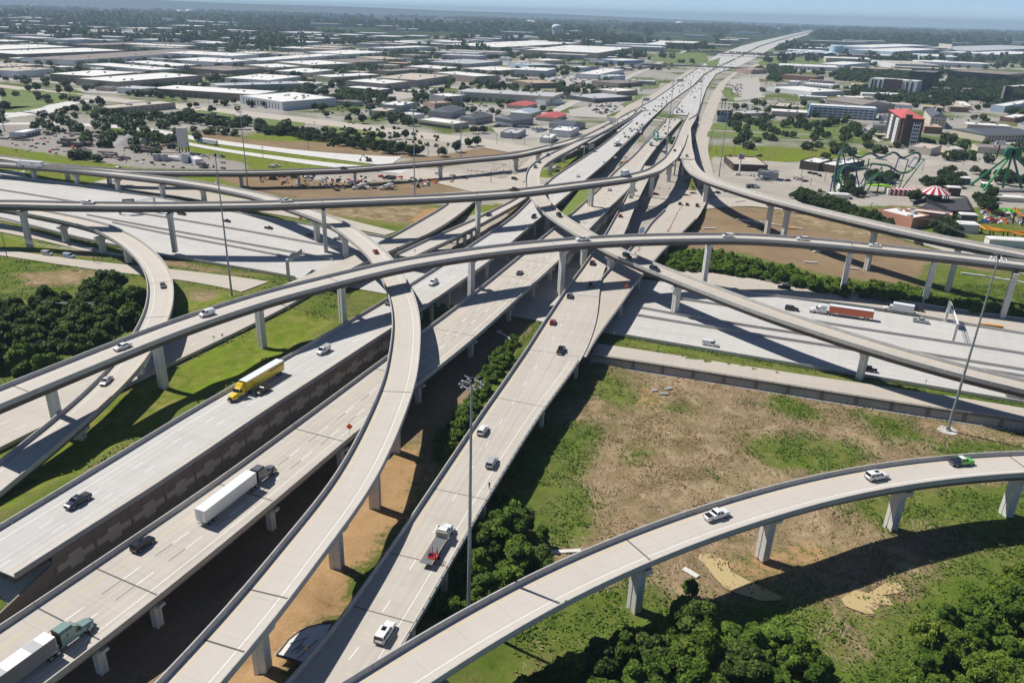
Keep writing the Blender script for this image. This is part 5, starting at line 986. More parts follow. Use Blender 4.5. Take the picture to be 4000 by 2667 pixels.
WH=[
(1,(645,728),(1075,757),(1855,697),9,'tan','white',6,'white roofed tan warehouse with a row of dark dock doors above the left meadow',dict(door=('R',12,.25,.68))),
(1,(750,592),(1400,648),(1530,625),7,'white','white',3,'long low white building behind the tan dock warehouse',{}),
(1,(1125,568),(1590,612),(1830,602),7,'white','white',3,'white shed just right of the long low white building',{}),
(1,(1530,548),(2040,578),(2360,556),8,'white','white',4,'white warehouse behind the single tall dark tree',{}),
(1,(1690,625),(2065,655),(2420,632),10,'brown','brown',5,'brown warehouse with brown roof and ribbed wall on the left',dict(door=('R',3,.5,.9))),
(1,(385,525),(690,560),(2000,470),9,'white','brown',7,'very long brown roofed warehouse with dark blue trim',dict(band='blue',door=('R',10,.1,.6))),
(1,(-120,470),(160,503),(1170,466),10,'brown','white',6,'brown walled warehouse with bright roof at the left edge',{}),
(1,(670,405),(850,420),(1440,402),9,'brown','brown',4,'dark brown flat warehouse far left',{}),
(1,(850,980),(1010,1002),(1610,948),6,'tan','beige',4,'low tan panelled warehouse beside the meadow and hedge',dict(win=('R',10,1,.5,4.5,.3,0))),
(1,(1810,770),(2000,792),(2760,772),7,'grey','grey',8,'pale grey corrugated warehouse behind the white office block',{}),
(1,(1600,808),(1690,828),(1850,806),5,'dark','grey',2,'small dark glazed office in front of the corrugated warehouse',{}),
(1,(1850,682),(1990,700),(2090,684),5,'brown','brown',1,'small brown annex against the ribbed brown warehouse',{}),
(1,(-80,418),(260,445),(520,422),8,'grey','white',3,'pale warehouse below the left tree belt',{}),
(2,(-150,882),(240,942),(602,886),9,'white','white',9,'white office block with dark vertical window strips',dict(win=('L',13,1,1.1,6.2,1.2,0))),
(2,(-120,545),(60,562),(785,506),8,'white','white',5,'long white walled warehouse left of the brown roofed ones',{}),
(2,(170,570),(520,602),(835,577),9,'tan','white',6,'tan block warehouse with a bright roof and many small roof units',{}),
(2,(-110,597),(150,625),(405,610),9,'tan','white',4,'tan warehouse with open dark bays left of the many unit roof',dict(door=('R',5,.3,.95,5,5,0))),
(2,(500,478),(830,503),(1222,480),8,'white','white',5,'wide white warehouse with pale walls in the middle left',{}),
(2,(620,550),(900,577),(1146,558),8,'tan','brown',4,'tan warehouse with brown gravel roof',{}),
(2,(920,522),(1150,550),(1330,540),7,'tan','beige',2,'beige roofed warehouse right of the gravel roof',{}),
(2,(1010,438),(1210,448),(1640,432),9,'white','white',4,'bright warehouse by the far tree belt',{}),
(2,(1670,410),(2230,438),(3000,398),13,'tan','white',14,'huge pale distribution warehouse left of the water tower',dict(door=('L',9,.3,.62,4,5))),
(2,(1260,503),(1450,517),(1605,510),7,'brown','brown',2,'brown flat warehouse with awnings near the tree clump',{}),
(2,(1615,565),(1950,592),(2265,565),8,'grey','grey',4,'grey warehouse with streaked roof right of the tree clump',{}),
(2,(1350,612),(1700,638),(1880,622),6,'tan','white',4,'white roofed low warehouse above the corrugated brown one',{}),
(2,(1110,645),(1230,660),(1580,638),7,'brown','brown',3,'corrugated brown warehouse beside the tan complex',{}),
(2,(470,697),(690,714),(1150,690),7,'tan','white',4,'white roofed warehouse behind the conifers',{}),
(2,(815,745),(1180,775),(1412,750),9,'tan','white',5,'tan striped warehouse with a blue tank on its left end',{}),
(2,(1140,708),(1480,742),(1805,695),10,'tan','beige',4,'tan warehouse with beige roof and dark dock recesses',dict(door=('R',6,.3,.95,4,4.5))),
(2,(1620,668),(2020,708),(2175,690),10,'tan','white',3,'right wing of the tan warehouse complex',{}),
(2,(800,803),(1130,832),(1222,815),6,'dark','white',2,'low dark walled shed in front of the tan complex',{}),
(2,(1870,630),(2200,655),(2480,636),7,'cream','white',4,'cream commercial block with tall doorways',{}),
(2,(1590,870),(1770,893),(1908,876),7,'grey','white',2,'grey box shop with a light roof near the parked cars',{}),
(2,(1188,950),(1335,975),(1477,942),8,'grey','white',4,'square grey building with several roof fans',{}),
(2,(1540,938),(1640,955),(1795,944),6,'pink','tanr',2,'pinkish low building between the grey box shops',{}),
(2,(1478,1100),(1815,1145),(1957,1125),5,'cream','white',1,'flat white roofed pavilion office with a rooftop well',dict(win=('L',16,1,2.2,2.6,.5,0))),
(2,(1310,1043),(1450,1062),(1512,1046),4.5,'white','white',1,'small white restaurant by the avenue',{}),
(2,(800,658),(980,670),(1112,664),6,'brown','beige',2,'small brown shed left of the corrugated warehouse',{}),
(3,(200,450),(790,490),(1110,440),14,'tan','white',12,'large distribution warehouse with a row of white dock doors near the railway',dict(door=('L',10,.35,.66,4.5,6,1,DOORW))),
(3,(755,545),(1000,562),(1217,556),8,'blue','white',3,'long blue walled building with white roof',{}),
(3,(145,543),(300,560),(420,550),8,'tan','white',3,'tan box building left of the blue one',{}),
(3,(-40,580),(150,603),(325,590),7,'pblue','grey',3,'blue grey warehouse at the centre left',{}),
(3,(565,612),(660,625),(732,615),7,'pblue','white',0,'small pale blue box building above the white lot',{}),
(3,(660,665),(790,690),(1030,640),8,'white','white',4,'wide white building behind the pale blue one',{}),
(3,(775,690),(900,702),(1042,700),8,'pblue','white',2,'pale blue walled shop beside the packed car lot',{}),
(3,(710,748),(980,772),(1205,757),6,'brown','brown',3,'low brown strip with a long shaded front',{}),
(3,(0,738),(180,770),(367,755),7,'brown','tanr',2,'tan roofed hall left of the packed car lot',{}),
(3,(810,818),(960,845),(1155,832),6,'tan','white',2,'bright roofed shop behind the frontage trees',{}),
(3,(450,878),(760,912),(1105,890),5,'dark','grey',4,'dark strip mall with light roof beside the flag',{}),
(3,(215,905),(310,930),(465,915),6,'white','white',1,'white gabled shop beside the palms',{}),
(9,(965,115),(1285,140),(1425,75),5.5,'white','white',2,'white showroom with a blue band beside the used car lot',dict(band='blue')),
(9,(850,212),(985,245),(1078,180),4,'white','white',2,'small white office below the blue banded showroom',dict(win=('R',4,1,1.6,1.8,.8,0))),
(9,(215,152),(470,172),(605,112),4.5,'grey','grey',2,'grey blue workshop beside the crowded car lot',{}),
(3,(1250,400),(1410,418),(1560,385),12,'pblue','white',2,'pale grey blue hall beside the brick hotel',{}),
(3,(1435,388),(1660,402),(1737,386),19,'brick','white',3,'long brick hotel with white window bays near the horizon',dict(win=('L',10,5,3,1.9,2,3.3))),
(3,(1330,442),(1370,448),(1415,440),5,'white','white',0,'little white building by the railway',{}),
(4,(105,688),(430,712),(470,700),8,'brick','brown',2,'long low brick building on the right',{}),
(4,(205,742),(275,758),(300,745),8,'white','white',1,'white block at the end of the service centre',{}),
(4,(300,768),(590,790),(660,780),5,'white','white',3,'white service centre with a row of bay doors',dict(door=('L',8,.1,.9,4,3,0,DOORM))),
(4,(0,800),(400,850),(520,820),6,'white','white',3,'white showroom behind the right hand trees',{}),
(4,(950,553),(1170,590),(1405,578),11,'white','beige',6,'white store with stepped walls in front of the factory',{}),
(4,(1400,598),(1500,610),(1690,622),9,'brown','beige',2,'brown wing of the store in front of the factory',{}),
(4,(690,610),(770,625),(1330,650),9,'tan','beige',5,'long tan roofed mall above the hotels',{}),
(4,(640,570),(700,600),(930,580),9,'white','white',2,'white store with a round red front',{}),
(4,(760,418),(960,440),(1500,420),22,'pblue','white',5,'pale factory hall with stepped white roofs',{}),
(4,(950,450),(1150,478),(1700,450),18,'pblue','white',5,'lower front hall of the pale factory',{}),
(4,(1300,492),(1480,520),(1850,540),14,'pblue','white',4,'long pale shed at the front of the factory',{}),
(4,(1580,402),(1700,412),(1790,420),30,'cream','white',1,'tall cream block on top of the factory',{}),
(4,(1500,432),(1900,470),(2700,440),18,'grey','grey',9,'wide grey plant filling the right horizon',{}),
(4,(1870,470),(2100,505),(2600,490),14,'grey','white',5,'grey plant hall with blue vents on the right',{}),
(4,(2100,960),(2180,980),(2480,930),8,'pblue','white',4,'pale office with green trim at the right edge',{}),
(4,(1720,930),(1790,975),(1850,965),5,'cream','white',1,'small cream building in the right trees',{}),
(4,(2210,1060),(2270,1090),(2400,1060),5,'brick','white',1,'brick diner with white roof at the right edge',{}),
(4,(1330,1335),(1500,1372),(1600,1340),6,'cream','beige',1,'cream flat roofed building above the amusement rides',dict(door=('L',1,.7,.9,4,4,0))),
(4,(1600,1340),(1690,1375),(1780,1370),5,'cream','grey',1,'low cream building behind two dark trees right of the lot',{}),
(4,(85,950),(180,985),(220,950),5,'dbrown','beige',2,'dark low restaurant left of the blue striped motel',{}),
(3,(2110,1020),(2150,1050),(2360,1040),4,'cream','grey',3,'low cream shop on the right of the frontage road',{}),
(3,(2170,630),(2200,645),(2345,640),8,'pink','tanr',1,'pinkish block right of the railway bridge',{}),
(1,(170,1200),(220,1225),(368,1190),4,'white','white',0,'open fronted white shed at the back of the yard',dict(door=('R',5,.05,.95,3.2,2.8,0))),
(1,(1720,1440),(1790,1475),(1830,1450),3.2,'white','white',0,'white site container beside the batching silo',{}),
(1,(1690,1410),(1715,1425),(1745,1408),6,'white','grey',0,'small raised white control cabin beside the silo',{}),
(8,(1010,520),(1330,600),(1500,580),6,'salmon','white',3,'salmon walled hall with a pale canopy beside the black lot',{}),
(8,(1130,480),(1260,520),(1690,575),7,'salmon','white',2,'white roofed rear part of the salmon hall',{}),
(8,(370,50),(470,95),(590,60),6,'dbrown','white',2,'dark brown restaurant with white roof beside the coaster',{}),
(8,(525,85),(620,120),(890,70),5.5,'dbrown','white',4,'flat dark restaurant with red wall behind the coaster',{}),
(8,(460,375),(530,405),(600,385),4,'cream','dgrey',0,'yellow ticket booth with dark roof beside the hedge',{}),
(10,(1680,200),(1830,330),(2310,320),4.5,'dbrown','beige',1,'red roofed restaurant with a tall sign by the frontage road',{}),
(10,(1790,318),(1850,345),(2300,335),3.0,'cream','mred',0,'front porch wing of the red roofed restaurant',{}),
(10,(2180,400),(2200,440),(2500,470),5,'grey','dgrey',1,'fuel station canopy beside the parked delivery truck',{}),
]
CATS={'warehouse':'warehouse','hotel':'hotel','restaurant':'restaurant','office':'office','motel':'motel','canopy':'canopy','factory':'factory','plant':'factory','shop':'shop','container':'container','cabin':'cabin','booth':'booth','store':'store','mall':'mall'}
for zn,L_,F_,R_,h_,wl_,rf_,un,lb,ex in WH:
 ct=next((v for k,v in CATS.items()if k in lb),'building')
 block({'building':'commercial_building'}.get(ct,ct),lb,ct,Z(zn,(L_,F_,R_)),h_,wl_,rf_,None,0.0,un,**ex)
# motel with blue ends and open galleries
B=block('motel','five storey white motel with blue ends and open galleries','motel',Z(4,[(392,970),(1008,1004),(1040,985)]),13,'blue','white',units=2)
for r in range(4):put_box('gallery',WALLS['white'],B.t,(-.6,B.n1*.5*B.ys,2.6+r*3.0),(1.2,B.n1*.93,.9))
for k in range(13):put_box('gallery_pier',WALLS['white'],B.t,(-.7,B.n1*(.04+.92*k/12)*B.ys,6.2),(1.1,.7,12.4))
windows(B,'L',24,4,2.0,1.6,1.0,3.0,.05,.95)
def gable(B,h,rm,ov=.4,hip=0.0,along='R'):
 q=B.q;a,b=B.n2,B.n1;z=B.h+.04;mb=MB()
 if along=='R':P=[q(-ov,-ov),q(a+ov,-ov),q(a+ov,b+ov),q(-ov,b+ov)];r=[q(hip,b/2),q(a-hip,b/2)];F_=[(0,1,5,4),(2,3,4,5),(1,2,5),(3,0,4)]
 else:P=[q(-ov,-ov),q(a+ov,-ov),q(a+ov,b+ov),q(-ov,b+ov)];r=[q(a/2,hip),q(a/2,b-hip)];F_=[(1,2,5,4),(3,0,4,5),(0,1,4),(2,3,5)]
 mb.add([(p[0],p[1],z)for p in P]+[(p[0],p[1],z+h)for p in r],F_+[(3,2,1,0)]);return obj('gable_roof',mb,rm,B.t)
B=block('hotel','tall dark hotel with red hipped roofs and white bays','hotel',Z(4,[(1115,1010),(1230,1085),(1432,1092)]),25,'dbrown','red',units=0,par=0)
gable(B,5,ROOFS['red'],1.2,B.n1*.45,'R' if B.n2>B.n1 else 'L')
for k in(.2,.62):put_box('bay',WALLS['white'],B.t,(-.5,B.n1*k*B.ys,11.5),(1.2,B.n1*.2,23))
put_box('bay',WALLS['white'],B.t,(B.n2*.72,-.5*B.ys,11.0),(B.n2*.34,1.2,22));put_box('sign_tower',WALLS['dbrown'],B.t,(B.n2*.3,-.9*B.ys,14),(B.n2*.28,2.6,29));put_box('corner_strip',WALLS['salmon'],B.t,(B.n2*.12,-.3*B.ys,12),(1.0,.8,24))
windows(B,'R',3,6,1.5,1.9,3,3.4,.58,.86,name='window');windows(B,'L',4,6,1.4,1.9,3,3.4,.1,.8)
for o in B.t.children:
 if o.name.startswith('window'):o.location=o.location+Vector((-1.05 if o.scale[0]<.5 else 0,-1.05*B.ys if o.scale[1]<.5 else 0,0))
p=at(3000+1110/2.351,1215/2.351,4);put_box('entrance_canopy',WALLS['cream'],B.t,(-9,B.n1*.5*B.ys,4.6),(9,12,.8))
B=block('hotel','grey hotel with slate gabled roof and purple signed tower','hotel',Z(4,[(1440,1010),(1500,1075),(1640,1080)]),12,'cream','slate',units=0,par=0);gable(B,4,ROOFS['slate'],.6,1,'L' if B.n1>B.n2 else 'R')
tw=put_box('tower',WALLS['cream'],B.t,(B.n2*.6,B.n1*.4*B.ys,10),(6,6,20));put_box('tower_sign',mat('purple_sign',(.09,.045,.13),.6),B.t,(B.n2*.6,(B.n1*.4-3.1)*B.ys,17),(4.4,.2,5));windows(B,'R',4,3,1.5,1.6,1.5,3.3)
B=block('hotel','grey gabled three storey hotel behind the blue motel','hotel',Z(4,[(530,915),(860,965),(1000,935)]),10,'tan','grey',units=0,par=0);gable(B,4,mat('roof_brownmetal',(.27,.235,.215),.7,.08,.4),.6,3,'L' if B.n1>B.n2 else 'R');windows(B,'L',12,3,1.5,1.5,1,3.0)
B=block('hotel','white hotel with a dark central facade and black window strips','hotel',Z(4,[(935,722),(1375,752),(1400,742)]),22,'white','white',units=3)
put_box('centre_facade',mat('facade_dark',(.085,.055,.05),.6,.2,.2),B.t,(-.4,B.n1*.5*B.ys,11.4),(1.4,B.n1*.38,24));
for k in(.1,.2,.76,.86,.93):put_box('window_strip',WALLS['black'],B.t,(-.15,B.n1*k*B.ys,11),(.5,B.n1*.035,20))
B=block('office_tower','black glass office tower rising behind the right hand wood','office',Z(4,[(1325,655),(1530,672),(1590,655)]),34,'black','dgrey',units=4)
B=block('office_building','long black glass office building deep in the right hand wood','office',Z(4,[(1640,655),(2200,690),(2420,672)]),20,'black','brown',units=4)
B=block('office_building','black glass office with a brown corner pier at the right edge','office',Z(4,[(2195,792),(2260,800),(2520,780)]),24,'black','white',units=2)
put_box('corner_pier',WALLS['tan'],B.t,(-.5,B.n1*.98*B.ys,12),(3,3,25))
B=block('motel','grey roofed motel with arched galleries at the right edge','motel',Z(4,[(1870,1180),(2000,1240),(2480,1235)]),7,'cream','slate',units=0,par=0);gable(B,3,ROOFS['slate'],.8,3,'R' if B.n2>B.n1 else 'L');windows(B,'R',14,2,1.8,1.8,.6,3.2)
for lb,c in(('slate roofed two storey motel block nearest the pavilion office',[(1640,1005),(1790,1035),(1925,995)]),('slate roofed motel block further right beside the car park',[(1905,1070),(2010,1090),(2175,1060)]),('slate roofed motel block at the edge of the crowded car lot',[(2250,1075),(2350,1105),(2550,1085)])):
 B=block('motel',lb,'motel',Z(2,c),6.5,'grey','slate',units=0,par=0);gable(B,3.2,ROOFS['slate'],.9,4,'R' if B.n2>B.n1 else 'L');windows(B,'R',9,2,1.6,1.6,.7,3.0)
B=block('motel','low dark roofed motel wing behind the blue banded showroom','motel',Z(3,[(340,1130),(560,1155),(660,1130)]),5,'grey','slate',units=0,par=0);gable(B,2.6,ROOFS['slate'],.8,3,'R' if B.n2>B.n1 else 'L')
for lb,c,rf in(('low house with red tiled roof and white gable beside the car park',[(280,1050),(400,1085),(500,1050)],'red'),('red roofed restaurant left of the white gabled shop',[(20,945),(130,975),(230,950)],'red'),('white metal roofed house left of the red gable',[(60,1010),(170,1045),(270,1015)],'metal'),('dark hip roofed house among the central trees',[(1090,600),(1200,620),(1330,590)],'dgrey')):
 B=block('house',lb,'house',Z(3,c),4,'cream',rf,units=0,par=0);gable(B,2.6,ROOFS[rf],.8,1.5,'R' if B.n2>B.n1 else 'L')
# far warehouses and houses filling the plain, aligned with the streets
DR=(np.array([.957,-.29]),np.array([.29,.957]))
rsb=random.Random(77);FB=[]
NOGO=[[(2740,478),(3395,488),(3490,560),(3460,600),(3080,640),(2740,640)],[(-200,455),(1000,470),(1700,500),(2060,585),(2200,700),(-200,720)],[(-100,335),(360,350),(360,470),(-100,480)],[(3100,600),(4100,600),(4100,900),(3000,900)],[(2420,200),(2760,200),(2760,262),(2560,262)],[(2990,215),(3270,230),(3270,262),(2990,262)],[(620,430),(950,440),(1260,470),(1260,520),(620,490)],[(2100,285),(2360,285),(2360,350),(2100,350)],[(1280,345),(1740,340),(1760,400),(1280,400)]]
STREETS=[]
def clash(c,hx,hy):
 pp=proj(c[0],c[1])
 if hx>3 and any(in_poly(pp,g_)for g_ in NOGO):return True
 for so,sd,sn,sw in STREETS:
  if hx>3 and abs((c-so)@sn)<sw+(hy if abs(sn@DR[1])>.7 else hx)+4:return True
 for b in BLOCKS+FB:
  d=b[0]-c
  if abs(d@b[1])<b[3]+hx and abs(d@b[2])<b[4]+hy:return True
 for rb in RIBS.values():
  k=np.hypot(rb.C[:,0]-c[0],rb.C[:,1]-c[1]);j=k.argmin()
  if k[j]<rb.W[j]+max(hx,hy)+8:return True
 return False
def far_building(x,y,hx,hy,h,wl_,rf_,label,group,small=False):
 c=np.array([x,y]);label='%s walled %s roofed %s on the %s'%(wl_.replace('pblue','pale blue'),rf_.replace('tanr','tan').replace('dgrey','dark grey'),label,'left' if x<-.25*y else('right' if x>.2*y else 'middle'))
 if abs(x)>y*.74+60 or clash(c,hx,hy):return False
 FB.append((c,DR[0],DR[1],hx+6,hy+6));t=thing('commercial_building' if small else('distant_building' if 'horizon' in group else 'warehouse'),label,'building' if small else 'warehouse',(x,y,0),math.atan2(DR[0][1],DR[0][0]),group)
 put_box('wall',WALLS[wl_],t,(0,0,h/2),(2*hx,2*hy,h));put_box('roof',ROOFS[rf_],t,(0,0,h+.12),(2*hx-.6,2*hy-.6,.25))
 if y<2300:
  for _ in range(2 if small else 5):put_box('roof_unit',HVAC,t,(rsb.uniform(-.8,.8)*hx,rsb.uniform(-.8,.8)*hy,h+.8),(2.6,2,1.4))
  if not small:
   for q in range(int(hx/9)):put_box('loading_door',DOORM,t,(-hx*.7+q*9,-hy-.05,2.8),(3.4,.16,3.4))
 return True
ASM=mat('street_concrete',(.47,.445,.40),.9,.1,.1)
for ax,lst in((0,(905,1150,1420,1760,2150,2700,3300)),(1,(-1700,-1240,-860,-520,-215))):
 for v_ in lst:
  o_=DR[1-ax]*v_;STREETS.append((o_,DR[ax],DR[1-ax],7.0));l0,l1=((-2600,80)if ax==0 else(900,3600));k=MB();a,b=o_+DR[ax]*l0,o_+DR[ax]*l1;q=DR[1-ax]*7
  if ax==0:b=o_+DR[0]*min(l1,v_*.30-130)
  k.add([(*(a-q),.13+.02*ax),(*(b-q),.13+.02*ax),(*(b+q),.13+.02*ax),(*(a+q),.13+.02*ax)],[(0,1,2,3)]);struct(obj('street',k,ASM))
n=0
for _ in range(3000):
 if n>=150:break
 y=rsb.uniform(900,3600);x=rsb.uniform(-.72,.05 if y<1900 else.55)*y
 n+=far_building(x,y,rsb.uniform(30,95),rsb.uniform(22,55),rsb.uniform(7,12),rsb.choice(['tan','white','white','brown','grey','cream']),rsb.choice(['white','white','white','beige','brown','grey']),'warehouse far off on the industrial plain','far warehouses')
n=0
for _ in range(4000):
 if n>=110:break
 y=rsb.uniform(620,2600);x=rsb.uniform(-.70,.70)*y
 if x>.14*y+20 and y>1500:continue
 n+=far_building(x,y,rsb.uniform(8,22),rsb.uniform(7,16),rsb.uniform(4,7),rsb.choice(['tan','white','cream','grey','brick']),rsb.choice(['white','white','beige','brown','grey','dgrey','tanr']),'small building in the town behind','small town buildings',True)
n=0
for _ in range(4000):
 if n>=230:break
 y=rsb.uniform(3400,10500);x=rsb.uniform(-.70,.70)*y
 n+=far_building(x,y,rsb.uniform(40,170),rsb.uniform(25,60),rsb.uniform(9,18),rsb.choice(['white','tan','grey','pblue']),rsb.choice(['white','white','white','grey']),'building far out towards the horizon','buildings towards the horizon')
# joined masses of trees round them
BL=[(b[0],b[1],b[2],b[3]+1,b[4]+1)for b in BLOCKS+FB]
P=woods(2600,-800,860,560,1300,.50,120,4.5,131);P=np.array([p for p in P if p[1]>700 or abs(p[0])>260])
wood_mass(P,3.4,5.4,'trees scattered through the town streets',FARQ2,FARU2,1,BL)
P=woods(5200,-1900,1700,1200,2300,.52,260,5,137);wood_mass(P,4.5,7,'belts of dark trees among the warehouses',FARQ2,FARU2,2,BL)
P=np.array([p for p in fill(Z(4,[(1440,850),(1500,800),(1650,760),(2500,740),(2500,900),(2300,960),(1900,960),(1600,970),(1480,930)]),0,6.5,260)]);wood_mass(P,6,8.5,'dense dark wood around the black office blocks',FARQ2,FARU2,3,BL)
P=np.array([p for p in fill(Z(4,[(700,860),(900,810),(1450,870),(1450,960),(1080,940),(760,900)]),0,6.5,110)]);wood_mass(P,5,7,'dark trees around the white hotel',FARQ2,FARU2,4,BL)
P=np.array([p for p in fill(Z(4,[(540,700),(800,650),(1330,690),(1300,740),(900,760),(620,740)]),0,8,120)]);wood_mass(P,5,7.5,'dark trees below the mall',FARQ2,FARU2,5,BL)
P=np.array([p for p in fill(Z(4,[(0,640),(160,600),(240,680),(60,760),(0,740)]),0,7,70)]);wood_mass(P,5,7.5,'dark trees right of the railway bridge',FARQ2,FARU2,6,BL)
P=np.array([p for p in fill(Z(2,[(0,370),(300,350),(900,360),(1400,390),(1300,420),(700,410),(60,440)]),0,14,170)]);wood_mass(P,7,10,'long tree belt behind the middle warehouses',FARQ2,FARU2,7,BL)
P=np.array([p for p in fill(Z(2,[(600,940),(760,860),(900,850),(1180,880),(1220,920),(1000,980),(780,990)]),0,6,40)]);wood_mass(P,4.5,6.5,'tall dark grove behind the red topped sign',FARQ2,FARU2,8,BL)
P=woods(7500,-3600,3400,2200,4600,.50,420,7,149);wood_mass(P,8,13,'far tree belts on the plain',FARQ,FARU,9,BL)
P=woods(12000,-7500,7500,4500,10500,.50,800,12,151);wood_mass(P,15,26,'woods merging into a dark band below the horizon',FARQ,FARU,10,BL)
# ------------------------------------------------------------------ vehicles (x forward, origin on the road under the middle)
def paint(name,c,rough=.28,coat=.5):return mat('paint_'+name,c,rough,coat=coat,spec=.5)
PAINT=dict(white=paint('white',(.78,.78,.77)),silver=paint('silver',(.42,.43,.44)),grey=paint('grey',(.13,.135,.14)),black=paint('black',(.012,.012,.014)),navy=paint('navy',(.012,.018,.04)),red=paint('red',(.34,.018,.015)),maroon=paint('maroon',(.10,.012,.016)),blue=paint('blue',(.02,.08,.25)),yellow=paint('yellow',(.78,.56,.02)),orange=paint('orange',(.62,.10,.025)),green=paint('green',(.10,.55,.04)),teal=paint('teal',(.20,.30,.27)),tan=paint('tan',(.35,.31,.25)),lblue=paint('light_blue',(.35,.48,.62)))
CGLASS=mat('car_glass',(.008,.011,.016),.08,spec=.7);TYRE=mat('tyre',(.018,.018,.02),.9);RIM=mat('wheel_rim',(.45,.45,.46),.35,metal=.7);CHROME=mat('chrome',(.6,.6,.6),.2,metal=.9);LAMPW=mat('headlamp',(.75,.75,.72),.15);LAMPR=mat('tail_lamp',(.35,.012,.01),.25);BLKP=mat('black_plastic',(.02,.02,.021),.6);GREYT=mat('trailer_grey',(.22,.22,.23),.6)
def loft(mb,st,mi=0):
 """st: list of rings (each k,3)"""
 k=len(st[0]);V=np.concatenate(st);f=[]
 for i in range(len(st)-1):
  for j in range(k):f.append((i*k+j,i*k+(j+1)%k,(i+1)*k+(j+1)%k,(i+1)*k+j))
 f+=[tuple(range(k-1,-1,-1)),tuple((len(st)-1)*k+j for j in range(k))];return mb.add(V,f,mi=mi)
def ring(x,w,zb,zt,r=.12):
 return np.array([(x,-w*.86,zb),(x,-w,zb+.18),(x,-w,zt-r*1.6),(x,-w+r,zt),(x,w-r,zt),(x,w,zt-r*1.6),(x,w,zb+.18),(x,w*.86,zb)])
SPEC={
'sedan':(4.85,1.86,.22,.92,1.0,1.06,-1.85,1.12,-1.05,.28,1.45,.33,1.42,-1.42),
'hatch':(4.35,1.80,.22,.92,1.0,1.02,-2.0,1.05,-1.65,.2,1.5,.32,1.3,-1.3),
'suv':(4.95,1.96,.27,1.06,1.14,1.16,-2.38,1.12,-2.12,.30,1.78,.38,1.46,-1.46),
'bigsuv':(5.35,2.04,.30,1.14,1.22,1.22,-2.58,1.12,-2.42,.42,1.92,.40,1.60,-1.55),
'jeep':(4.7,1.90,.38,1.16,1.18,1.18,-2.15,.72,-2.1,.52,1.88,.43,1.5,-1.45),
'pickup':(5.85,2.03,.34,1.20,1.26,1.24,-.85,1.32,-.62,.62,1.93,.42,1.86,-1.82),
'van':(5.65,2.02,.28,1.12,1.28,1.28,-2.78,1.72,-2.74,.92,2.08,.38,1.8,-1.62),
'smallvan':(4.75,1.85,.22,1.0,1.16,1.16,-2.34,1.42,-2.30,.55,1.86,.33,1.5,-1.45),
}
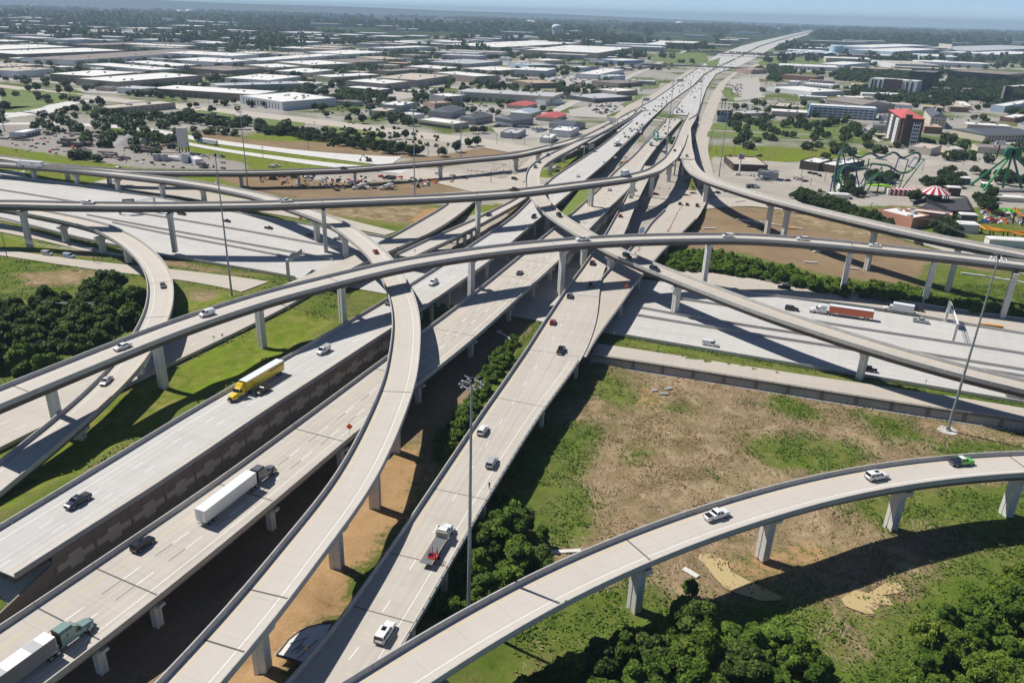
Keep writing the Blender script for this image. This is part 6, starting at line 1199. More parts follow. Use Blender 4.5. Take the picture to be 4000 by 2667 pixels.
def car_parts(kind,col,var):
 L,W,zb,zh,zt,zk,g0,g1,r0,r1,zr,wr,af,ar=SPEC[kind];w=W/2;h=L/2;P=[]
 bm=MB();xs_=[(-h,.90,zb+.12,zk-.18),(-h+.12,.97,zb,zk-.03),(-h+.5,1,zb,zk),(g0+.3,1,zb,zt),(g1,1,zb,zt),(g1+.35,.99,zb,zh+.04),(h-.55,.97,zb,zh),(h-.15,.92,zb,zh-.14),(h,.80,zb+.12,zh-.34)]
 if kind in('jeep',):xs_=[(-h,.95,zb,zt),(g1,.95,zb,zt),(g1+.1,.86,zb,zh),(h-.2,.82,zb,zh-.03),(h,.80,zb+.1,zh-.12)]
 xs_=sorted(xs_,key=lambda q:q[0]);loft(bm,[ring(a,w*b,c,d)for a,b,c,d in xs_]);P.append(('body',bm,PAINT[col],0))
 gi=.10;ro=.22 if kind not in('van','smallvan','jeep','bigsuv')else.13
 solid=kind in('van','smallvan')
 gm=MB();v=[(g0,-w+gi,zt-.03),(g1,-w+gi,zt-.03),(g1,w-gi,zt-.03),(g0,w-gi,zt-.03),(r0,-w+ro,zr-.05),(r1,-w+ro,zr-.05),(r1,w-ro,zr-.05),(r0,w-ro,zr-.05)]
 gm.add(v,[(3,2,1,0),(4,5,6,7),(0,1,5,4),(1,2,6,5),(2,3,7,6),(3,0,4,7)]);P.append(('window',gm,CGLASS,0))
 rm=MB();lp=lambda a,b,t:a+(b-a)*t
 rm.add([(r0-.02,-w+ro-.02,zr-.07),(r1+.04,-w+ro-.02,zr-.07),(r1+.04,w-ro+.02,zr-.07),(r0-.02,w-ro+.02,zr-.07),(r0+.08,-w+ro+.1,zr),(r1-.12,-w+ro+.1,zr),(r1-.12,w-ro-.1,zr),(r0+.08,w-ro-.1,zr)],[(3,2,1,0),(4,5,6,7),(0,1,5,4),(1,2,6,5),(2,3,7,6),(3,0,4,7)])
 P.append(('roof',rm,PAINT[col if not(var=='wrap')else 'white'],0))
 pm=MB();pil=[0.0,.36,.70,1.0]if kind not in('pickup',)else[0,.5,1.0]
 for s in(-1,1):
  for t_ in pil:
   a=np.array((lp(g0,g1,t_),s*(w-gi+.012),zt-.03));b=np.array((lp(r0,r1,t_),s*(w-ro+.012),zr-.05));d=.05 if 0<t_<1 else.07
   pm.add([a+(-d,0,0),a+(d,0,0),b+(d,0,0),b+(-d,0,0),a+(-d,-s*.05,0),a+(d,-s*.05,0),b+(d,-s*.05,0),b+(-d,-s*.05,0)],[(0,1,2,3),(4,7,6,5),(0,3,7,4),(1,5,6,2),(3,2,6,7)])
  if solid:
   q=.64;y0,y1=s*(w-gi+.02),s*(w-ro+.02)
   pm.add([(g0,y0,zt-.04),(lp(g0,g1,q),y0,zt-.04),(lp(r0,r1,q+.1),y1,zr-.05),(r0,y1,zr-.05)],[(0,1,2,3)])
 if solid:pm.add([(g0-.02,-w+gi,zt-.04),(g0-.02,w-gi,zt-.04),(r0-.02,w-ro,zr-.05),(r0-.02,-w+ro,zr-.05)],[(0,1,2,3)])
 P.append(('pillar_frame',pm,PAINT[col],0))
 for s,nm in((-1,'mirror'),(1,'mirror')):
  mm=MB();mm.box((g1-.25,s*(w+.1),zt+.05),(.16,.22,.16));P.append((nm,mm,BLKP if col in('black','grey','navy')else PAINT[col],0))
  lm=MB();lm.box((h-.13,s*w*.66,zh-.28),(.2,.36,.16));P.append(('headlight',lm,LAMPW,0));tm=MB();tm.box((-h+.08,s*w*.78,zk-.3),(.2,.2,.32));P.append(('tail_light',tm,LAMPR,0))
 gr=MB();gr.box((h-.05,0,zb+.38),(.14,W*.5,.26));P.append(('grille',gr,BLKP,0))
 bp=MB();bp.box((-h+.02,0,zb+.2),(.14,W*.88,.2));P.append(('bumper',bp,BLKP if kind!='pickup' else CHROME,0))
 if var=='wrap':
  bk=MB();loft(bk,[ring(x_,w*b_+.012,c_,d_+.012)for x_,b_,c_,d_ in((-h-.01,.90,zb+.12,zk-.18),(-h+.12,.97,zb,zk-.03),(-h+.5,1,zb,zk),(g0+.2,1,zb,zt))]);P.append(('rear_wrap',bk,PAINT['navy'],0))
 if kind=='pickup':
  bd=MB();bd.box(((-h+.12+g0-.12)/2,0,zk-.02),(g0-.24+h,W*.80,.06))if var!='cap' else bd.xprism([(-h+.1,zk-.02),(g0-.1,zk-.02),(g0-.12,zr-.02),(-h+.35,zr-.06)],-w+.12,w-.12);P.append(('bed_cover' if var!='cap' else 'bed_cap',bd,{'cap':PAINT['white'],'wrap':PAINT['navy']}.get(var,BLKP),0))
 if var=='sunroof':
  q=MB();q.box((-.35,0,zr),(1.0,.85,.03));P.append(('sunroof',q,CGLASS,0))
 if var=='ladder':
  q=MB()
  for y in(-.5,0,.5):q.box((-.8,y,zr+.14),(2.9,.06,.06))
  for x in(-2,-1,0):q.box((x,0,zr+.08),(.06,1.5,.06))
  P.append(('ladder_rack',q,CHROME,0))
 if var=='wrap':
  for s in(-1,1):q=MB();q.box((-1.75,s*(w+.006),.85),(1.9,.012,.6));P.append(('side_graphic',q,PAINT['blue'],0))
 if var=='tank':
  q=MB();q.cyl((-2.4,0,1.62),(-1.1,0,1.62),.45,n=10);P.append(('load_tank',q,PAINT['silver'],0))
 for x in(af,ar):
  for s in(-1,1):
   t_=MB();t_.cyl((x,s*(w-.24),wr),(x,s*(w+.015),wr),wr,n=14);P.append(('wheel',t_,TYRE,0));q=MB();q.cyl((x,s*(w-.01),wr),(x,s*(w+.03),wr),wr*.62,n=10);P.append(('rim',q,RIM,1))
 return P
LOW={'wheel','body','window','roof','pillar_frame'}
VC={}
def make_vehicle(name,label,cat,P,loc,rz,pitch=0.0,group=None,key=None,low=False):
 t=thing(name,label,cat,loc,rz,group);t.rotation_euler=(0,pitch,rz);last=None
 if key not in VC:VC[key]=[(n,mb.mesh(n,m_),lv)for n,mb,m_,lv in P()]
 for n,me,lv in VC[key]:
  if low and(n not in LOW or(lv==1)):continue
  o=link(n,me,last if lv==1 and last is not None else t)
  if lv==0:last=o
 return t
def locate(key,px,py,dz=.012):
 """road point seen at px, py: position, heading"""
 rb=RIBS[key];z=5.0
 for _ in range(12):
  p=at(px,py,z);i=rb.near(p);z=z+(rb.C[i][2]-z)*.8
 p=at(px,py,z);i=rb.near(p);j=min(i+1,len(rb.C)-1);k=max(i-1,0);d=rb.C[j]-rb.C[k]
 return(p[0],p[1],rb.C[i][2]+dz),math.atan2(d[1],d[0]),math.atan2(d[2],math.hypot(d[0],d[1]))
CATN=dict(sedan='car',hatch='car',suv='suv',bigsuv='suv',jeep='suv',pickup='pickup truck',van='van',smallvan='van')
def car(kind,col,px,py,road,d,label,var='',group=None,low=False,dz=.012):
 if road in RIBS:loc,a,pt=locate(road,px,py,dz)
 else:p=on_ground(px,py);loc,a,pt=(p[0],p[1],p[2]+.08),radians(road),0
 if d<0:a+=pi;pt=-pt
 return make_vehicle({'pickup':'pickup_truck','suv':'suv','bigsuv':'suv','jeep':'suv','van':'van','smallvan':'van'}.get(kind,'car'),label,CATN[kind],lambda:car_parts(kind,col,var),loc,a,-pt,group,(kind,col,var),low)
CARS=[
('pickup','white',2798,2020,'near',1,'white pickup truck with a black bed cover on the nearest ramp','cover'),('bigsuv','white',3423,1868,'near',1,'white SUV with roof rails following on the nearest ramp','sunroof'),('pickup','green',3752,1812,'near',1,'bright green and blue wrapped pickup truck on the nearest ramp','wrap'),
('sedan','red',1467,988,'sramp',1,'red car on the S shaped ramp above the frontage bridge',''),('sedan','white',842,722,'sramp',1,'white sedan far up the S shaped ramp near the left mast',''),
('sedan','white',479,1361,'mid',-1,'white sedan on the middle flyover above the left wood',''),('smallvan','white',809,1232,'mid',-1,'small white cargo van on the middle flyover near the left mast',''),('pickup','white',2275,941,'mid',-1,'white pickup with a white bed cap on the middle flyover at the centre','cap'),('smallvan','white',2841,927,'mid',-1,'small white van on the middle flyover right of centre',''),('suv','white',3133,939,'mid',-1,'white SUV on the middle flyover in front of the cleared land',''),('sedan','white',3416,964,'mid',-1,'white car on the right part of the middle flyover',''),
('pickup','white',345,798,'upper',1,'white pickup with a bed cap on the highest flyover near the left edge','cap'),('pickup','white',1118,790,'upper',1,'white crew cab pickup on the highest flyover by the yard','bed'),('pickup','maroon',2008,746,'upper',1,'dark red pickup on the highest flyover beside the curve','bed'),
('suv','black',2140,610,'cross',1,'dark SUV first of three on the curve behind the highest flyover',''),('sedan','grey',2107,637,'cross',1,'dark car second of three on the curve behind the highest flyover',''),('suv','grey',2091,656,'cross',1,'dark SUV last of three on the curve behind the highest flyover',''),('jeep','black',2449,1006,'cross',1,'boxy black off road car emerging from under the middle flyover',''),('suv','navy',2557,1056,'cross',1,'shiny black SUV on the diving flyover right of centre',''),('jeep','black',2184,846,'cross',1,'black SUV on the crossing flyover below the highest flyover',''),
('sedan','grey',637,1120,'loop',1,'dark brown grey sedan alone on the curling ramp',''),('sedan','silver',416,1494,'loop',1,'silver sedan passing below the middle flyover on the left',''),
('suv','black',1027,1532,'sb',-1,'black SUV overtaking the yellow semi truck',''),('van','white',1264,1376,'sb',-1,'white work van with a ladder rack behind the yellow truck','ladder'),('pickup','navy',306,1966,'sb',-1,'dark pickup with a covered bed on the walled carriageway','cover'),('pickup','white',1693,1110,'sb',-1,'white utility truck with a load right of the S shaped ramp','tank'),('sedan','grey',1522,1186,'sb',-1,'dark car half hidden behind the S shaped ramp',''),('suv','black',2085,851,'sb',-1,'dark SUV on the main lanes left of the crossing flyover',''),('sedan','white',2257,692,'sb',-1,'white car on the main lanes above the highest flyover',''),
('sedan','grey',2030,1070,'nb',1,'dark grey car on the main lanes below the middle flyover',''),('sedan','white',2381,744,'nb',1,'white car left of the tall pier under the highest flyover',''),('suv','white',2302,795,'nb',1,'white SUV on the tan lanes beside the grass triangle',''),('sedan','black',2254,869,'nb',1,'black car in the flyover shadow on the tan lanes',''),('suv','black',560,2134,'nb',1,'black SUV with roof rails on the near main lanes below the white trailer','sunroof'),
('hatch','red',2423,847,'col',1,'small red car just past the flyover shadow on the collector road',''),('suv','white',2436,818,'col',1,'white SUV in the flyover shadow on the collector road',''),('sedan','silver',2463,771,'col',1,'silver car next ahead on the collector road',''),('suv','silver',2478,745,'col',1,'silver SUV furthest ahead on the collector road',''),('suv','maroon',2314,1032,'col',1,'dark red SUV under the middle flyover on the collector road',''),('pickup','navy',2308,1118,'col',1,'dark blue truck by the gore where the branch road forks','bed'),('suv','grey',2225,1160,'col',1,'dark grey SUV left of the gore on the collector road',''),('hatch','red',2159,1263,'col',1,'red hatchback with black roof on the collector road',''),('pickup','black',2191,1374,'col',1,'black pickup on the wide part of the collector road','bed'),('suv','white',1886,1688,'col',1,'white SUV with dark rear window right of the centre mast',''),('suv','silver',1921,1814,'col',1,'silver SUV behind the white one near the walking person',''),('bigsuv','white',1505,2480,'col',1,'large white SUV with sunroof in the foreground of the collector road','sunroof'),
('suv','black',1908,843,'exit',-1,'dark SUV alone on the narrow exit ramp',''),
('sedan','navy',2656,799,'br',1,'blue black car first of three at the coned crossing',''),('sedan','black',2684,802,'br',1,'black car in the middle of three at the coned crossing',''),('jeep','black',2723,807,'br',1,'black boxy car on the right of three at the coned crossing',''),('sedan','black',2682,768,'street',1,'black car turning on the crossing street',''),('sedan','grey',2708,759,'street',1,'dark grey car waiting on the crossing street',''),('hatch','red',2561,761,'street',1,'red car on the crossing street under the highest flyover',''),
('sedan','black',886,867,'i30',1,'black car on the left freeway lanes beside the left mast',''),('sedan','black',1050,894,'i30',1,'black car on the freeway left of the tall pier',''),('sedan','black',1210,921,'i30',1,'black sedan in shadow left of the S shaped ramp',''),('sedan','tan',1322,937,'i30',1,'pale car under the edge of the S shaped ramp',''),('pickup','black',710,839,'i30',1,'dark pickup directly below the highest flyover on the left','bed'),
('bigsuv','black',3092,1212,'i30',1,'long black SUV ahead of the orange trailer',''),('pickup','silver',3596,1260,'i30',1,'silver pickup with black bed cap behind the orange trailer','cover'),('van','white',2774,1349,'i30',1,'white passenger van on the lower freeway lanes',''),('jeep','black',3395,1450,'i30',1,'black car half hidden by the diving flyover pier',''),('sedan','silver',3962,1552,'i30',1,'pale car under the diving flyover at the right edge',''),
('pickup','black',3576,1213,'upper_road',-1,'dark pickup right behind the white box truck','bed'),('bigsuv','black',3062,1128,'upper_road',-1,'black SUV alone on the tan ramp by the hedge',''),
('van','silver',187,996,'fl',1,'pale van towing a trailer on the left frontage road',''),('van','lblue',271,1006,'fl',1,'second pale van ahead on the left frontage road',''),
('suv','black',467,663,'farleft',1,'black SUV on the long low ramp near the left',''),('suv','black',1345,662,'farleft',1,'dark car on the long low ramp above the site vehicles',''),('sedan','white',2150,572,'farleft',1,'white car on the far left ramp before the merge',''),
('suv','black',2635,592,'land',1,'black SUV on the broad sloping deck',''),('suv','silver',2682,612,'land',1,'silver SUV at the top of the right curving flyover',''),
('sedan','black',3588,953,'rr',1,'black car on the park road between the two right flyovers',''),('pickup','white',2005,677,'street',1,'white utility pickup at the coned junction','bed'),('suv','black',2010,702,'street',1,'black SUV at the coned junction beside the brick paving',''),('jeep','black',1815,698,'street',1,'black truck waiting at the signal mast',''),('sedan','white',1768,688,'street',1,'white car right of the long low ramp pier',''),('suv','white',1712,682,'street',1,'white SUV with cones beside it near the long low ramp',''),
]
for c in CARS:car(*c)
# distant freeway traffic
def farcars(lst,road,d,lab,grp,cols):
 for k,(a,b)in enumerate(lst):
  rr=random.Random(k*7+len(lst));kd,cl=rr.choice(['sedan','suv','sedan','pickup','hatch']),rr.choice(cols);car(kd,cl,2300+a/3.92,180+(b+6)/3.92,road,d,'%s %s'%(cl.replace('maroon','dark red').replace('navy','dark blue'),lab.replace('small car','small '+kd.replace('hatch','hatchback')).replace('car ',kd.replace('hatch','hatchback')+' ',1)),'',grp,True)
C_=['white','black','silver','grey','white','navy','black','maroon']
SBF=[(1135,800),(1195,790),(1120,885),(1015,925),(1065,925),(1110,930),(820,950),(858,962),(795,995),(715,1005),(995,985),(1030,1000),(930,1045),(850,1068),(735,1195),(815,1215),(778,1248),(632,1272),(692,1280),(743,1288),(657,1305),(535,1340),(557,1392),(607,1400),(452,1530),(1245,752),(1268,692),(1368,612),(1405,618),(1432,590),(1445,615),(1383,672),(1438,668),(1390,702),(1295,655),(1490,510),(1538,515),(1498,475),(1548,445),(1595,490),(1588,412),(1628,425),(1655,400),(1690,410),(1600,460),(1525,580),(1468,548),(1750,350),(1850,340),(1900,345),(1990,290),(2010,280),(1995,265),(2050,265),(2100,220)]
NBF=[(1427,925),(1360,955),(1383,978),(1290,1035),(1255,1075),(1263,1133),(1315,1135),(1420,1130),(1165,1180),(1238,1175),(1163,1248),(1140,1298),(1245,1265),(1590,705),(1643,690),(1625,650),(1678,648),(1708,655),(1557,748),(1620,790),(1705,600),(1695,498),(1740,490),(1768,498),(1830,475),(1815,445),(1865,400),(2000,370),(2065,352),(2180,290),(1880,380),(1920,370),(2100,330),(2250,250)]
farcars([q for q in SBF if q[1]<1080],'far_sb',-1,'small car in the oncoming traffic of the far freeway','far oncoming traffic',C_);farcars([q for q in SBF if q[1]>=1080],'sb',-1,'car on the main lanes between the merge and the signal crossing','oncoming cars beyond the crossing',C_)
farcars(NBF[:13],'far_nb',1,'car heading away on the far lanes beside the grass median','far receding traffic',['black','grey','silver','black','white','maroon']);farcars(NBF[13:],'far_nb',1,'small car in the receding traffic of the far freeway','distant receding traffic',C_)
farcars([(1178,1345),(1135,1420),(1105,1483),(1040,1548),(405,1715),(240,1790),(560,1720),(500,1800)],'nb',1,'car heading away on the tan lanes beyond the flyovers','receding cars beyond the flyovers',C_)
farcars([(600,1065),(515,1142),(375,1232),(228,1268),(410,1175)],'land2',1,'car on the merging ramp deck beyond the curve','cars on the merging deck',C_)
rf=random.Random(9)
for k in range(60):
 rb=RIBS['far_sb' if k%2 else 'far_nb'];i=rf.randrange(int(len(rb.C)*.45),len(rb.C)-2);o_=rf.uniform(-.75,.75)*rb.W[i];c=rb.C[i];a=math.atan2(rb.T[i][1],rb.T[i][0]);col=rf.choice(C_);kd=rf.choice(['sedan','suv'])
 make_vehicle('car','tiny car in the traffic near the horizon','car',lambda:car_parts(kd,col,''),(c[0]+rb.N[i][0]*o_,c[1]+rb.N[i][1]*o_,c[2]+.06),a+(pi if k%2 else 0),0,'traffic near the horizon',(kd,col,''),True)
# heavy trucks: origin at the middle of the front bumper on the road
def wheels(P,xs_,w,r=.52,dual=False):
 for x in xs_:
  for s in(-1,1):
   t_=MB();t_.cyl((x,s*(w-(.58 if dual else.32)),r),(x,s*w,r),r,n=14);P.append(('wheel',t_,TYRE,0));q=MB();q.cyl((x,s*(w-.02),r),(x,s*(w+.03),r),r*.58,n=10);P.append(('rim',q,RIM,1))
def tractor(col,sleeper=True,dark_back=False,deflector=True):
 P=[];m_=PAINT[col];w=1.2
 b=MB();loft(b,[ring(-2.3,w*.93,.75,2.0,.2),ring(-1.2,w*.86,.6,1.86,.22),ring(-.35,w*.80,.55,1.66,.25),ring(-.05,w*.70,.6,1.35,.2)]);P.append(('hood',b,m_,0))
 L_=-6.3 if sleeper else-4.6;c=MB();zt=3.0
 loft(c,[ring(L_,w,.85,3.95 if sleeper and deflector else 3.0,.25),ring(-4.0,w,.85,3.9 if sleeper and deflector else 3.0,.3),ring(-3.5,w*.99,.85,3.2 if deflector else 2.95,.3),ring(-2.9,w*.97,.85,2.75,.25),ring(-2.25,w*.94,.85,1.9,.2)]);P.append(('cab',c,m_,0))
 g=MB();g.add([(-2.24,-w*.84,1.98),(-2.24,w*.84,1.98),(-2.86,w*.84,2.74),(-2.86,-w*.84,2.74)],[(0,1,2,3)]);P.append(('windshield',g,CGLASS,0))
 for s in(-1,1):
  q=MB();q.box((-3.2,s*(w*.985),2.25),(.85,.06,.62));P.append(('side_window',q,CGLASS,0));f=MB();f.box((-1.2,s*w*.93,1.05),(1.35,.4,.45),top=(.6,1));P.append(('fender',f,m_,0));l=MB();l.box((-.22,s*.85,1.15),(.2,.3,.28));P.append(('headlight',l,LAMPW,0))
  t_=MB();t_.cyl((-5.6,s*(w-.25),.72),(-3.4,s*(w-.25),.72),.33,n=10);P.append(('fuel_tank',t_,CHROME,0));r_=MB();r_.box((-2.75,s*(w+.22),2.2),(.1,.12,.75));P.append(('mirror',r_,BLKP,0))
  if sleeper:z=MB();z.box((-5.1,s*(w+.005),2.7),(.4,.03,.4));P.append(('sleeper_window',z,CGLASS,0))
 if not sleeper and deflector:
  d=MB();d.xprism([(-4.55,3.0),(-3.3,3.0),(-4.1,3.95),(-4.55,4.0)],-w*.85,w*.85);P.append(('wind_deflector',d,m_,0))
 if dark_back:k=MB();k.box((L_-.03,0,2.4),(.1,2.1,2.7));P.append(('cab_back',k,BLKP,0))
 gr=MB();gr.box((-.02,0,1.1),(.1,1.1,.7));P.append(('grille',gr,BLKP,0));bp=MB();bp.box((-.02,0,.55),(.3,2.3,.35));P.append(('bumper',bp,m_ if col not in('yellow',)else BLKP,0))
 fr=MB();fr.box((L_/2-2.0,0,.8),(9.6,.9,.25));P.append(('chassis',fr,BLKP,0));wheels(P,[-1.25],1.22,.52);return P,L_
def trailer(P,x0,L_,side,roof,zt=4.08,skirt=None,roofpat=False,bands=None):
 x1=x0-L_;b=MB();b.box(((x0+x1)/2,0,(1.2+zt)/2),(L_,2.58,zt-1.2));P.append(('trailer_box',b,PAINT[side]if side in PAINT else side,0))
 r=MB();r.box(((x0+x1)/2,0,zt+.02),(L_+.04,2.62,.06));P.append(('trailer_roof',r,roof,0))
 if roofpat:
  for k in range(8):
   if k%3==1:q=MB();q.box((x0-L_*(k+.5)/8,0,zt+.056),(L_/8-.05,2.5,.012));P.append(('roof_panel',q,mat('roof_panel_grey',(.42,.43,.44),.6),0))
 rl=MB();
 for s in(-1,1):rl.box(((x0+x1)/2,s*1.295,1.25),(L_,.05,.18));rl.box(((x0+x1)/2,s*1.295,zt-.06),(L_,.05,.12))
 P.append(('rail_trim',rl,RIM,0))
 for x in(x0-.03,x1+.03):
  for s in(-1,1):e=MB();e.box((x,s*1.29,(1.2+zt)/2),(.1,.06,zt-1.2));P.append(('corner_post',e,RIM,0))
 dr=MB();dr.box((x1-.02,0,2.65),(.05,.05,2.7));dr.box((x1-.02,.5,2.65),(.05,.04,2.7));dr.box((x1-.02,-.5,2.65),(.05,.04,2.7));P.append(('door_bars',dr,GREYT,0))
 fr=MB();fr.box(((x0+x1)/2,0,1.1),(L_,1.0,.2));P.append(('frame',fr,BLKP,0));bu=MB();bu.box((x1-.03,0,.6),(.1,2.3,.1));bu.box((x1-.03,.7,.85),(.08,.08,.5));bu.box((x1-.03,-.7,.85),(.08,.08,.5));P.append(('under_bumper',bu,GREYT,0))
 if skirt:
  for s in(-1,1):q=MB();q.box((x0-L_*.45,s*1.25,.85),(L_*.5,.04,.7));P.append(('side_skirt',q,skirt,0))
 lg=MB();lg.box((x0-2.6,.8,.75),(.15,.15,.9));lg.box((x0-2.6,-.8,.75),(.15,.15,.9));P.append(('landing_leg',lg,GREYT,0));wheels(P,[x1+2.6,x1+1.35],1.25,.5,True)
def text_mesh(s,size,mtl,ext=.01):
 c=bpy.data.curves.new('text','FONT');c.body=s;c.size=size;c.extrude=ext;c.align_x='CENTER';c.align_y='CENTER';o=bpy.data.objects.new('text',c);COL.objects.link(o)
 dg=bpy.context.evaluated_depsgraph_get();me=bpy.data.meshes.new_from_object(o.evaluated_get(dg));COL.objects.unlink(o);bpy.data.objects.remove(o);me.materials.clear();me.materials.append(mtl);return me
def lettering(parent,s,size,loc,rot,mtl,bold=0):o=link('lettering',text_mesh(s,size,mtl),parent,loc);o.rotation_euler=rot;return o
def truck(label,road,px,py,d,build,group=None,name='semi_truck',cat='semi truck'):
 loc,a,pt=locate(road,px,py)
 if d<0:a+=pi;pt=-pt
 return make_vehicle(name,label,cat,build,loc,a,-pt,group,(label,))
ROOFW=mat('trailer_roof_white',(.72,.75,.78),.55,.06,1.0)
def semi(col,side,roof,sleeper,skirt=None,dark=False,rp=False,defl=True):
 def f():
  P,L_=tractor(col,sleeper,dark,defl);wheels(P,[L_-.9,L_-2.2],1.22,.52,True);k=MB();k.box((L_-1.2,0,1.05),(3.2,1.0,.2));P.append(('chassis',k,BLKP,0));trailer(P,L_-(.9 if sleeper else.8),16.1,side,roof,skirt=skirt,roofpat=rp);return P
 return f
BLK_T=mat('mark_black',(.03,.03,.03),.7)
t=truck('yellow semi truck and trailer with black lettering on the walled carriageway','sb',901,1571,-1,semi('yellow','yellow',ROOFW,False))
lettering(t,'CENTRAL',.95,(-16.6,1.33,3.2),(pi/2,0,pi),BLK_T).scale=(.85,1,1);lettering(t,'TRANSPORT',.95,(-19.8,1.33,3.2),(pi/2,0,pi),BLK_T).scale=(.72,1,1)
t=truck('white trailer pulled by a silver grey sleeper truck on the near main lanes','nb',1068,1838,1,semi('grey','white',ROOFW,True,None,True))
t=truck('pale green sleeper truck with a white topped trailer in the bottom left corner','nb',362,2440,1,semi('teal',GREYT,mat('trailer_top_white',(.80,.80,.79),.6),True,None,True,True))
t=truck('white sleeper truck with an orange trailer on the right freeway lanes','i30',3160,1217,1 if RIBS['i30'].T[0][0]<0 else-1,semi('white','orange',ROOFW,True,GREYT))
t=truck('white semi truck with a small green logo at the upper left','sramp',62,650,1,semi('white','white',ROOFW,False))
q=MB();q.box((-14.2,1.31,2.7),(.9,.02,.9));obj('logo',q,mat('logo_green',(.05,.28,.12),.6),t);lettering(t,'TBG',1.0,(-15.8,1.33,2.7),(pi/2,0,pi),BLK_T)
t=truck('white semi truck with a blue cab on the new lanes beyond the yard','n1',775,558,-1,semi('blue','white',ROOFW,True))
t=truck('white semi truck coming down the far main lanes','sb',2400,574,-1,semi('white','white',ROOFW,True))
t=truck('white semi truck parked beside the lawns right of the freeway','fe',2795,470,1,semi('white','white',ROOFW,True));p=at(2895,470,0);t.location=(p[0],p[1],.1);t.rotation_euler=(0,0,radians(172))
def boxtruck(col,boxm,L_=7.6):
 def f():
  P=[];b=MB();loft(b,[ring(-1.7,1.0,.7,1.9,.2),ring(-.3,.92,.6,1.55,.25),ring(0,.8,.65,1.3,.2)]);P.append(('hood',b,PAINT[col],0));c=MB();loft(c,[ring(-3.3,1.08,.75,2.75,.2),ring(-2.5,1.08,.75,2.75,.25),ring(-1.65,1.0,.75,1.85,.2)]);P.append(('cab',c,PAINT[col],0))
  g=MB();g.add([(-1.66,-.85,1.92),(-1.66,.85,1.92),(-2.4,.85,2.68),(-2.4,-.85,2.68)],[(0,1,2,3)]);P.append(('windshield',g,CGLASS,0))
  for s in(-1,1):q=MB();q.box((-2.7,s*1.08,2.15),(.8,.05,.6));P.append(('side_window',q,CGLASS,0))
  x=MB();x.box((-3.5-L_/2,0,2.45),(L_,2.5,2.75));P.append(('cargo_box',x,boxm,0));r=MB();r.box((-3.5-L_/2,0,3.85),(L_+.05,2.54,.06));P.append(('box_roof',r,ROOFW,0));k=MB();k.box((-3.5-L_/2,0,.9),(L_+2,.9,.25));P.append(('chassis',k,BLKP,0));bp=MB();bp.box((0,0,.55),(.25,2.2,.3));P.append(('bumper',bp,BLKP,0));wheels(P,[-1.2],1.15,.48);wheels(P,[-3.5-L_*.68],1.2,.48,True);return P
 return f
BOXW=mat('box_white',(.74,.75,.76),.5);BOXB=mat('box_paleblue',(.50,.58,.67),.5)
truck('white box truck on the tan ramp beside the hedge','upper_road',3446,1210,1 if RIBS['upper_road'].T[0][0]<0 else-1,boxtruck('white',BOXW),None,'box_truck','box truck')
truck('pale grey box truck on the highest flyover right of centre','upper',2458,686,1,boxtruck('black',BOXB,6.6),None,'box_truck','box truck')
truck('white box van among the far cars beside the grass median','nb',2545,566,1,boxtruck('white',BOXW,4.5),None,'box_truck','box truck')
truck('dark box truck in the far receding lanes','far_nb',2645,440,1,boxtruck('black',BOXB,5),None,'box_truck','box truck');truck('white topped truck in the far receding lanes beside the dark box truck','far_nb',2664,438,1,boxtruck('white',BOXW,5),None,'box_truck','box truck')
def flatbed():
 P,L_=tractor('white',False,False,False);k=MB();k.box((L_-3.6,0,1.05),(9.6,.9,.25));P.append(('chassis',k,BLKP,0));h=MB();h.box((L_-.25,0,1.9),(.25,2.4,1.5));P.append(('headboard',h,mat('tarp_tan',(.45,.40,.32),.8),0))
 d=MB();d.box((L_-4.6,0,1.28),(8.4,2.5,.14));P.append(('bed',d,mat('bed_grey',(.16,.165,.175),.7,.1,1.5),0))
 for s in(-1,1):e=MB();e.box((L_-4.6,s*1.25,1.3),(8.4,.1,.2));P.append(('bed_rail',e,mat('bed_rail',(.42,.36,.27),.7),0))
 wheels(P,[L_-3.6,L_-4.9,L_-6.3],1.2,.5,True);return P
t=truck('white flatbed truck with an empty grey bed on the collector road','col',1757,2065,1,flatbed,None,'flatbed_truck','truck')
loc,a,pt=locate('col',1693,2188);f=thing('forklift','red piggyback forklift hanging on the back of the flatbed truck','forklift',(loc[0],loc[1],loc[2]+.15),a)
for nm,c,s_,m_ in(('body',(-.2,0,.95),(1.5,1.9,.6),'red'),('counterweight',(-1.0,0,.9),(.7,1.5,.9),'red'),('seat',(-.3,.45,1.4),(.6,.6,.5),'black'),('cage',(-.2,-.6,2.1),(.9,.1,.1),'red')):q=MB();q.box(c,s_);obj(nm,q,PAINT[m_],f)
for y in(-.5,.5):q=MB();q.box((.75,y,1.5),(.15,.12,2.3));obj('mast_rail',q,PAINT['maroon'],f)
for x,y in((.5,.95),(.5,-.95),(-1.1,0)):q=MB();q.cyl((x,y-.15,.42),(x,y+.15,.42),.4,n=12);obj('wheel',q,TYRE,f)
for x,y in((-.7,.8),(-.7,-.8),(.25,.8),(.25,-.8)):q=MB();q.box((x,y,1.75),(.09,.09,1.2));obj('cage_post',q,PAINT['red'],f)
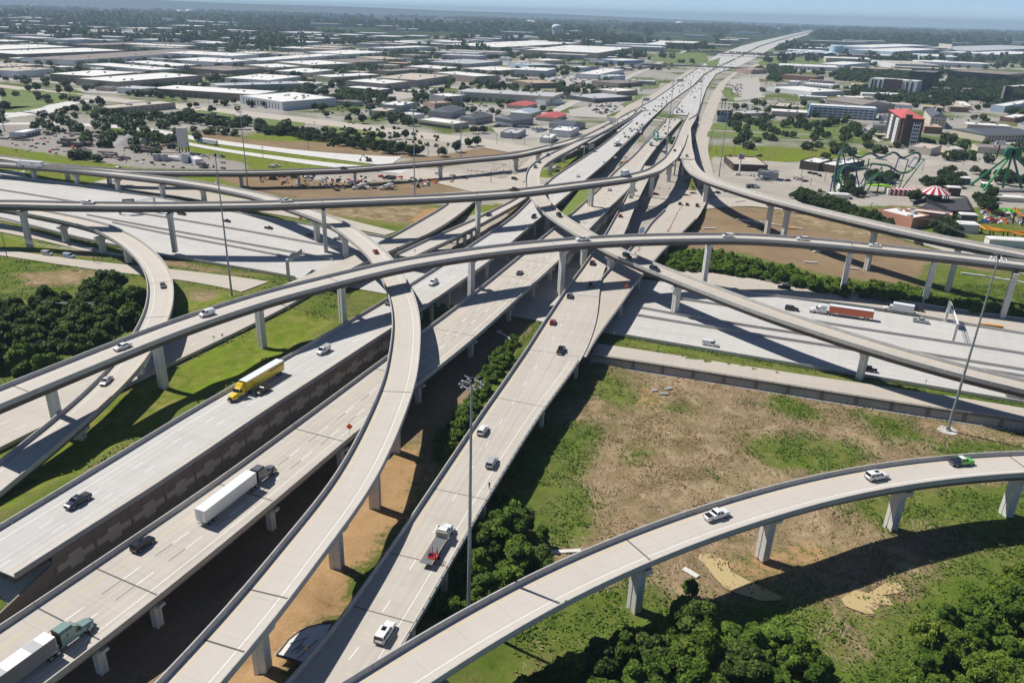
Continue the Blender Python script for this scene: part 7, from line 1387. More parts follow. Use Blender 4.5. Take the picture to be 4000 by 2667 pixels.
# parked cars in the lots: one thing each, shared low meshes
LOTS=[(9,[(120,60),(640,90),(960,110),(800,160),(610,60),(230,30)],58,'car in the crowded used car lot left of the blue banded showroom','cars in the used car lot',20),(3,[(660,990),(800,960),(1000,985),(960,1050),(700,1050)],26,'car parked on the paved lot beside the low red house','cars parked by the red house',10),(3,[(290,700),(560,680),(720,735),(640,770),(380,770)],70,'white vehicle in the packed pale lot beside the tan roofed hall','vehicles in the packed pale lot',10),(3,[(2000,770),(2120,760),(2110,880),(1995,880)],26,'car parked in rows right of the frontage trees','cars parked beyond the frontage trees',60),(4,[(840,1155),(890,1155),(945,1225),(890,1225)],14,'car in the row parked at the corner of the lawn','cars at the lawn corner',160),(2,[(1290,835),(1640,820),(1700,850),(1560,860),(1330,860)],30,'car parked in front of the tan warehouse complex','cars at the tan warehouse',20),(4,[(1060,1300),(1350,1290),(1330,1330),(1120,1320)],8,'car parked below the red roofed hotel','cars below the red roofed hotel',160),(3,[(1200,770),(1310,770),(1250,830),(1180,800)],14,'pale vehicle in the angled row by the frontage','vehicles in the angled row',70)]
for zn,pl,n,lb,gp,ang in LOTS:
 pts=fill(Z(zn,pl),0,3.1 if n>20 else 2.7,n)
 for k,(x,y)in enumerate(pts):
  if clash(np.array([x,y]),.5,.5):continue
  rr=random.Random(k+n);col=rr.choice(['white','white','silver','lblue']if 'pale' in lb or 'white' in lb else['white','black','silver','grey','navy','red','blue','white','tan']);kd=rr.choice(['sedan','suv','pickup','van']if 'pale' in lb else['sedan','suv','pickup','sedan'])
  make_vehicle('car','%s %s'%(dict(lblue='light blue',navy='dark blue').get(col,col),lb.replace('white vehicle','vehicle').replace('pale vehicle','vehicle').replace('car ',{'suv':'SUV'}.get(kd,kd)+' ',1)if lb.startswith('car')else lb.replace('white vehicle',kd).replace('pale vehicle',kd)),'car',lambda:car_parts(kd,col,''),(x,y,.1),radians(ang+rr.choice([0,180])+rr.uniform(-4,4)),0,gp,(kd,col,''),True)
# more parked cars than could be picked out one by one: joined
CQ=MB();rq=random.Random(4);cm_=[PAINT[c]for c in('white','silver','black','grey','blue','red')]+[CGLASS];npk=0
for _ in range(9000):
 if npk>=950:break
 y=rq.uniform(640,1900);x=rq.uniform(-.68,.68)*y;gx_,gy_=round(x/60)*60,round(y/75)*75
 if random.Random(int(gx_*7+gy_*13)).random()<.55:continue
 c=DR[0]*(round(x/3.0)*3.0)+DR[1]*(round(y/17.0)*17.0+rq.uniform(-.4,.4))
 if c[1]<640 or clash(c,4,4):continue
 a=math.atan2(DR[1][1],DR[1][0]);mi=rq.choice([0,0,0,1,1,2,2,3,4,5]);CQ.box((c[0],c[1],.75),(4.6,1.85,.9),a,(.97,.94),mi);CQ.box((c[0],c[1],1.38),(2.5,1.7,.5),a,(.72,.8),6);npk+=1
o=struct(obj('parked_cars',CQ,cm_),'stuff');o['label']='many small parked cars filling the town lots';o['category']='cars'
# ------------------------------------------------------------------ masts, signs, rides, yard
def above(px,py,gpx,gpy,z0=0.0):
 """point seen at px,py that stands vertically over the ground point seen at gpx,gpy"""
 g=at(gpx,gpy,z0);r=FWD+CU*(px-PPX)/FPX-CV*(py-PPY)/FPX;s=math.hypot(g[0],g[1])/math.hypot(r[0],r[1]);p=np.array([0,0,CAM_H])+s*r
 return np.array([g[0]+(p[0]-g[0]),g[1]+(p[1]-g[1]),p[2]])
def mast(label,bpx,bpy,z0,tpx,tpy,pad=False,ring_=True,h=None):
 b=at(bpx,bpy,z0);h=h or above(tpx,tpy,bpx,bpy,z0)[2]-z0;t=thing('light_mast',label,'light mast',tuple(b),0,'high light masts')
 m_=MB();m_.cyl((0,0,.5),(0,0,h),.42,.17,12);obj('pole',m_,POLE,t,smooth=False);m_=MB();m_.cyl((0,0,-.5),(0,0,.7),.75,.75,12);obj('base',m_,PARA,t);m_=MB();m_.cyl((0,0,.7),(0,0,.95),.6,.5,10);obj('base_plate',m_,BLKP,t)
 if pad:m_=MB();m_.cyl((0,0,-.3),(0,0,.12),2.7,2.7,16);obj('concrete_pad',m_,MATS['new_concrete'],t)
 m_=MB();m_.cyl((0,0,h-.5),(0,0,h+.5),.38,.3,10);obj('head',m_,BLKP,t)
 m_=MB();n=20;pts=[(1.55*cos(2*pi*k/n),1.55*sin(2*pi*k/n),h-.75)for k in range(n+1)];m_.tube(pts,.05,4);r_=obj('lamp_ring',m_,STEEL,t)
 for k in range(3):a=2*pi*k/3+.4;m_=MB();m_.cyl((0,0,h+.1),(1.5*cos(a),1.5*sin(a),h+.35),.11,.11,6);obj('arm',m_,RIM,t)
 for k in range(10):
  a=2*pi*k/10;x,y=1.95*cos(a),1.95*sin(a);m_=MB();m_.sphere((x,y,h-.8),.27,8,5,sz=.7);obj('lamp',m_,RIM if k%2 else STEEL,r_);m_=MB();m_.tube([(0,0,h-.6),(x,y,h-.75)],.04,4);obj('spoke',m_,STEEL,r_)
mast('tall light mast beside the curling ramp on the left',907,1162,3.4,837,606,True)
mast('tall light mast on a round pad by the pale retaining wall',3701,1681,FZ,3901,1000,True)
mast('tall light mast in the centre foreground rising past the collector road',1830,2450,FZ,1849,1484)
mast('light mast rising behind the highest flyover left of the site vehicles',969,738,0,935,417)
mast('light mast at the left end of the cement mixers',1620,764,0,1612,425)
mast('light mast behind the long low ramp near the rubble heap',1800,622,0,1802,361)
mast('light mast on the grass wedge beside the green exit sign',2600,604,3,2630,315)
mast('light mast above the tan embankment on the right of the far freeway',2727,463,.3,2748,272)
mast('light mast in front of the green field beside the red roofed restaurant',2808,690,0,2846,420)
mast('short looking light mast at the far left edge of the yard',18,512,0,0,425)
# overhead sign structures
SIGNG=mat('sign_green',(.01,.14,.085),.5);SIGNB=mat('sign_back',(.33,.34,.35),.5,.05,1,metal=.4);SIGNW=mat('sign_white',(.75,.75,.75),.5);SIGNO=mat('sign_orange',(.85,.10,.02),.5);SIGNY=mat('sign_amber',(.80,.35,.01),.5);SIGNBL=mat('sign_blue',(.015,.035,.13),.5);SIGNK=mat('sign_black',(.012,.012,.014),.5)
def truss(mb,a,b,s=.9,n=12):
 a=np.array(a,float);b=np.array(b,float);d=(b-a)/np.linalg.norm(b-a);q=np.cross(d,(0,0,1.0));c=[q*x*s/2+np.array((0,0,y*s/2))for x,y in((-1,-1),(1,-1),(1,1),(-1,1))]
 for o_ in c:mb.cyl(a+o_,b+o_,.07,n=4)
 for k in range(n):
  p0=a+(b-a)*k/n;p1=a+(b-a)*(k+1)/n
  for i,j in((0,1),(1,2),(2,3),(3,0)):mb.cyl(p0+c[i],p1+c[j],.045,n=3)
 return mb
def gantry(label,cols,signs=(),arm=None,colw=(1.2,.9),posts=STEEL,concrete=True):
 """cols: (base px, base py, z0, top px, top py); signs: (t0, t1, hh, front) along the truss"""
 t=thing('sign_gantry',label,'sign gantry');tops=[]
 for bx,by,z0,tx,ty in cols:
  b=at(bx,by,z0);h=max(above(tx,ty,bx,by,z0)[2]-z0,4);m_=MB();m_.box((b[0],b[1],z0+h/2-.2),(colw[0],colw[1],h+.4),1.2);obj('column',m_,PIER if concrete else posts,t);tops.append(np.array([b[0],b[1],z0+h-.6]))
 if arm is not None:tops.append(np.array(arm))
 m_=truss(MB(),tops[0],tops[-1],1.0,14);obj('truss',m_,STEEL,t);a,b=tops[0],tops[-1];d=(b-a)/np.linalg.norm(b-a);n_=np.cross(d,(0,0,1.0));n_=n_ if n_[1]<0 else-n_
 for t0,t1,hh,front in signs:
  c=a+(b-a)*(t0+t1)/2;w_=np.linalg.norm(b-a)*(t1-t0);o_=n_*(.75 if front else-.75);m_=MB();m_.box(tuple(c+o_+(0,0,.2)),(w_,.12,hh),math.atan2(d[1],d[0]));s_=obj('sign_panel',m_,SIGNG if front else SIGNB,t)
  if front:
   for(u0,u1,v0,v1)in((-.35,.35,.26,.34),(-.16,-.02,-.02,.18),(.04,.18,-.02,.18),(-.32,.08,-.2,-.12),(.12,.38,-.2,-.12)):
    k=MB();cc=c+o_+n_*.075+d*w_*(u0+u1)/2+np.array((0,0,.2+hh*(v0+v1)/2));k.box(tuple(cc),(w_*(u1-u0),.03,hh*(v1-v0)),math.atan2(d[1],d[0]));obj('lettering',k,SIGNW,s_)
 return t
p=at(1240,1010,9);gantry('cantilever sign gantry with sign backs beside the left freeway barriers',[(1128,1092,.5,1121,1012)],[(.25,.55,3.2,False),(.55,.97,2.2,False)],arm=above(1188,985,1195,1045))
gantry('lattice sign gantry spanning the right freeway beside the mast',[(3691,1255,0,3706,1178),(3721,1333,0,3735,1262)],[(.05,.35,3.5,False)])
gantry('far sign gantry over the oncoming lanes above the grass median',[(2509,414,.5,2511,388),(2602,416,.5,2605,390)],[(.02,.28,4,False)],colw=(1,1))
gantry('distant sign gantry over the oncoming lanes below the railway bridge',[(2625,336,.3,2627,313),(2697,338,.3,2698,316)],[(.25,.6,4,False)],colw=(1,1))
gantry('cantilever sign gantry at the bend behind the crossing flyover',[(2280,613,2,2281,571)],[(.5,1,3.6,False)],arm=above(2324,574,2322,614))
gantry('cantilever sign gantry left of the merging ramp deck',[(2410,506,2,2411,470)],[(.2,1,4.5,False)],arm=above(2367,466,2366,498))
gantry('green exit sign on a post over the tan lanes beside the grass wedge',[(2603,604,3,2606,536)],[(.6,1.0,8.0,True)],arm=above(2555,531,2556,585),concrete=False,colw=(.5,.5))
gantry('distant green exit sign over the receding lanes',[(2768,340,.3,2770,316)],[(.72,1,7,True)],arm=above(2734,315,2734,335),concrete=False,colw=(.6,.6))
gantry('green sign with two route shields showing above the highest flyover on the left',[(470,838,0,468,800),(610,830,0,608,770)],[(.12,.45,5.2,True)],colw=(1,1))
def diamond(label,bx,by,z0,h,s,m_=None,road=None,arrow=False):
 if road:loc,a,_=locate(road,bx,by)
 else:q=on_ground(bx,by,z0);loc=tuple(q)
 t=thing('warning_sign',label,'road sign',loc,0);k=MB();k.box((0,.05,h/2),(.09,.09,h));obj('post',k,STEEL,t);k=MB();k.add([(0,0,h-s*.75),(s*.75,0,h),(0,0,h+s*.75),(-s*.75,0,h),(0,.04,h-s*.75),(s*.75,.04,h),(0,.04,h+s*.75),(-s*.75,.04,h)],[(0,1,2,3),(7,6,5,4),(0,4,5,1),(1,5,6,2),(2,6,7,3),(3,7,4,0)]);obj('sign_panel',k,m_ or SIGNO,t);return t
diamond('orange red diamond roadwork sign on the parapet beside the S shaped ramp',1367,1702,8,2.7,1.2,None,'nb');diamond('orange red diamond roadwork sign at the edge of the branch road',2445,1142,6,2.8,1.2,None,'br')
diamond('amber diamond sign on the grass by the upper left ramp',347,641,.2,2.8,1.3,SIGNY);diamond('amber diamond sign on the parapet of the S shaped ramp near the white semi',229,664,8.6,2.6,1.2,SIGNY,'sramp');diamond('amber diamond sign below the highest flyover on the left freeway',1176,872,0,2.8,1.2,SIGNY);diamond('amber diamond sign on the tan embankment beside the cones',2706,525,.3,3,1.5,SIGNO)
loc,a,_=locate('col',1206,2568);t=thing('road_sign','small amber striped marker at the corner of the new slab','road sign',(loc[0]-.3,loc[1],loc[2]+.9));k=MB();k.box((0,0,.5),(.06,.06,1.0));obj('post',k,STEEL,t);k=MB();k.box((0,-.04,1.35),(.32,.05,.85));obj('sign_panel',k,SIGNY,t)
for lb,bx,by,z0 in(('small sign seen edge on at the kerb of the left frontage road',838,1338,4.6),('small sign on the mown bank beside the left frontage road',871,1330,4.8),('small sign on the gore of the narrow exit ramp',1621,995,6.3),('red bordered sign where the exit ramp splits from the bridge',1553,985,6.3),('small sign on the verge under the diving flyover',3612,1508,.5),('small sign on the verge right of the collector road',2397,1320,.5)):
 q=on_ground(bx,by,z0)if z0<6 else at(bx,by,z0);t=thing('road_sign',lb,'road sign',tuple(q));k=MB();k.box((0,0,1.1),(.08,.08,2.2));obj('post',k,STEEL,t);k=MB();k.box((0,-.05,2.1),(.75,.05,.8),.5);obj('sign_panel',k,SIGNW if 'red' not in lb else mat('sign_red',(.4,.02,.02),.5),t)
def billboard(label,l,r,top,bot,gpx,gpy,pm,bars=(),post=2,pc=STEEL,pw=.6):
 g=at(gpx,gpy,0);a=above(l,(top+bot)/2,l,gpy);b=above(r,(top+bot)/2,r,gpy);zt=above((l+r)/2,top,(l+r)/2,gpy)[2];zb=above((l+r)/2,bot,(l+r)/2,gpy)[2];w_=np.linalg.norm((b-a)[:2]);c=(a+b)/2;rz=math.atan2(b[1]-a[1],b[0]-a[0])
 t=thing('billboard',label,'billboard',(c[0],c[1],0),rz);k=MB();k.box((0,0,(zt+zb)/2),(w_,.6,zt-zb));s_=obj('sign_panel',k,pm,t)
 for i in range(post):x=0 if post==1 else(-.5+i/(post-1))*w_*.65;k=MB();k.box((x,.1,zb/2),(pw,min(pw,.8),zb));obj('post',k,pc,t)
 for u0,u1,v0,v1,m_ in bars:k=MB();k.box((w_*((u0+u1)/2-.5),-.32,zb+(zt-zb)*(v0+v1)/2),(w_*(u1-u0),.04,(zt-zb)*(v1-v0)));obj('lettering',k,m_,s_)
LT=mat('letter_pale',(.55,.58,.72),.6)
billboard('dark blue billboard with white lettering on the meadow by the avenue',799,845,445,464,822,470,SIGNBL,[(.05,.42,.68,.84,LT),(.5,.9,.64,.8,LT),(.06,.3,.38,.58,LT),(.38,.6,.34,.58,LT),(.66,.93,.32,.56,LT),(.06,.36,.12,.24,LT),(.42,.72,.1,.22,LT)],4,WOOD,.3)
billboard('black billboard with pale letters on a blue grey pier by the lawn',2801,2862,432,451,2826,477,SIGNK,[(.17,.23,.3,.8,LT),(.23,.32,.72,.85,LT),(.23,.34,.2,.34,LT),(.42,.5,.2,.8,LT),(.58,.68,.3,.85,LT),(.7,.8,.3,.7,LT),(.9,.97,.5,.85,LT),(.9,.96,.2,.4,mat('letter_blue',(.12,.16,.4),.6))],1,mat('pier_bluegrey',(.30,.36,.43),.7),17)
billboard('small dark billboard on two posts further back by the frontage road',2820,2839,386,395,2830,424,SIGNK,[(.1,.9,.15,.3,LT)],2,BLKP,.7)
billboard('white oblong sign with a red disc on a dark post at the right',3889,3928,551,567,3893,622,SIGNW,[(.13,.3,.3,.82,mat('letter_red',(.42,.04,.06),.6)),(.38,.88,.42,.62,mat('letter_grey',(.45,.48,.48),.6))],1,BLKP,.9)
billboard('red signboard on a turquoise pole beside the avenue',1434,1462,401,412,1450,468,mat('sign_dullred',(.30,.055,.06),.6),[(.08,.2,.2,.8,LT),(.3,.6,.45,.7,LT),(.65,.85,.3,.6,LT)],1,mat('pole_turquoise',(.05,.30,.30),.6),1.2)
billboard('red restaurant sign pylon with a yellow panel',2846,2856,602,629,2853,636,PAINT['red'],[(.1,.9,.62,.9,SIGNY)],1,PAINT['red'],2)
billboard('fuel price sign with red digits on a white post',2885,2908,602,622,2880,683,mat('sign_pricegrey',(.38,.44,.52),.6),[(.2,.42,.12,.62,mat('digit_red',(.55,.02,.06),.5)),(.5,.8,.12,.62,MATS['digit_red']),(.05,.45,.72,.95,PAINT['maroon'])],1,SIGNW,.9)
# poles and wires
def pole(label,b,t_,z0=0,arms=True,group='wooden power poles',r=.17,lamp=False):
 q=on_ground(b[0],b[1],z0);h=max(above(t_[0],t_[1],b[0],b[1],q[2])[2]-q[2],3);o=thing('power_pole' if arms else 'lamp_post',label,'power pole' if arms else 'lamp post',tuple(q),0,group);k=MB();k.cyl((0,0,-.3),(0,0,h),r,r*.65,8);obj('pole',k,WOOD if arms else STEEL,o)
 if arms:
  for dz in(.35,1.3):k=MB();k.box((0,0,h-dz),(2.3,.12,.14),.6);obj('crossarm',k,WOOD,o)
  for s_ in(-1,0,1):k=MB();k.cyl((s_*.9,s_*.6,h-.3),(s_*.9,s_*.6,h),.06,n=5);obj('insulator',k,RIM,o)
 elif lamp:
  for s_ in(-1,1):k=MB();k.tube([(0,0,h),(s_*1.6,0,h+.3)],.05,4);obj('arm',k,STEEL,o);k=MB();k.box((s_*1.8,0,h+.28),(.7,.25,.12));obj('lamp',k,RIM,o)
 return np.array([q[0],q[1],q[2]+h])
def wires(label,a,b,n=4,sag=1.6):
 mb=MB();d=(b-a);q=np.array([d[1],-d[0],0])/(np.linalg.norm(d[:2])+1e-6)
 for k in range(n):
  o_=q*(k-(n-1)/2)*.7+(0,0,-.35*(k%2));pts=[a+d*s+o_+np.array((0,0,-sag*4*s*(1-s)))for s in np.linspace(0,1,9)];mb.tube(pts,.028,3)
 tag(obj('power_lines',mb,mat('wire',(.25,.25,.25),.5,metal=.5)),label,'power lines')
A_=pole('power pole at the left edge beside the frontage road',(29,1008),(6,912),1.5);B_=pole('power pole in front of the curling ramp piers',(369,1026),(358,972),1.5);wires('power lines strung along the left frontage road',A_,B_,4,2);wires('power lines leaving the left edge by the frontage road',A_,A_+(-60,25,0),4,1)
A_=pole('power pole standing in front of the left wood',(182,1424),(159,1328),3);B_=pole('shorter power pole deeper in the left wood',(92,1395),(86,1353),3);wires('power lines crossing the front of the left wood',A_,at(-120,1400,12),4,1);wires('power lines through the left wood',B_,A_,2,.5);wires('power lines in the middle of the left wood',at(120,1170,9),at(365,1182,10),3,.5)
A_=pole('power pole behind the right flyover beside the salmon hall',(3656,915),(3663,862),0);B_=pole('power pole at the corner of the salmon hall',(3402,815),(3406,790),0);wires('power lines from the salmon hall to the power pole',B_,A_,3,1.5);wires('power lines running on behind the right flyover',A_,above(3900,935,3890,985),4,2)
SP=[((1028,620),(1018,572)),((1205,582),(1200,520)),((1244,556),(1239,498)),((1085,510),(1083,476)),((1229,490),(1228,475)),((1673,612),(1673,566)),((1712,617),(1711,563)),((1747,600),(1747,557)),((1623,585),(1624,560)),((1941,566),(1941,522)),((1869,548),(1869,520)),((385,371),(380,345)),((470,370),(467,350)),((703,460),(702,434)),((815,408),(812,365)),((576,440),(574,402)),((105,290),(105,250)),((2004,548),(2004,524)),((2049,565),(2050,510)),((2118,562),(2118,502)),((2145,562),(2145,490)),((2218,538),(2219,497)),((2262,500),(2264,478)),((2470,405),(2474,371)),((2480,398),(2481,366)),((2546,320),(2548,298)),((2772,592),(2776,508)),((2779,590),(2783,553)),((2796,600),(2797,584)),((2867,600),(2871,567)),((2973,597),(2977,575)),((3113,518),(3119,486)),((3257,523),(3264,487)),((3129,690),(3136,660)),((3165,725),(3180,700)),((3512,642),(3522,612)),((3602,668),(3615,620)),((3745,620),(3775,568)),((3763,645),(3775,612)),((3782,630),(3792,590)),((3221,707),(3231,627)),((3127,740),(3136,690))]
for k,(b,t_)in enumerate(SP):pole('thin pole standing in the town beyond the interchange',b,t_,0,k%4!=3,'thin town poles',.2)
for k,(b,t_)in enumerate([((1313,648),(1312,610)),((187,496),(180,456)),((1926,690),(1923,640))]):pole(['slim double armed lamp post beside the new lanes','slim lamp post at the curved connector','slim lamp post at the coned junction'][k],b,t_,0,False,None,.12,True)
t=thing('signal_mast','black traffic signal mast at the coned junction','traffic signal',tuple(at(1918,712,.1)));h=8.5;k=MB();k.cyl((0,0,0),(0,0,h),.2,n=8);obj('pole',k,BLKP,t);k=MB();k.cyl((0,0,6.6),(-17,4,7.2),.12,n=6);obj('arm',k,BLKP,t)
for q in(.35,.6,.8,.95):k=MB();k.box((-17*q,4*q,6.2+.6*q),(.4,.4,1.1));obj('signal_head',k,BLKP,t)
# orange drums
def drum_mesh():
 m_=MB()
 for i,(z0,z1,mi)in enumerate(((.08,.3,0),(.3,.48,1),(.48,.66,0),(.66,.84,1),(.84,1.0,0))):m_.cyl((0,0,z0),(0,0,z1),.30-.02*i,.29-.02*i,8,mi=mi)
 m_.cyl((0,0,0),(0,0,.08),.42,.42,8,mi=2);return m_.mesh('drum',[mat('drum_orange',(.72,.07,.03),.6),SIGNW,BLKP])
DRUM=drum_mesh()
def drum(px,py,road,label,group):
 if road:loc,a,_=locate(road,px,py)
 else:loc=tuple(on_ground(px,py)+(0,0,.08))
 o=link('traffic_drum',DRUM,None,loc);tag(o,label,'traffic drum',group);return o
for a,b in[(815,1352),(825,1338),(845,1312),(856,1288),(873,1257),(890,1220),(910,1182),(928,1147),(945,1112),(960,1078),(993,1032),(1020,1000),(1050,962)]:drum(2400+a/3.92,560+b/3.92,'br','orange drum in the long diagonal row on the branch road','drum row on the branch road')
for a,b in[(1172,872),(1160,895),(1133,920)]:drum(2000+a/2.351,600+b/2.351,'br','orange drum just below the middle flyover','drums below the middle flyover')
for a,b in[(1090,920),(1125,880),(1145,858),(1160,835),(1170,815),(1185,800),(1310,825),(1385,830),(860,925),(875,903),(690,695),(843,697),(1007,690),(1095,668),(1195,570),(1185,590),(1200,545),(1175,640),(1260,720),(1275,690),(1315,560),(1314,620),(1343,250),(1340,280),(1338,310),(1335,340)]:drum(2400+a/3.92,560+b/3.92,'street' if b>700 else None,'orange drum guarding the signal crossing works','drums at the signal crossing')
for a,b in[(355,618),(290,647),(250,668),(192,698),(152,722),(125,735),(545,540),(535,615),(618,580),(487,638),(458,655),(630,505),(597,520),(942,465),(705,545),(295,845),(330,855),(510,880),(235,760),(260,735)]:drum(1900+a/3.92,480+b/3.92,None,'orange drum along the coned junction left of the curve','drums at the left junction')
for a,b in[(1790,1035),(1785,1052),(1770,1070),(1760,1090),(1722,1155),(1718,1180),(1690,1200),(1685,1230),(1680,1250),(1655,1300),(1650,1325),(1635,1350),(1610,1390),(1605,1415),(1595,1450),(1590,1480),(1680,770),(1665,800),(1640,850),(1628,890),(1610,930),(1600,965),(1598,1000),(1600,1040),(1605,1085)]:drum(2300+a/3.92,180+b/3.92,None,'orange drum lining the lanes right of the far freeway','drums on the far frontage')
for a,b in[(270,1180),(275,1210),(245,1200),(200,1225),(170,1255),(240,1165),(280,1185),(390,1100),(405,1105),(470,1010)]:drum(2300+a/3.92,180+(b+8)/3.92,None,'orange drum on the frontage left of the merging deck','drums by the merging deck')
for a,b in[(275,20),(435,35),(623,60),(815,90),(1495,160)]:drum(1000+a/2.351,600+b/2.351,None,'orange drum spaced along the new lanes behind the low ramp','drums on the new lanes')
# the lone walker on the collector road
loc,a,_=locate('col',1911,1907)
sk=bpy.data.meshes.new('person');J=[(0,0,.95),(0,0,1.2),(0,.01,1.42),(0,.02,1.54),(0,.04,1.62),(0,.04,1.74),(-.19,0,1.42),(-.27,.02,1.18),(-.14,.2,1.28),(.19,0,1.42),(.27,.02,1.18),(.12,.22,1.26),(-.1,0,.9),(-.11,.14,.5),(-.11,.02,.08),(-.11,.15,.03),(.1,0,.9),(.11,-.06,.5),(.11,-.26,.14),(.11,-.16,.05)]
EDG=[(0,1),(1,2),(2,3),(3,4),(4,5),(2,6),(6,7),(7,8),(2,9),(9,10),(10,11),(0,12),(12,13),(13,14),(14,15),(0,16),(16,17),(17,18),(18,19)]
RD=[.17,.16,.17,.06,.1,.1,.075,.055,.04,.075,.055,.04,.11,.075,.05,.045,.11,.075,.05,.045]
sk.from_pydata(J,EDG,[]);po=bpy.data.objects.new('person',sk);COL.objects.link(po);mo=po.modifiers.new('skin','SKIN')
for i,v in enumerate(sk.skin_vertices[0].data):v.radius=(RD[i],RD[i]);v.use_root=(i==0)
su=po.modifiers.new('sub','SUBSURF');su.levels=1;su.render_levels=1
me=bpy.data.meshes.new_from_object(po.evaluated_get(bpy.context.evaluated_depsgraph_get()));bpy.data.objects.remove(po);me.materials.clear();me.materials.append(mat('clothes_dark',(.035,.016,.018),.8))
pr=link('person',me,None,loc,a-pi/2+.2);tag(pr,'person in a dark knee length outfit walking along the edge of the collector road','person')
k=MB();k.sphere((0,.045,1.69),.115,8,6);obj('hair',k,mat('hair_dark',(.03,.018,.014),.8),pr)
for x,y,z in((-.11,.02,.3),(.11,-.17,.32)):k=MB();k.cyl((x,y-.02,z-.18),(x,y+.03,z+.1),.05,.06,8);obj('calf',k,mat('skin',(.32,.19,.13),.6),pr)
# fresh slab with formwork beside the collector road
SLZ=5.9;sp=[(1080,2554),(1095,2540),(1128,2497),(1165,2468),(1205,2447),(1250,2436),(1296,2434),(1275,2470),(1268,2498),(1240,2540),(1203,2594),(1130,2570)]
P_=[at(x,y,SLZ)for x,y in sp];t=thing('concrete_slab','freshly poured pale slab with stakes and timber forms beside the collector road','concrete slab');k=MB();k.prism([(q[0],q[1])for q in P_],SLZ-.5,SLZ);obj('slab',k,mat('slab_fresh',(.68,.66,.62),.8,.07,.7),t);k=MB()
for i in(10,11,0,1,2,3,4,5):a,b=P_[i],P_[(i+1)%12];c=(a+b)/2;k.box((c[0],c[1],SLZ-.15),(np.linalg.norm(b-a),.22,.45),math.atan2(b[1]-a[1],b[0]-a[0]))
obj('formwork',k,mat('form_timber',(.06,.05,.045),.9),t)
for i in(0,1,2,3,4,5):
 for s_ in(.3,.8):c=P_[i]*(1-s_)+P_[(i+1)%12]*s_;n_=c-np.mean(P_,0);n_/=np.linalg.norm(n_);k=MB();k.cyl(c+n_*.1+(0,0,.15),c+n_*1.0+(0,0,-.25),.05,n=5);obj('stake',k,PIER,t)
for a,b in(((1133,2512),(1202,2488)),((1138,2543),(1188,2502)),((1157,2535),(1182,2518)),((1160,2571),(1238,2497)),((1157,2548),(1190,2521))):A_,B_=at(*a,SLZ+.08),at(*b,SLZ+.08);k=MB();k.cyl(A_,B_,.07,n=5);obj('timber',k,mat('plank_grey',(.20,.18,.17),.9),t)
# boom lift parked at the end of the grass verge
g=on_ground(1990,1342);t=thing('boom_lift','white boom lift parked in the shade beside the collector road','boom lift',tuple(g),2.4);k=MB();k.box((0,0,.85),(2.6,1.6,.5));obj('chassis',k,BLKP,t);k=MB();k.box((.1,0,1.6),(2.4,1.5,1.0),top=(.85,.85));obj('turret',k,PAINT['white'],t);k=MB();k.cyl((-.6,.2,2.1),(4.2,.2,3.1),.22,n=6);obj('boom',k,PAINT['white'],t);k=MB();k.box((4.9,.2,3.2),(1.0,1.8,1.0));obj('basket',k,STEEL,t)
for x in(-1,1):
 for y in(-.95,.95):k=MB();k.cyl((x,y-.18,.5),(x,y+.18,.5),.5,n=12);obj('wheel',k,TYRE,t)
# amusement park
CG,CB=mat('coaster_green',(.018,.17,.075),.45),mat('coaster_blue',(.035,.035,.19),.45);CGL=mat('coaster_lime',(.08,.34,.10),.45);OR=mat('coaster_orange',(.80,.33,.015),.45);BKS=mat('ride_dark_steel',(.03,.035,.04),.5)
def cz(a,b):return(3230+a/3.278,560+b/3.278)
t=thing('roller_coaster','green and blue roller coaster with a tall hill and three humps','roller coaster')
main=[(130,660),(95,620),(90,560),(110,440),(130,300),(150,180),(180,90),(230,55),(290,55),(320,90),(345,160),(400,190),(450,170),(530,120),(590,115),(630,160),(690,185),(750,165),(830,110),(870,100),(910,140),(960,185),(1010,180),(1080,130),(1150,105),(1195,125),(1205,180),(1160,260),(1090,340),(1020,375),(950,375),(880,340),(810,285),(740,270),(660,265),(590,250),(520,275),(450,320),(380,310),(300,285),(240,280),(190,310),(160,370),(150,430),(170,510),(230,585),(330,605),(420,580),(520,500),(600,420),(680,395),(760,410),(810,460),(790,540),(730,570)]
gyv=np.interp(range(len(main)),[0,8,14,26,34,44,54],[768,752,748,738,735,760,745]);PT=[]
for(a,b),gyq in zip(main,gyv):x,y=cz(a,b);PT.append(above(x,min(y,gyq-4),x,gyq))
PT=np.array(PT);dd=np.r_[0,np.cumsum(np.linalg.norm(np.diff(PT,axis=0),axis=1))];ss=np.linspace(0,dd[-1],260);PS=np.stack([np.interp(ss,dd,PT[:,c])for c in range(3)],1);kk=np.ones(7)/7;PE=np.pad(PS,((3,3),(0,0)),mode='edge');PS=np.stack([np.convolve(PE[:,c],kk,'valid')for c in range(3)],1);PS[:,2]=np.maximum(PS[:,2],1.2)
tg=np.gradient(PS,axis=0);tg/=np.linalg.norm(tg,axis=1)[:,None];sd=np.cross(tg,np.array([0,0,1.0]));sd/=np.linalg.norm(sd,axis=1)[:,None]+1e-6
for s_,m_ in((-1,CGL),(1,CG)):k=MB();k.tube(list(PS+sd*s_*.75),.26,5);obj('rail',k,m_,t)
k=MB();k.tube(list(PS-np.array((0,0,.7))),.42,6);obj('spine',k,CB,t);k=MB()
for i in range(0,260,2):k.cyl(PS[i]-sd[i]*.75,PS[i]+sd[i]*.75,.12,n=4)
obj('track_tie',k,CB,t)['kind']='stuff'
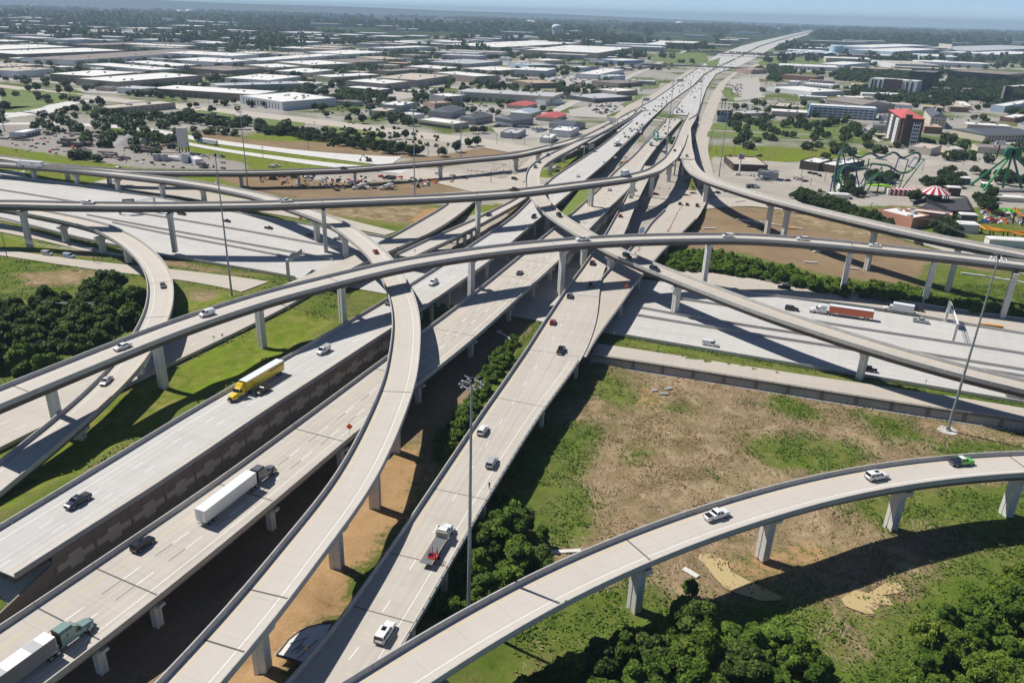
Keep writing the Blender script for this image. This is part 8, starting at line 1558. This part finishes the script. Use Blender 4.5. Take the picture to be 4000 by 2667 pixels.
for(a,b),(c,d),m_ in[((320,90),(430,640),CG),((205,120),(300,590),CB),((245,300),(300,590),CB),((405,210),(345,600),CB),((540,195),(470,610),CG),((580,270),(425,530),CB),((720,270),(490,650),CG),((810,280),(880,575),CG),((920,185),(790,585),CB),((1045,210),(925,575),CG),((1120,185),(1035,300),CB),((1240,210),(960,580),CG),((955,385),(810,590),CB),((200,430),(150,690),CG),((235,580),(215,690),CG),((85,405),(35,655),CB),((680,445),(640,640),CG),((700,310),(715,400),CB)]:
 x0,y0=cz(a,b);x1,y1=cz(c,d);g=at(x1,y1,0);tp=above(x0,y0,x0,y1);k=MB();k.cyl(g,tp,.45,.38,7);obj('support',k,m_,t)
for(a,b),(c,d),gyq in[((615,195),(770,215),735),((925,190),(1045,215),738),((1120,185),(1245,210),738),((1030,300),(1140,320),738),((240,260),(500,290),745)]:x0,y0=cz(a,b);x1,y1=cz(c,d);k=MB();k.cyl(above(x0,y0,x0,gyq),above(x1,y1,x1,gyq),.35,n=6);obj('crossbeam',k,CB,t)
g=at(3644,782,0);t=thing('carousel_tent','round carousel tent with a red and white striped roof','tent',tuple(g));R_=9.6;TW,TR=mat('canvas_white',(.74,.72,.70),.8),mat('canvas_red',(.40,.02,.045),.8)
for i in range(24):a0,a1=2*pi*i/24,2*pi*(i+1)/24;k=MB();k.add([(R_*cos(a0),R_*sin(a0),5.2),(R_*cos(a1),R_*sin(a1),5.2),(3*cos(a1),3*sin(a1),9.0),(3*cos(a0),3*sin(a0),9.0),(0,0,9.5),(R_*cos(a0),R_*sin(a0),4.7),(R_*cos(a1),R_*sin(a1),4.7)],[(0,1,2,3),(3,2,4),(5,6,1,0)]);obj('roof_panel',k,TR if i%2 else TW,t)
for i in range(10):a0=2*pi*i/10;k=MB();k.cyl((8.6*cos(a0),8.6*sin(a0),0),(8.6*cos(a0),8.6*sin(a0),5.2),.35,n=6);obj('post',k,CG,t)
k=MB();k.cyl((0,0,0),(0,0,5),5,5,16);obj('carousel_drum',k,mat('drum_darkgreen',(.03,.12,.09),.7),t)
t=thing('swing_ride','green swing ride with splayed legs meeting at a round hub','swing ride');ap=above(3955,600,3925,745);SG=mat('ride_green',(.015,.14,.09),.45)
for i,(bx,by)in enumerate([(3787,726),(3840,746),(3914,742),(3992,745),(4060,705),(4090,740)]):k=MB();k.cyl(at(bx,by,0),ap,.9,.7,9);obj('leg',k,CGL if i in(1,)else(CG if i<3 else SG),t)
for s_ in(-2.2,2.2):k=MB();k.cyl(ap+(s_,-1.2,.5),ap+(s_,1.2,.5),3.6,3.6,18);obj('hub',k,SG,t)
k=MB();g=at(3930,748,0);k.box((g[0],g[1],.8),(26,9,1.6));obj('platform',k,mat('deck_grey',(.24,.24,.24),.9),t)
t=thing('orange_coaster','orange tracked coaster on dark steel legs at the right edge','roller coaster');op=[(3968,812,880),(3972,830,882),(3985,838,885),(4010,848,890),(4060,870,900),(4050,900,925),(4000,908,928),(3950,905,930),(3900,902,930),(3850,895,925),(3832,886,918),(3845,884,915),(3880,893,920),(3930,903,928),(4000,918,938),(4100,938,950)]
PO=np.array([above(a,b,a,c)for a,b,c in op]);dd=np.r_[0,np.cumsum(np.linalg.norm(np.diff(PO,axis=0),axis=1))];ss=np.linspace(0,dd[-1],90);PS=np.stack([np.interp(ss,dd,PO[:,c])for c in range(3)],1)
for o_ in(-.9,.9):k=MB();k.tube(list(PS+(0,o_,0)),.5,6);obj('rail',k,OR,t)
for i in range(0,90,6):k=MB();k.cyl((PS[i][0]+1,PS[i][1],0),PS[i],.35,n=6);obj('support',k,BKS,t)
t=thing('show_tent','low shed with a red and white striped canvas','tent',tuple(at(3520,762,0)),-.12)
for i in range(14):k=MB();k.xprism([(-10+i*1.45,0),(-10+i*1.45,4.2),(-10+(i+1)*1.45,4.2),(-10+(i+1)*1.45,0)],-4,4);obj('canvas_panel',k,TR if i%2 else TW,t)
t=thing('canopy','bright lime canopy beside the striped shed','canopy',tuple(at(3428,752,0)),-.1);k=MB();k.box((0,0,5),(16,8,.4),top=(.9,.8));obj('roof',k,mat('lime',(.38,.72,.02),.6),t)
for x in(-6,6):k=MB();k.cyl((x,0,0),(x,0,5),.2,n=6);obj('post',k,STEEL,t)
for i,(x,y,w_,d_,h_,m_,lb)in enumerate([(3320,745,16,6,3.5,TW,'white roofed queue shelter under the coaster'),(3275,775,13,4,3,TW,'long white awning beside the ticket booth'),(3760,720,7,6,5,SG,'small green ride hut with white roof'),(3850,738,6,5,4,SG,'little green hut by the swing ride legs'),(3718,765,8,5,6,mat('kiosk_dark',(.10,.05,.05),.8),'colourful dark kiosk beside the carousel'),(3770,905,11,7,5,TW,'grey white tent behind the right flyover'),(3775,865,9,5,4.5,mat('kiosk_grey',(.13,.13,.14),.7),'dark container stall in the fairground yard'),(3940,785,18,6,3,mat('canopy_cream',(.62,.58,.45),.7),'cream curved canopy at the right of the fairground'),(3985,965,34,6,4,TW,'long white shed under the orange coaster')]):
 t=thing('kiosk',lb,'kiosk',tuple(at(x,y,0)),-.15);k=MB();k.box((0,0,h_/2),(w_,d_,h_));obj('wall',k,m_,t);k=MB();k.box((0,0,h_+.25),(w_+.8,d_+.8,.6),top=(.8,.7));obj('roof',k,TW,t)
def patch(name,pts,z,mtl,kind='structure'):o=poly_sheet(name,pts,z,mtl);struct(o);return o
ASPH=mat('asphalt',(.062,.064,.07),.9,.12,.3);LAWN=GM_L=mat('lawn_grass',(.10,.165,.03),.95,.0,.05,col2=(.185,.205,.065));PAVE=mat('lot_paving',(.43,.40,.36),.9,.14,.12)
patch('black_lot',[(3600,805),(3640,780),(3780,772),(3805,836),(3700,835),(3560,800)],.55,ASPH)
F_=Z(8,[(1330,470),(1440,445),(1640,530),(1640,560),(1880,560),(1830,450)])
for i in range(len(F_)-1):A_,B_=at(*F_[i],.4),at(*F_[i+1],.4);c=(A_+B_)/2;k=MB();k.box((c[0],c[1],1.6),(np.linalg.norm(B_-A_),.2,2.6),math.atan2(B_[1]-A_[1],B_[0]-A_[0]));tag(obj('screen_fence',k,mat('fence_black',(.03,.03,.035),.8)),['black screen fence panel left of the black lot','black screen fence on the left front of the black lot','short black screen fence at the front corner of the black lot','black screen fence along the front of the black lot','black screen fence on the right of the black lot'][i],'fence')
for i,(px,py,c)in enumerate([(3860,825,'red'),(3875,828,'red'),(3890,833,'red'),(3905,822,'green'),(3925,826,'green'),(3945,828,'green'),(3962,832,'green'),(3845,868,'blue'),(3868,863,'red'),(3880,866,'red'),(3910,842,'maroon'),(3930,846,'maroon'),(3840,832,'silver'),(3850,846,'silver')]):
 k=MB();k.box((0,0,.9),(4.2,2.2,1.6),top=(.7,.7));o=obj('ride_car',k,PAINT[c],None,tuple(at(px,py,.3)),.3*i);tag(o,'%s ride car stored in the fairground yard'%c,'ride car','stored ride cars')
# lawns and lots in the town
for pts in([(2786,480),(3000,482),(3360,492),(3378,532),(3000,516),(2772,506)],[(2768,511),(3000,521),(3382,537),(3405,548),(3000,541),(2760,535)],[(10,352),(90,350),(330,372),(270,395),(190,410),(60,425),(0,425)],[(0,418),(80,415),(180,418),(60,440),(-40,440)],[(660,455),(780,430),(920,448),(890,470),(700,470)],[(1000,460),(1190,480),(1190,492),(1060,505),(1000,500)],[(1250,500),(1270,490),(1480,515),(1400,530),(1260,540)],[(1040,310),(1230,315),(1240,330),(1150,338),(1040,325)],[(2560,210),(2760,205),(2765,235),(2700,255),(2640,245),(2540,240)],[(2755,245),(2815,225),(2800,262),(2765,262)],[(3000,222),(3250,232),(3250,255),(3180,262),(3000,250)],[(2960,245),(3000,225),(3000,250),(2975,262)],[(2500,330),(2580,325),(2570,345),(2500,350)],[(2420,410),(2500,370),(2510,380),(2440,415)],[(2190,225),(2290,225),(2290,245),(2190,250)],[(640,440),(760,440),(1000,470),(1000,480)],[(3800,560),(4000,575),(4000,620),(3880,612)],[(2815,355),(2850,352),(2900,380),(2835,385)],[(1590,190),(1640,182),(1660,178),(1700,172),(1710,182),(1630,190)]):patch('lawn',pts,.24,LAWN)
for pts in([(1285,362),(1700,345),(1740,360),(1500,400),(1300,385)],[(2120,300),(2310,285),(2350,330),(2260,350),(2140,335)],[(2220,430),(2420,390),(2440,425),(2350,460),(2230,455)],[(2850,310),(2960,300),(2990,380),(2870,395)],[(3350,490),(3400,490),(3460,545),(3430,555),(3390,530)],[(3780,520),(3990,545),(3990,570),(3840,555)],[(1920,500),(2200,490),(2180,540),(1960,540)],[(280,345),(420,350),(560,360),(500,370),(330,362)],[(780,350),(900,330),(900,360),(800,375)],[(3290,600),(3470,570),(3600,600),(3700,640),(3600,660),(3300,615)]):patch('car_lot',pts,.16,PAVE)
# yard with batching silo
GRAVM=mat('gravel_heap',(.33,.32,.315),.95,.1,1.0);SANDM=mat('sand_heap',(.36,.25,.155),.95,.12,.8)
for lb,px,py,r_,h_,m_ in(('grey gravel heap in the middle of the construction yard',505,562,15,8,GRAVM),('brown sand heap right of the gravel',612,580,12,5.5,SANDM),('small dark gravel heap at the front of the yard',328,590,7,3.2,mat('heap_dark',(.15,.13,.12),.95,.1,1))):
 g=at(px,py,0);k=MB();n=18;rs=np.random.RandomState(px)
 k.add([(0,0,h_)]+[(q*r_*cos(2*pi*j/n)*rs.uniform(.88,1.1),q*r_*sin(2*pi*j/n)*rs.uniform(.88,1.1),h_*(1-q)**1.1-.2)for q in(.3,.65,1.0)for j in range(n)],[(0,1+j,1+(j+1)%n)for j in range(n)]+[(1+a*n+j,1+(a+1)*n+j,1+(a+1)*n+(j+1)%n,1+a*n+(j+1)%n)for a in(0,1)for j in range(n)]);tag(obj('gravel_heap',k,m_,None,(g[0],g[1],.0),smooth=True),lb,'heap')
g=at(721,598,0);t=thing('batching_silo','tall grey concrete batching silo in the yard','silo',tuple(g));h=above(716,498,721,598)[2];k=MB();k.box((0,0,h*.62),(6.4,6.4,h*.76));obj('silo',k,PIER,t);k=MB();k.box((0,0,h*.98),(4,4,h*.05));obj('top_hatch',k,FASC,t)
for x in(-2.6,2.6):
 for y in(-2.6,2.6):k=MB();k.box((x,y,h*.12),(.8,.8,h*.25));obj('leg',k,BKS,t)
k=MB();k.xprism([(-30,.6),(-30,2.0),(-4,9),(-4,7.6)],-1.2,1.2);obj('conveyor',k,mat('conveyor',(.20,.17,.15),.9),t)
for i,(px,py)in enumerate([(607,628),(618,629),(629,628),(640,630),(650,629)]):g=at(px,py,0);k=MB();k.cyl((0,0,0),(0,0,5),1.5,n=12);tag(obj('storage_tank',k,mat('tank_grey',(.40,.43,.46),.6),None,tuple(g)),'upright pale tank beside the silo','tank','upright yard tanks')
g=at(682,628,0);k=MB();k.cyl((-5,0,2),(5,0,2),1.8,n=12);tag(obj('storage_tank',k,PAINT['white'],None,tuple(g),-.3),'white tank lying on its side by the silo','tank')
g=at(560,566,0);k=MB();k.cyl((-2.5,0,2.6),(3,0,3.2),2.4,2.6,14);tag(obj('steel_drum',k,GRAVM,None,tuple(g),-.9),'large grey drum lying beside the gravel heap','drum')
for i,(px,py,w_,h_)in enumerate([(280,575,24,8),(330,570,20,5),(55,545,22,4),(85,548,14,2),(310,527,26,2.5),(390,540,20,4),(415,606,22,4),(440,615,18,3),(490,622,16,3),(200,528,14,4),(790,655,12,5),(600,595,28,4)]):g=at(px,py,0);k=MB();rs=random.Random(i);[k.box((rs.uniform(-w_/2,w_/2)*.7,rs.uniform(-3,3),h_*q/8+.2),(w_*rs.uniform(.2,.5),rs.uniform(1.5,4),h_/4),rs.uniform(-.2,.2))for q in(1,2,3,5,1,3)];o=obj('material_stack',k,mat('stack_%d'%(i%3),[(.16,.14,.13),(.25,.23,.215),(.10,.095,.10)][i%3],.9,.1,1),None,tuple(g),-.25);tag(o,['grey block stack','low grey block stack','pale slab pile','small slab pile','long dark pipe rack','dark steel stack','dark timber pile','second dark timber pile','dark rubble pile','blue black skip','dark loader sized pile','long brown belt stack'][i]+' in the construction yard','stack');o['kind']='stuff'
def site_vehicle(label,px,py,rz,col,kind='mixer'):
 g=on_ground(px,py);
 def f():
  P,L_=tractor(col,False,False,False);k=MB();k.box((L_-2.0,0,1.05),(6.4,1.0,.3));P.append(('chassis',k,BLKP,0))
  if kind=='mixer':
   d=MB();d.cyl((L_+.3,0,2.4),(L_-1.8,0,2.9),.8,1.35,12);d.cyl((L_-1.8,0,2.9),(L_-4.6,0,3.5),1.35,.6,12);P.append(('mixer_drum',d,PAINT['white'],0));k=MB();k.box((L_-5.0,0,2.6),(.9,1.2,1.2));P.append(('hopper',k,RIM,0))
  else:
   d=MB();d.xprism([(L_+.1,1.3),(L_+.1,3.0),(L_-5,2.8),(L_-5.3,1.3)],-1.2,1.2);P.append(('dump_bed',d,mat('bed_grey',(.16,.165,.175),.7),0))
  wheels(P,[L_-2.6,L_-3.9],1.22,.52,True);return P
 return make_vehicle('mixer_truck' if kind=='mixer' else 'dump_truck',label,'truck',f,(g[0],g[1],g[2]+.05),radians(rz),0,None,(label,))
site_vehicle('left of two white cement mixers on the dirt lot',1376,740,190,'white');site_vehicle('right of two white cement mixers on the dirt lot',1482,741,190,'white');site_vehicle('white mixer truck parked under the crossing flyover',2140,672,200,'white');site_vehicle('white dump truck right of the signal crossing',2965,735,10,'white','dump');site_vehicle('dark dump truck parked on the dirt lot',1495,700,170,'black','dump');site_vehicle('white delivery truck beside the fuel canopy',2950,703,175,'white','dump')
def digger(label,px,py,rz,col,s=1.0):
 g=on_ground(px,py);t=thing('excavator',label,'excavator',(g[0],g[1],g[2]),radians(rz))
 for y in(-1.2,1.2):k=MB();k.box((0,y*s,.5*s),(4*s,.7*s,1.0*s),top=(.85,1));obj('track',k,BKS,t)
 k=MB();k.box((-.3,0,1.8*s),(3.4*s,2.6*s,1.4*s),top=(.9,.9));obj('body',k,col,t);k=MB();k.box((.8*s,.7*s,2.9*s),(1.4*s,1.1*s,1.3*s),top=(.85,.85));obj('cab',k,CGLASS,t);k=MB();k.cyl((1.4*s,-.4,2*s),(4.2*s,-.4,4.6*s),.3*s,n=5);k.cyl((4.2*s,-.4,4.6*s),(6*s,-.4,1.4*s),.22*s,n=5);obj('arm',k,col,t);k=MB();k.box((6*s,-.4,.9*s),(1.0*s,1.2*s,1.0*s));obj('bucket',k,BKS,t)
YEQ=mat('plant_yellow',(.50,.33,.08),.7);BEQ=mat('plant_brown',(.17,.12,.09),.8)
digger('brown grader working on the new lanes',1440,632,175,BEQ,1.1);digger('brown digger at the left end of the dirt lot',1065,700,190,BEQ,1.3);digger('dark digger beside the low ramp pier',1150,695,10,BEQ,1.0);digger('orange digger right of the coned crossing',2745,738,180,YEQ,1.1);digger('small dark loader at the curved connector',152,483,10,BEQ,.9)
for i,(px,py,kd,cl)in enumerate([(1105,692,'pickup','white'),(1277,732,'pickup','white'),(1374,716,'pickup','lblue'),(1205,697,'pickup','white'),(1633,730,'suv','black'),(1080,652,'pickup','white'),(1060,655,'van','white'),(318,592,'pickup','white'),(800,612,'pickup','white'),(835,610,'pickup','white'),(865,616,'pickup','black'),(28,475,'sedan','silver'),(480,628,'pickup','maroon'),(2880,685,'sedan','white'),(2940,688,'sedan','white'),(2838,750,'sedan','white'),(2800,756,'sedan','navy'),(3165,678,'sedan','black'),(3182,682,'sedan','black'),(3200,688,'sedan','black'),(3112,700,'sedan','red'),(3120,703,'suv','white'),(3145,710,'sedan','black'),(3075,708,'sedan','navy'),(3818,622,'pickup','white'),(3480,578,'suv','red'),(3500,577,'van','white'),(3525,575,'pickup','white'),(960,455,'suv','white'),(1380,485,'suv','white'),(1505,470,'sedan','white'),(2965,612,'suv','navy'),(1135,790,'pickup','white')][:32]):
 car(kd,cl,px,py,[0,170,15,190,95][i%5],1,'parked %s %s %s'%({'lblue':'light blue','navy':'dark blue','maroon':'dark red'}.get(cl,cl),CATN[kd],'in the construction yard' if px<1000 and py>560 else('on the dirt lot behind the highest flyover' if px<1700 else('beside the red roofed restaurant' if px<3000 else 'near the amusement rides'))),'','parked vehicles around the site',True)
g=at(1700,712,0)
for i in range(9):k=MB();k.box((0,0,.5),(2.6,.7,1.0),top=(1,.5));o=obj('plastic_barrier',k,OR if i%2 else mat('barrier_orange',(.75,.20,.01),.6),None,(g[0]+R.uniform(-14,14),g[1]+R.uniform(-3,3),.1+.9*(i%3==0)),R.uniform(0,3));tag(o,'orange plastic barrier dumped in a heap by the junction','barrier','heap of orange barriers')
for lb,px,py,m_ in(('orange crash cushion at the nose of the main lanes',2440,634,OR),('orange crash cushion beside the sign gantry on the right',3870,1278,OR)):
 k=MB();k.box((0,0,.6),(8.5,1.2,1.0),top=(.95,.8));p=at(px,py,.1 if py>1000 else 6.0);tag(obj('crash_cushion',k,m_,None,tuple(p),.9 if py<1000 else-.33),lb,'crash cushion')
# precast pieces lying on the cleared land
for i,(px,py,l_,rz,lb)in enumerate([(3165,1028,6,-.2,'pale precast beam lying by the weeds'),(3085,895,7,.1,'orange skip beside pale blocks under the right flyover'),(2925,865,14,-.3,'row of pale precast barriers in the flyover shadow'),(2950,890,9,-.3,'black trough behind the tall pier'),(2890,790,8,.5,'grey beam lying on the cleared dirt'),(2770,895,7,0,'pale concrete block beside the dirt'),(3190,985,4,.2,'pale blocks beside the cleared track'),(3330,1052,6,-.2,'two pale concrete blocks below the tall pier'),(3830,1080,16,-.45,'long pale beams laid on the right grass'),(3560,1010,5,.1,'flat pale slab on the right grass'),(2190,2158,9,.12,'pale plank lying in the brush left of the nearest ramp'),(2610,1520,2.5,.4,'grey scrap heap in the dry field'),(2555,1527,2,.2,'grey sheet of scrap on the sandy track'),(2593,1540,2.4,0,'second grey sheet lying right of the sandy track'),(2697,2240,3.6,-.8,'pale timber by the yellow pond')]):
 g=on_ground(px,py,FZ if py>1400 else 0);k=MB();k.box((0,0,.35),(l_,1.0 if l_>5 else 1.3,.7 if py<1400 else.25));tag(obj('precast_piece',k,OR if 'orange' in lb else(BLKP if 'black' in lb else(GRAVM if 'grey' in lb else PIER)),None,tuple(g),rz),lb,'concrete piece')
 if i in(2,8):
  for q in range(1,4):k=MB();k.box((0,0,.35),(l_*.8,.8,.7));tag(obj('precast_piece',k,PIER,None,(g[0]+q*7,g[1]-q*4.2,g[2]),rz-.1*q),'one of the pale beams in a broken line '+('in the flyover shadow' if i==2 else 'on the right grass'),'concrete piece','broken line of beams '+str(i))
# railway bridges and trains
t=road_bridge('rail','railway bridge crossing the far freeway',Rib(smooth_path(np.array([at(2440,250,7),at(2672,256,7),at(2790,261,7),at(2905,266,7),at(3060,272,7)]),12,0),3.0),'deck_concrete',ng=2,depth=1.6)
for q in(2685,2720,2745,2785,2826,2858):bent(t,RIBS['rail'],RIBS['rail'].near(at(q,262,3)),0,1.9,2,1.6)
t=road_bridge('hw2','wide road bridge over the far freeway beyond the railway',Rib(smooth_path(np.array([at(2740,205,8),at(2850,209,8),at(2960,213,8),at(3030,216,8)]),15,0),9.0),'freeway_concrete',ng=4,depth=1.8)
for q in(2780,2820,2866,2910,2955):bent(t,RIBS['hw2'],RIBS['hw2'].near(at(q,214,3)),0,2.1,4,1.6)
tr_=Rib(smooth_path(np.array([at(2440,179,0),at(2620,192,0),at(2766,203,0),at(3000,214,0),at(3250,226,0),at(3600,238,0),at(4050,252,0)]),22,0),1.6)
for i in range(2,len(tr_.C)-1,1):
 if i%11==0:continue
 k=shared(('freight',i%4),lambda:MB().box((0,0,2.6),(19,3,3.6)).mesh('freight_car',[mat('freight_brown',(.13,.075,.055),.8),mat('freight_black',(.03,.03,.032),.7),mat('freight_grey',(.22,.22,.23),.8),mat('freight_rust',(.20,.10,.06),.8)][i%4]));o=link('freight_car',k,None,tuple(tr_.C[i]+(0,0,.0)),math.atan2(tr_.T[i][1],tr_.T[i][0]));tag(o,'freight car in the long train below the factory','freight car','freight train')
# water towers
WT=mat('tower_white',(.72,.74,.75),.5)
for lb,bx,by,tx,ty,r_,fl in(('large white fluted water tower left of the far freeway',2172,150,2172,97,19,True),('small white water tower near the horizon',2653,107,2653,89,16,True),('white water tower far off at the upper left',742,66,742,42,15,True),('second water tower with a flat bowl at the upper left',706,62,706,43,14,False)):
 g=at(bx,by,0);h=max(above(tx,ty,bx,by)[2],30);sc_=np.hypot(g[0],g[1])/3300.;r_=r_*sc_ if sc_>1 else r_;t=thing('water_tower',lb,'water tower',tuple(g));k=MB();k.cyl((0,0,0),(0,0,h*.62),r_*.8,r_*.74,24);obj('shaft',k,WT,t);k=MB();k.cyl((0,0,h*.6),(0,0,h*.74),r_*.78,r_,24);k.cyl((0,0,h*.74),(0,0,h*.86),r_,r_,24);obj('bowl',k,WT,t);k=MB();k.sphere((0,0,h*.86),r_,24,6,sz=.45,half=True);obj('dome',k,WT,t,smooth=True)
 if fl:
  for i in range(14):a=2*pi*i/14;k=MB();k.cyl((r_*.8*cos(a),r_*.8*sin(a),0),(r_*.76*cos(a),r_*.76*sin(a),h*.62),r_*.07,n=5);obj('flute',k,WT,t)
g=at(2070,92,0);k=MB();k.sphere((0,0,0),95,20,5,sz=.35,half=True);tag(obj('dome_hall',k,ROOFS['white'],None,tuple(g),smooth=True),'low white dome near the horizon left of the big water tower','hall')
for lb,bx,by,tx,ty in(('thin radio mast standing on the plain',1521,108,1521,68),('very thin radio mast at the upper left',718,45,716,-5)):g=at(bx,by,0);h=max(above(tx,ty,bx,by)[2],60);k=MB();k.cyl((0,0,0),(0,0,h),2.2,1.2,5);tag(obj('radio_mast',k,BKS,None,tuple(g)),lb,'radio mast')
for i,(ox,by,n,w_,h_,lb)in enumerate([(1035,83,1,330,55,'row of pale grain silos near the horizon'),(1290,92,1,300,60,'pale blocky plant near the horizon')]):
 g=at(ox+60,by,0);t=thing('grain_silos',lb,'silos',tuple(g))
 for q in range(9):k=MB();k.cyl((-w_/2+q*w_/8,0,0),(-w_/2+q*w_/8,0,h_*(1+.15*(q%3==1)*i)),w_/17,n=12);obj('silo',k,WALLS['pblue'],t)
# canopies of the factory car park and its tank
for q in range(7):g=at(3100+q*24,215-(q%2)*4,0);k=MB();k.xprism([(-26,5),(0,9),(26,5),(26,4.6),(0,8.4),(-26,4.6)],-45,45);tag(obj('sunshade',k,mat('sunshade_white',(.62,.72,.78),.7),None,tuple(g),-.3),'pale peaked sunshade over the factory car park','canopy','factory sunshades')
g=at(3265,212,0);k=MB();k.cyl((0,0,0),(0,0,26),22,n=20);k.sphere((0,0,26),22,20,4,sz=.2,half=True);tag(obj('storage_tank',k,WALLS['pblue'],None,tuple(g)),'round pale blue tank left of the factory','tank')
g=at(2243,392,0);k=thing('flagpole','flagpole with a striped flag above the dark strip mall','flagpole',tuple(g));q=MB();q.cyl((0,0,0),(0,0,24),.25,n=6);obj('pole',q,STEEL,k)
for i in range(7):q=MB();q.box((4.2,0,22.5-i*.75),(8,.08,.74));obj('stripe',q,PAINT['red']if i%2==0 else SIGNW,k)
q=MB();q.box((1.6,-.08,21.4),(3,.08,2.9));obj('canton',q,PAINT['navy'],k)
# ------------------------------------------------------------------ summer haze over the plain
HZ=bpy.data.materials.new('haze_air');HZ.use_nodes=True;ht=HZ.node_tree;ht.nodes.clear();ho_=ht.nodes.new('ShaderNodeOutputMaterial');pv=ht.nodes.new('ShaderNodeVolumePrincipled');pv.inputs['Color'].default_value=(.60,.81,1.0,1);pv.inputs['Density'].default_value=8.5e-5;pv.inputs['Anisotropy'].default_value=.0
ht.links.new(pv.outputs[0],ho_.inputs['Volume'])
k=MB();k.box((0,8800,98),(60000,32000,212));hz=obj('haze',k,HZ);struct(hz,'stuff');hz['label']='thin blue summer haze over the whole plain'
k=MB();rq=random.Random(8)
for pl,n in(([(20,520),(420,505),(600,560),(900,640),(880,670),(420,640),(60,590)],120),([(1010,690),(1500,690),(1780,700),(1700,735),(1300,745),(1020,720)],110),([(3840,820),(3990,830),(3990,880),(3860,870)],60)):
 for x,y in fill(pl,0,2.5,n):k.box((x,y,.5),(rq.uniform(.8,5),rq.uniform(.6,2.2),rq.uniform(.5,2.0)),rq.uniform(0,3),(rq.uniform(.5,1),rq.uniform(.5,1)),rq.randrange(6))
o=struct(obj('site_clutter',k,[BKS,GRAVM,mat('stack_0',(.16,.14,.13)),SANDM,SIGNW,mat('drum_orange',(.72,.07,.03))]),'stuff');o['label']='loose materials and odds and ends lying about the yards';o['category']='clutter'
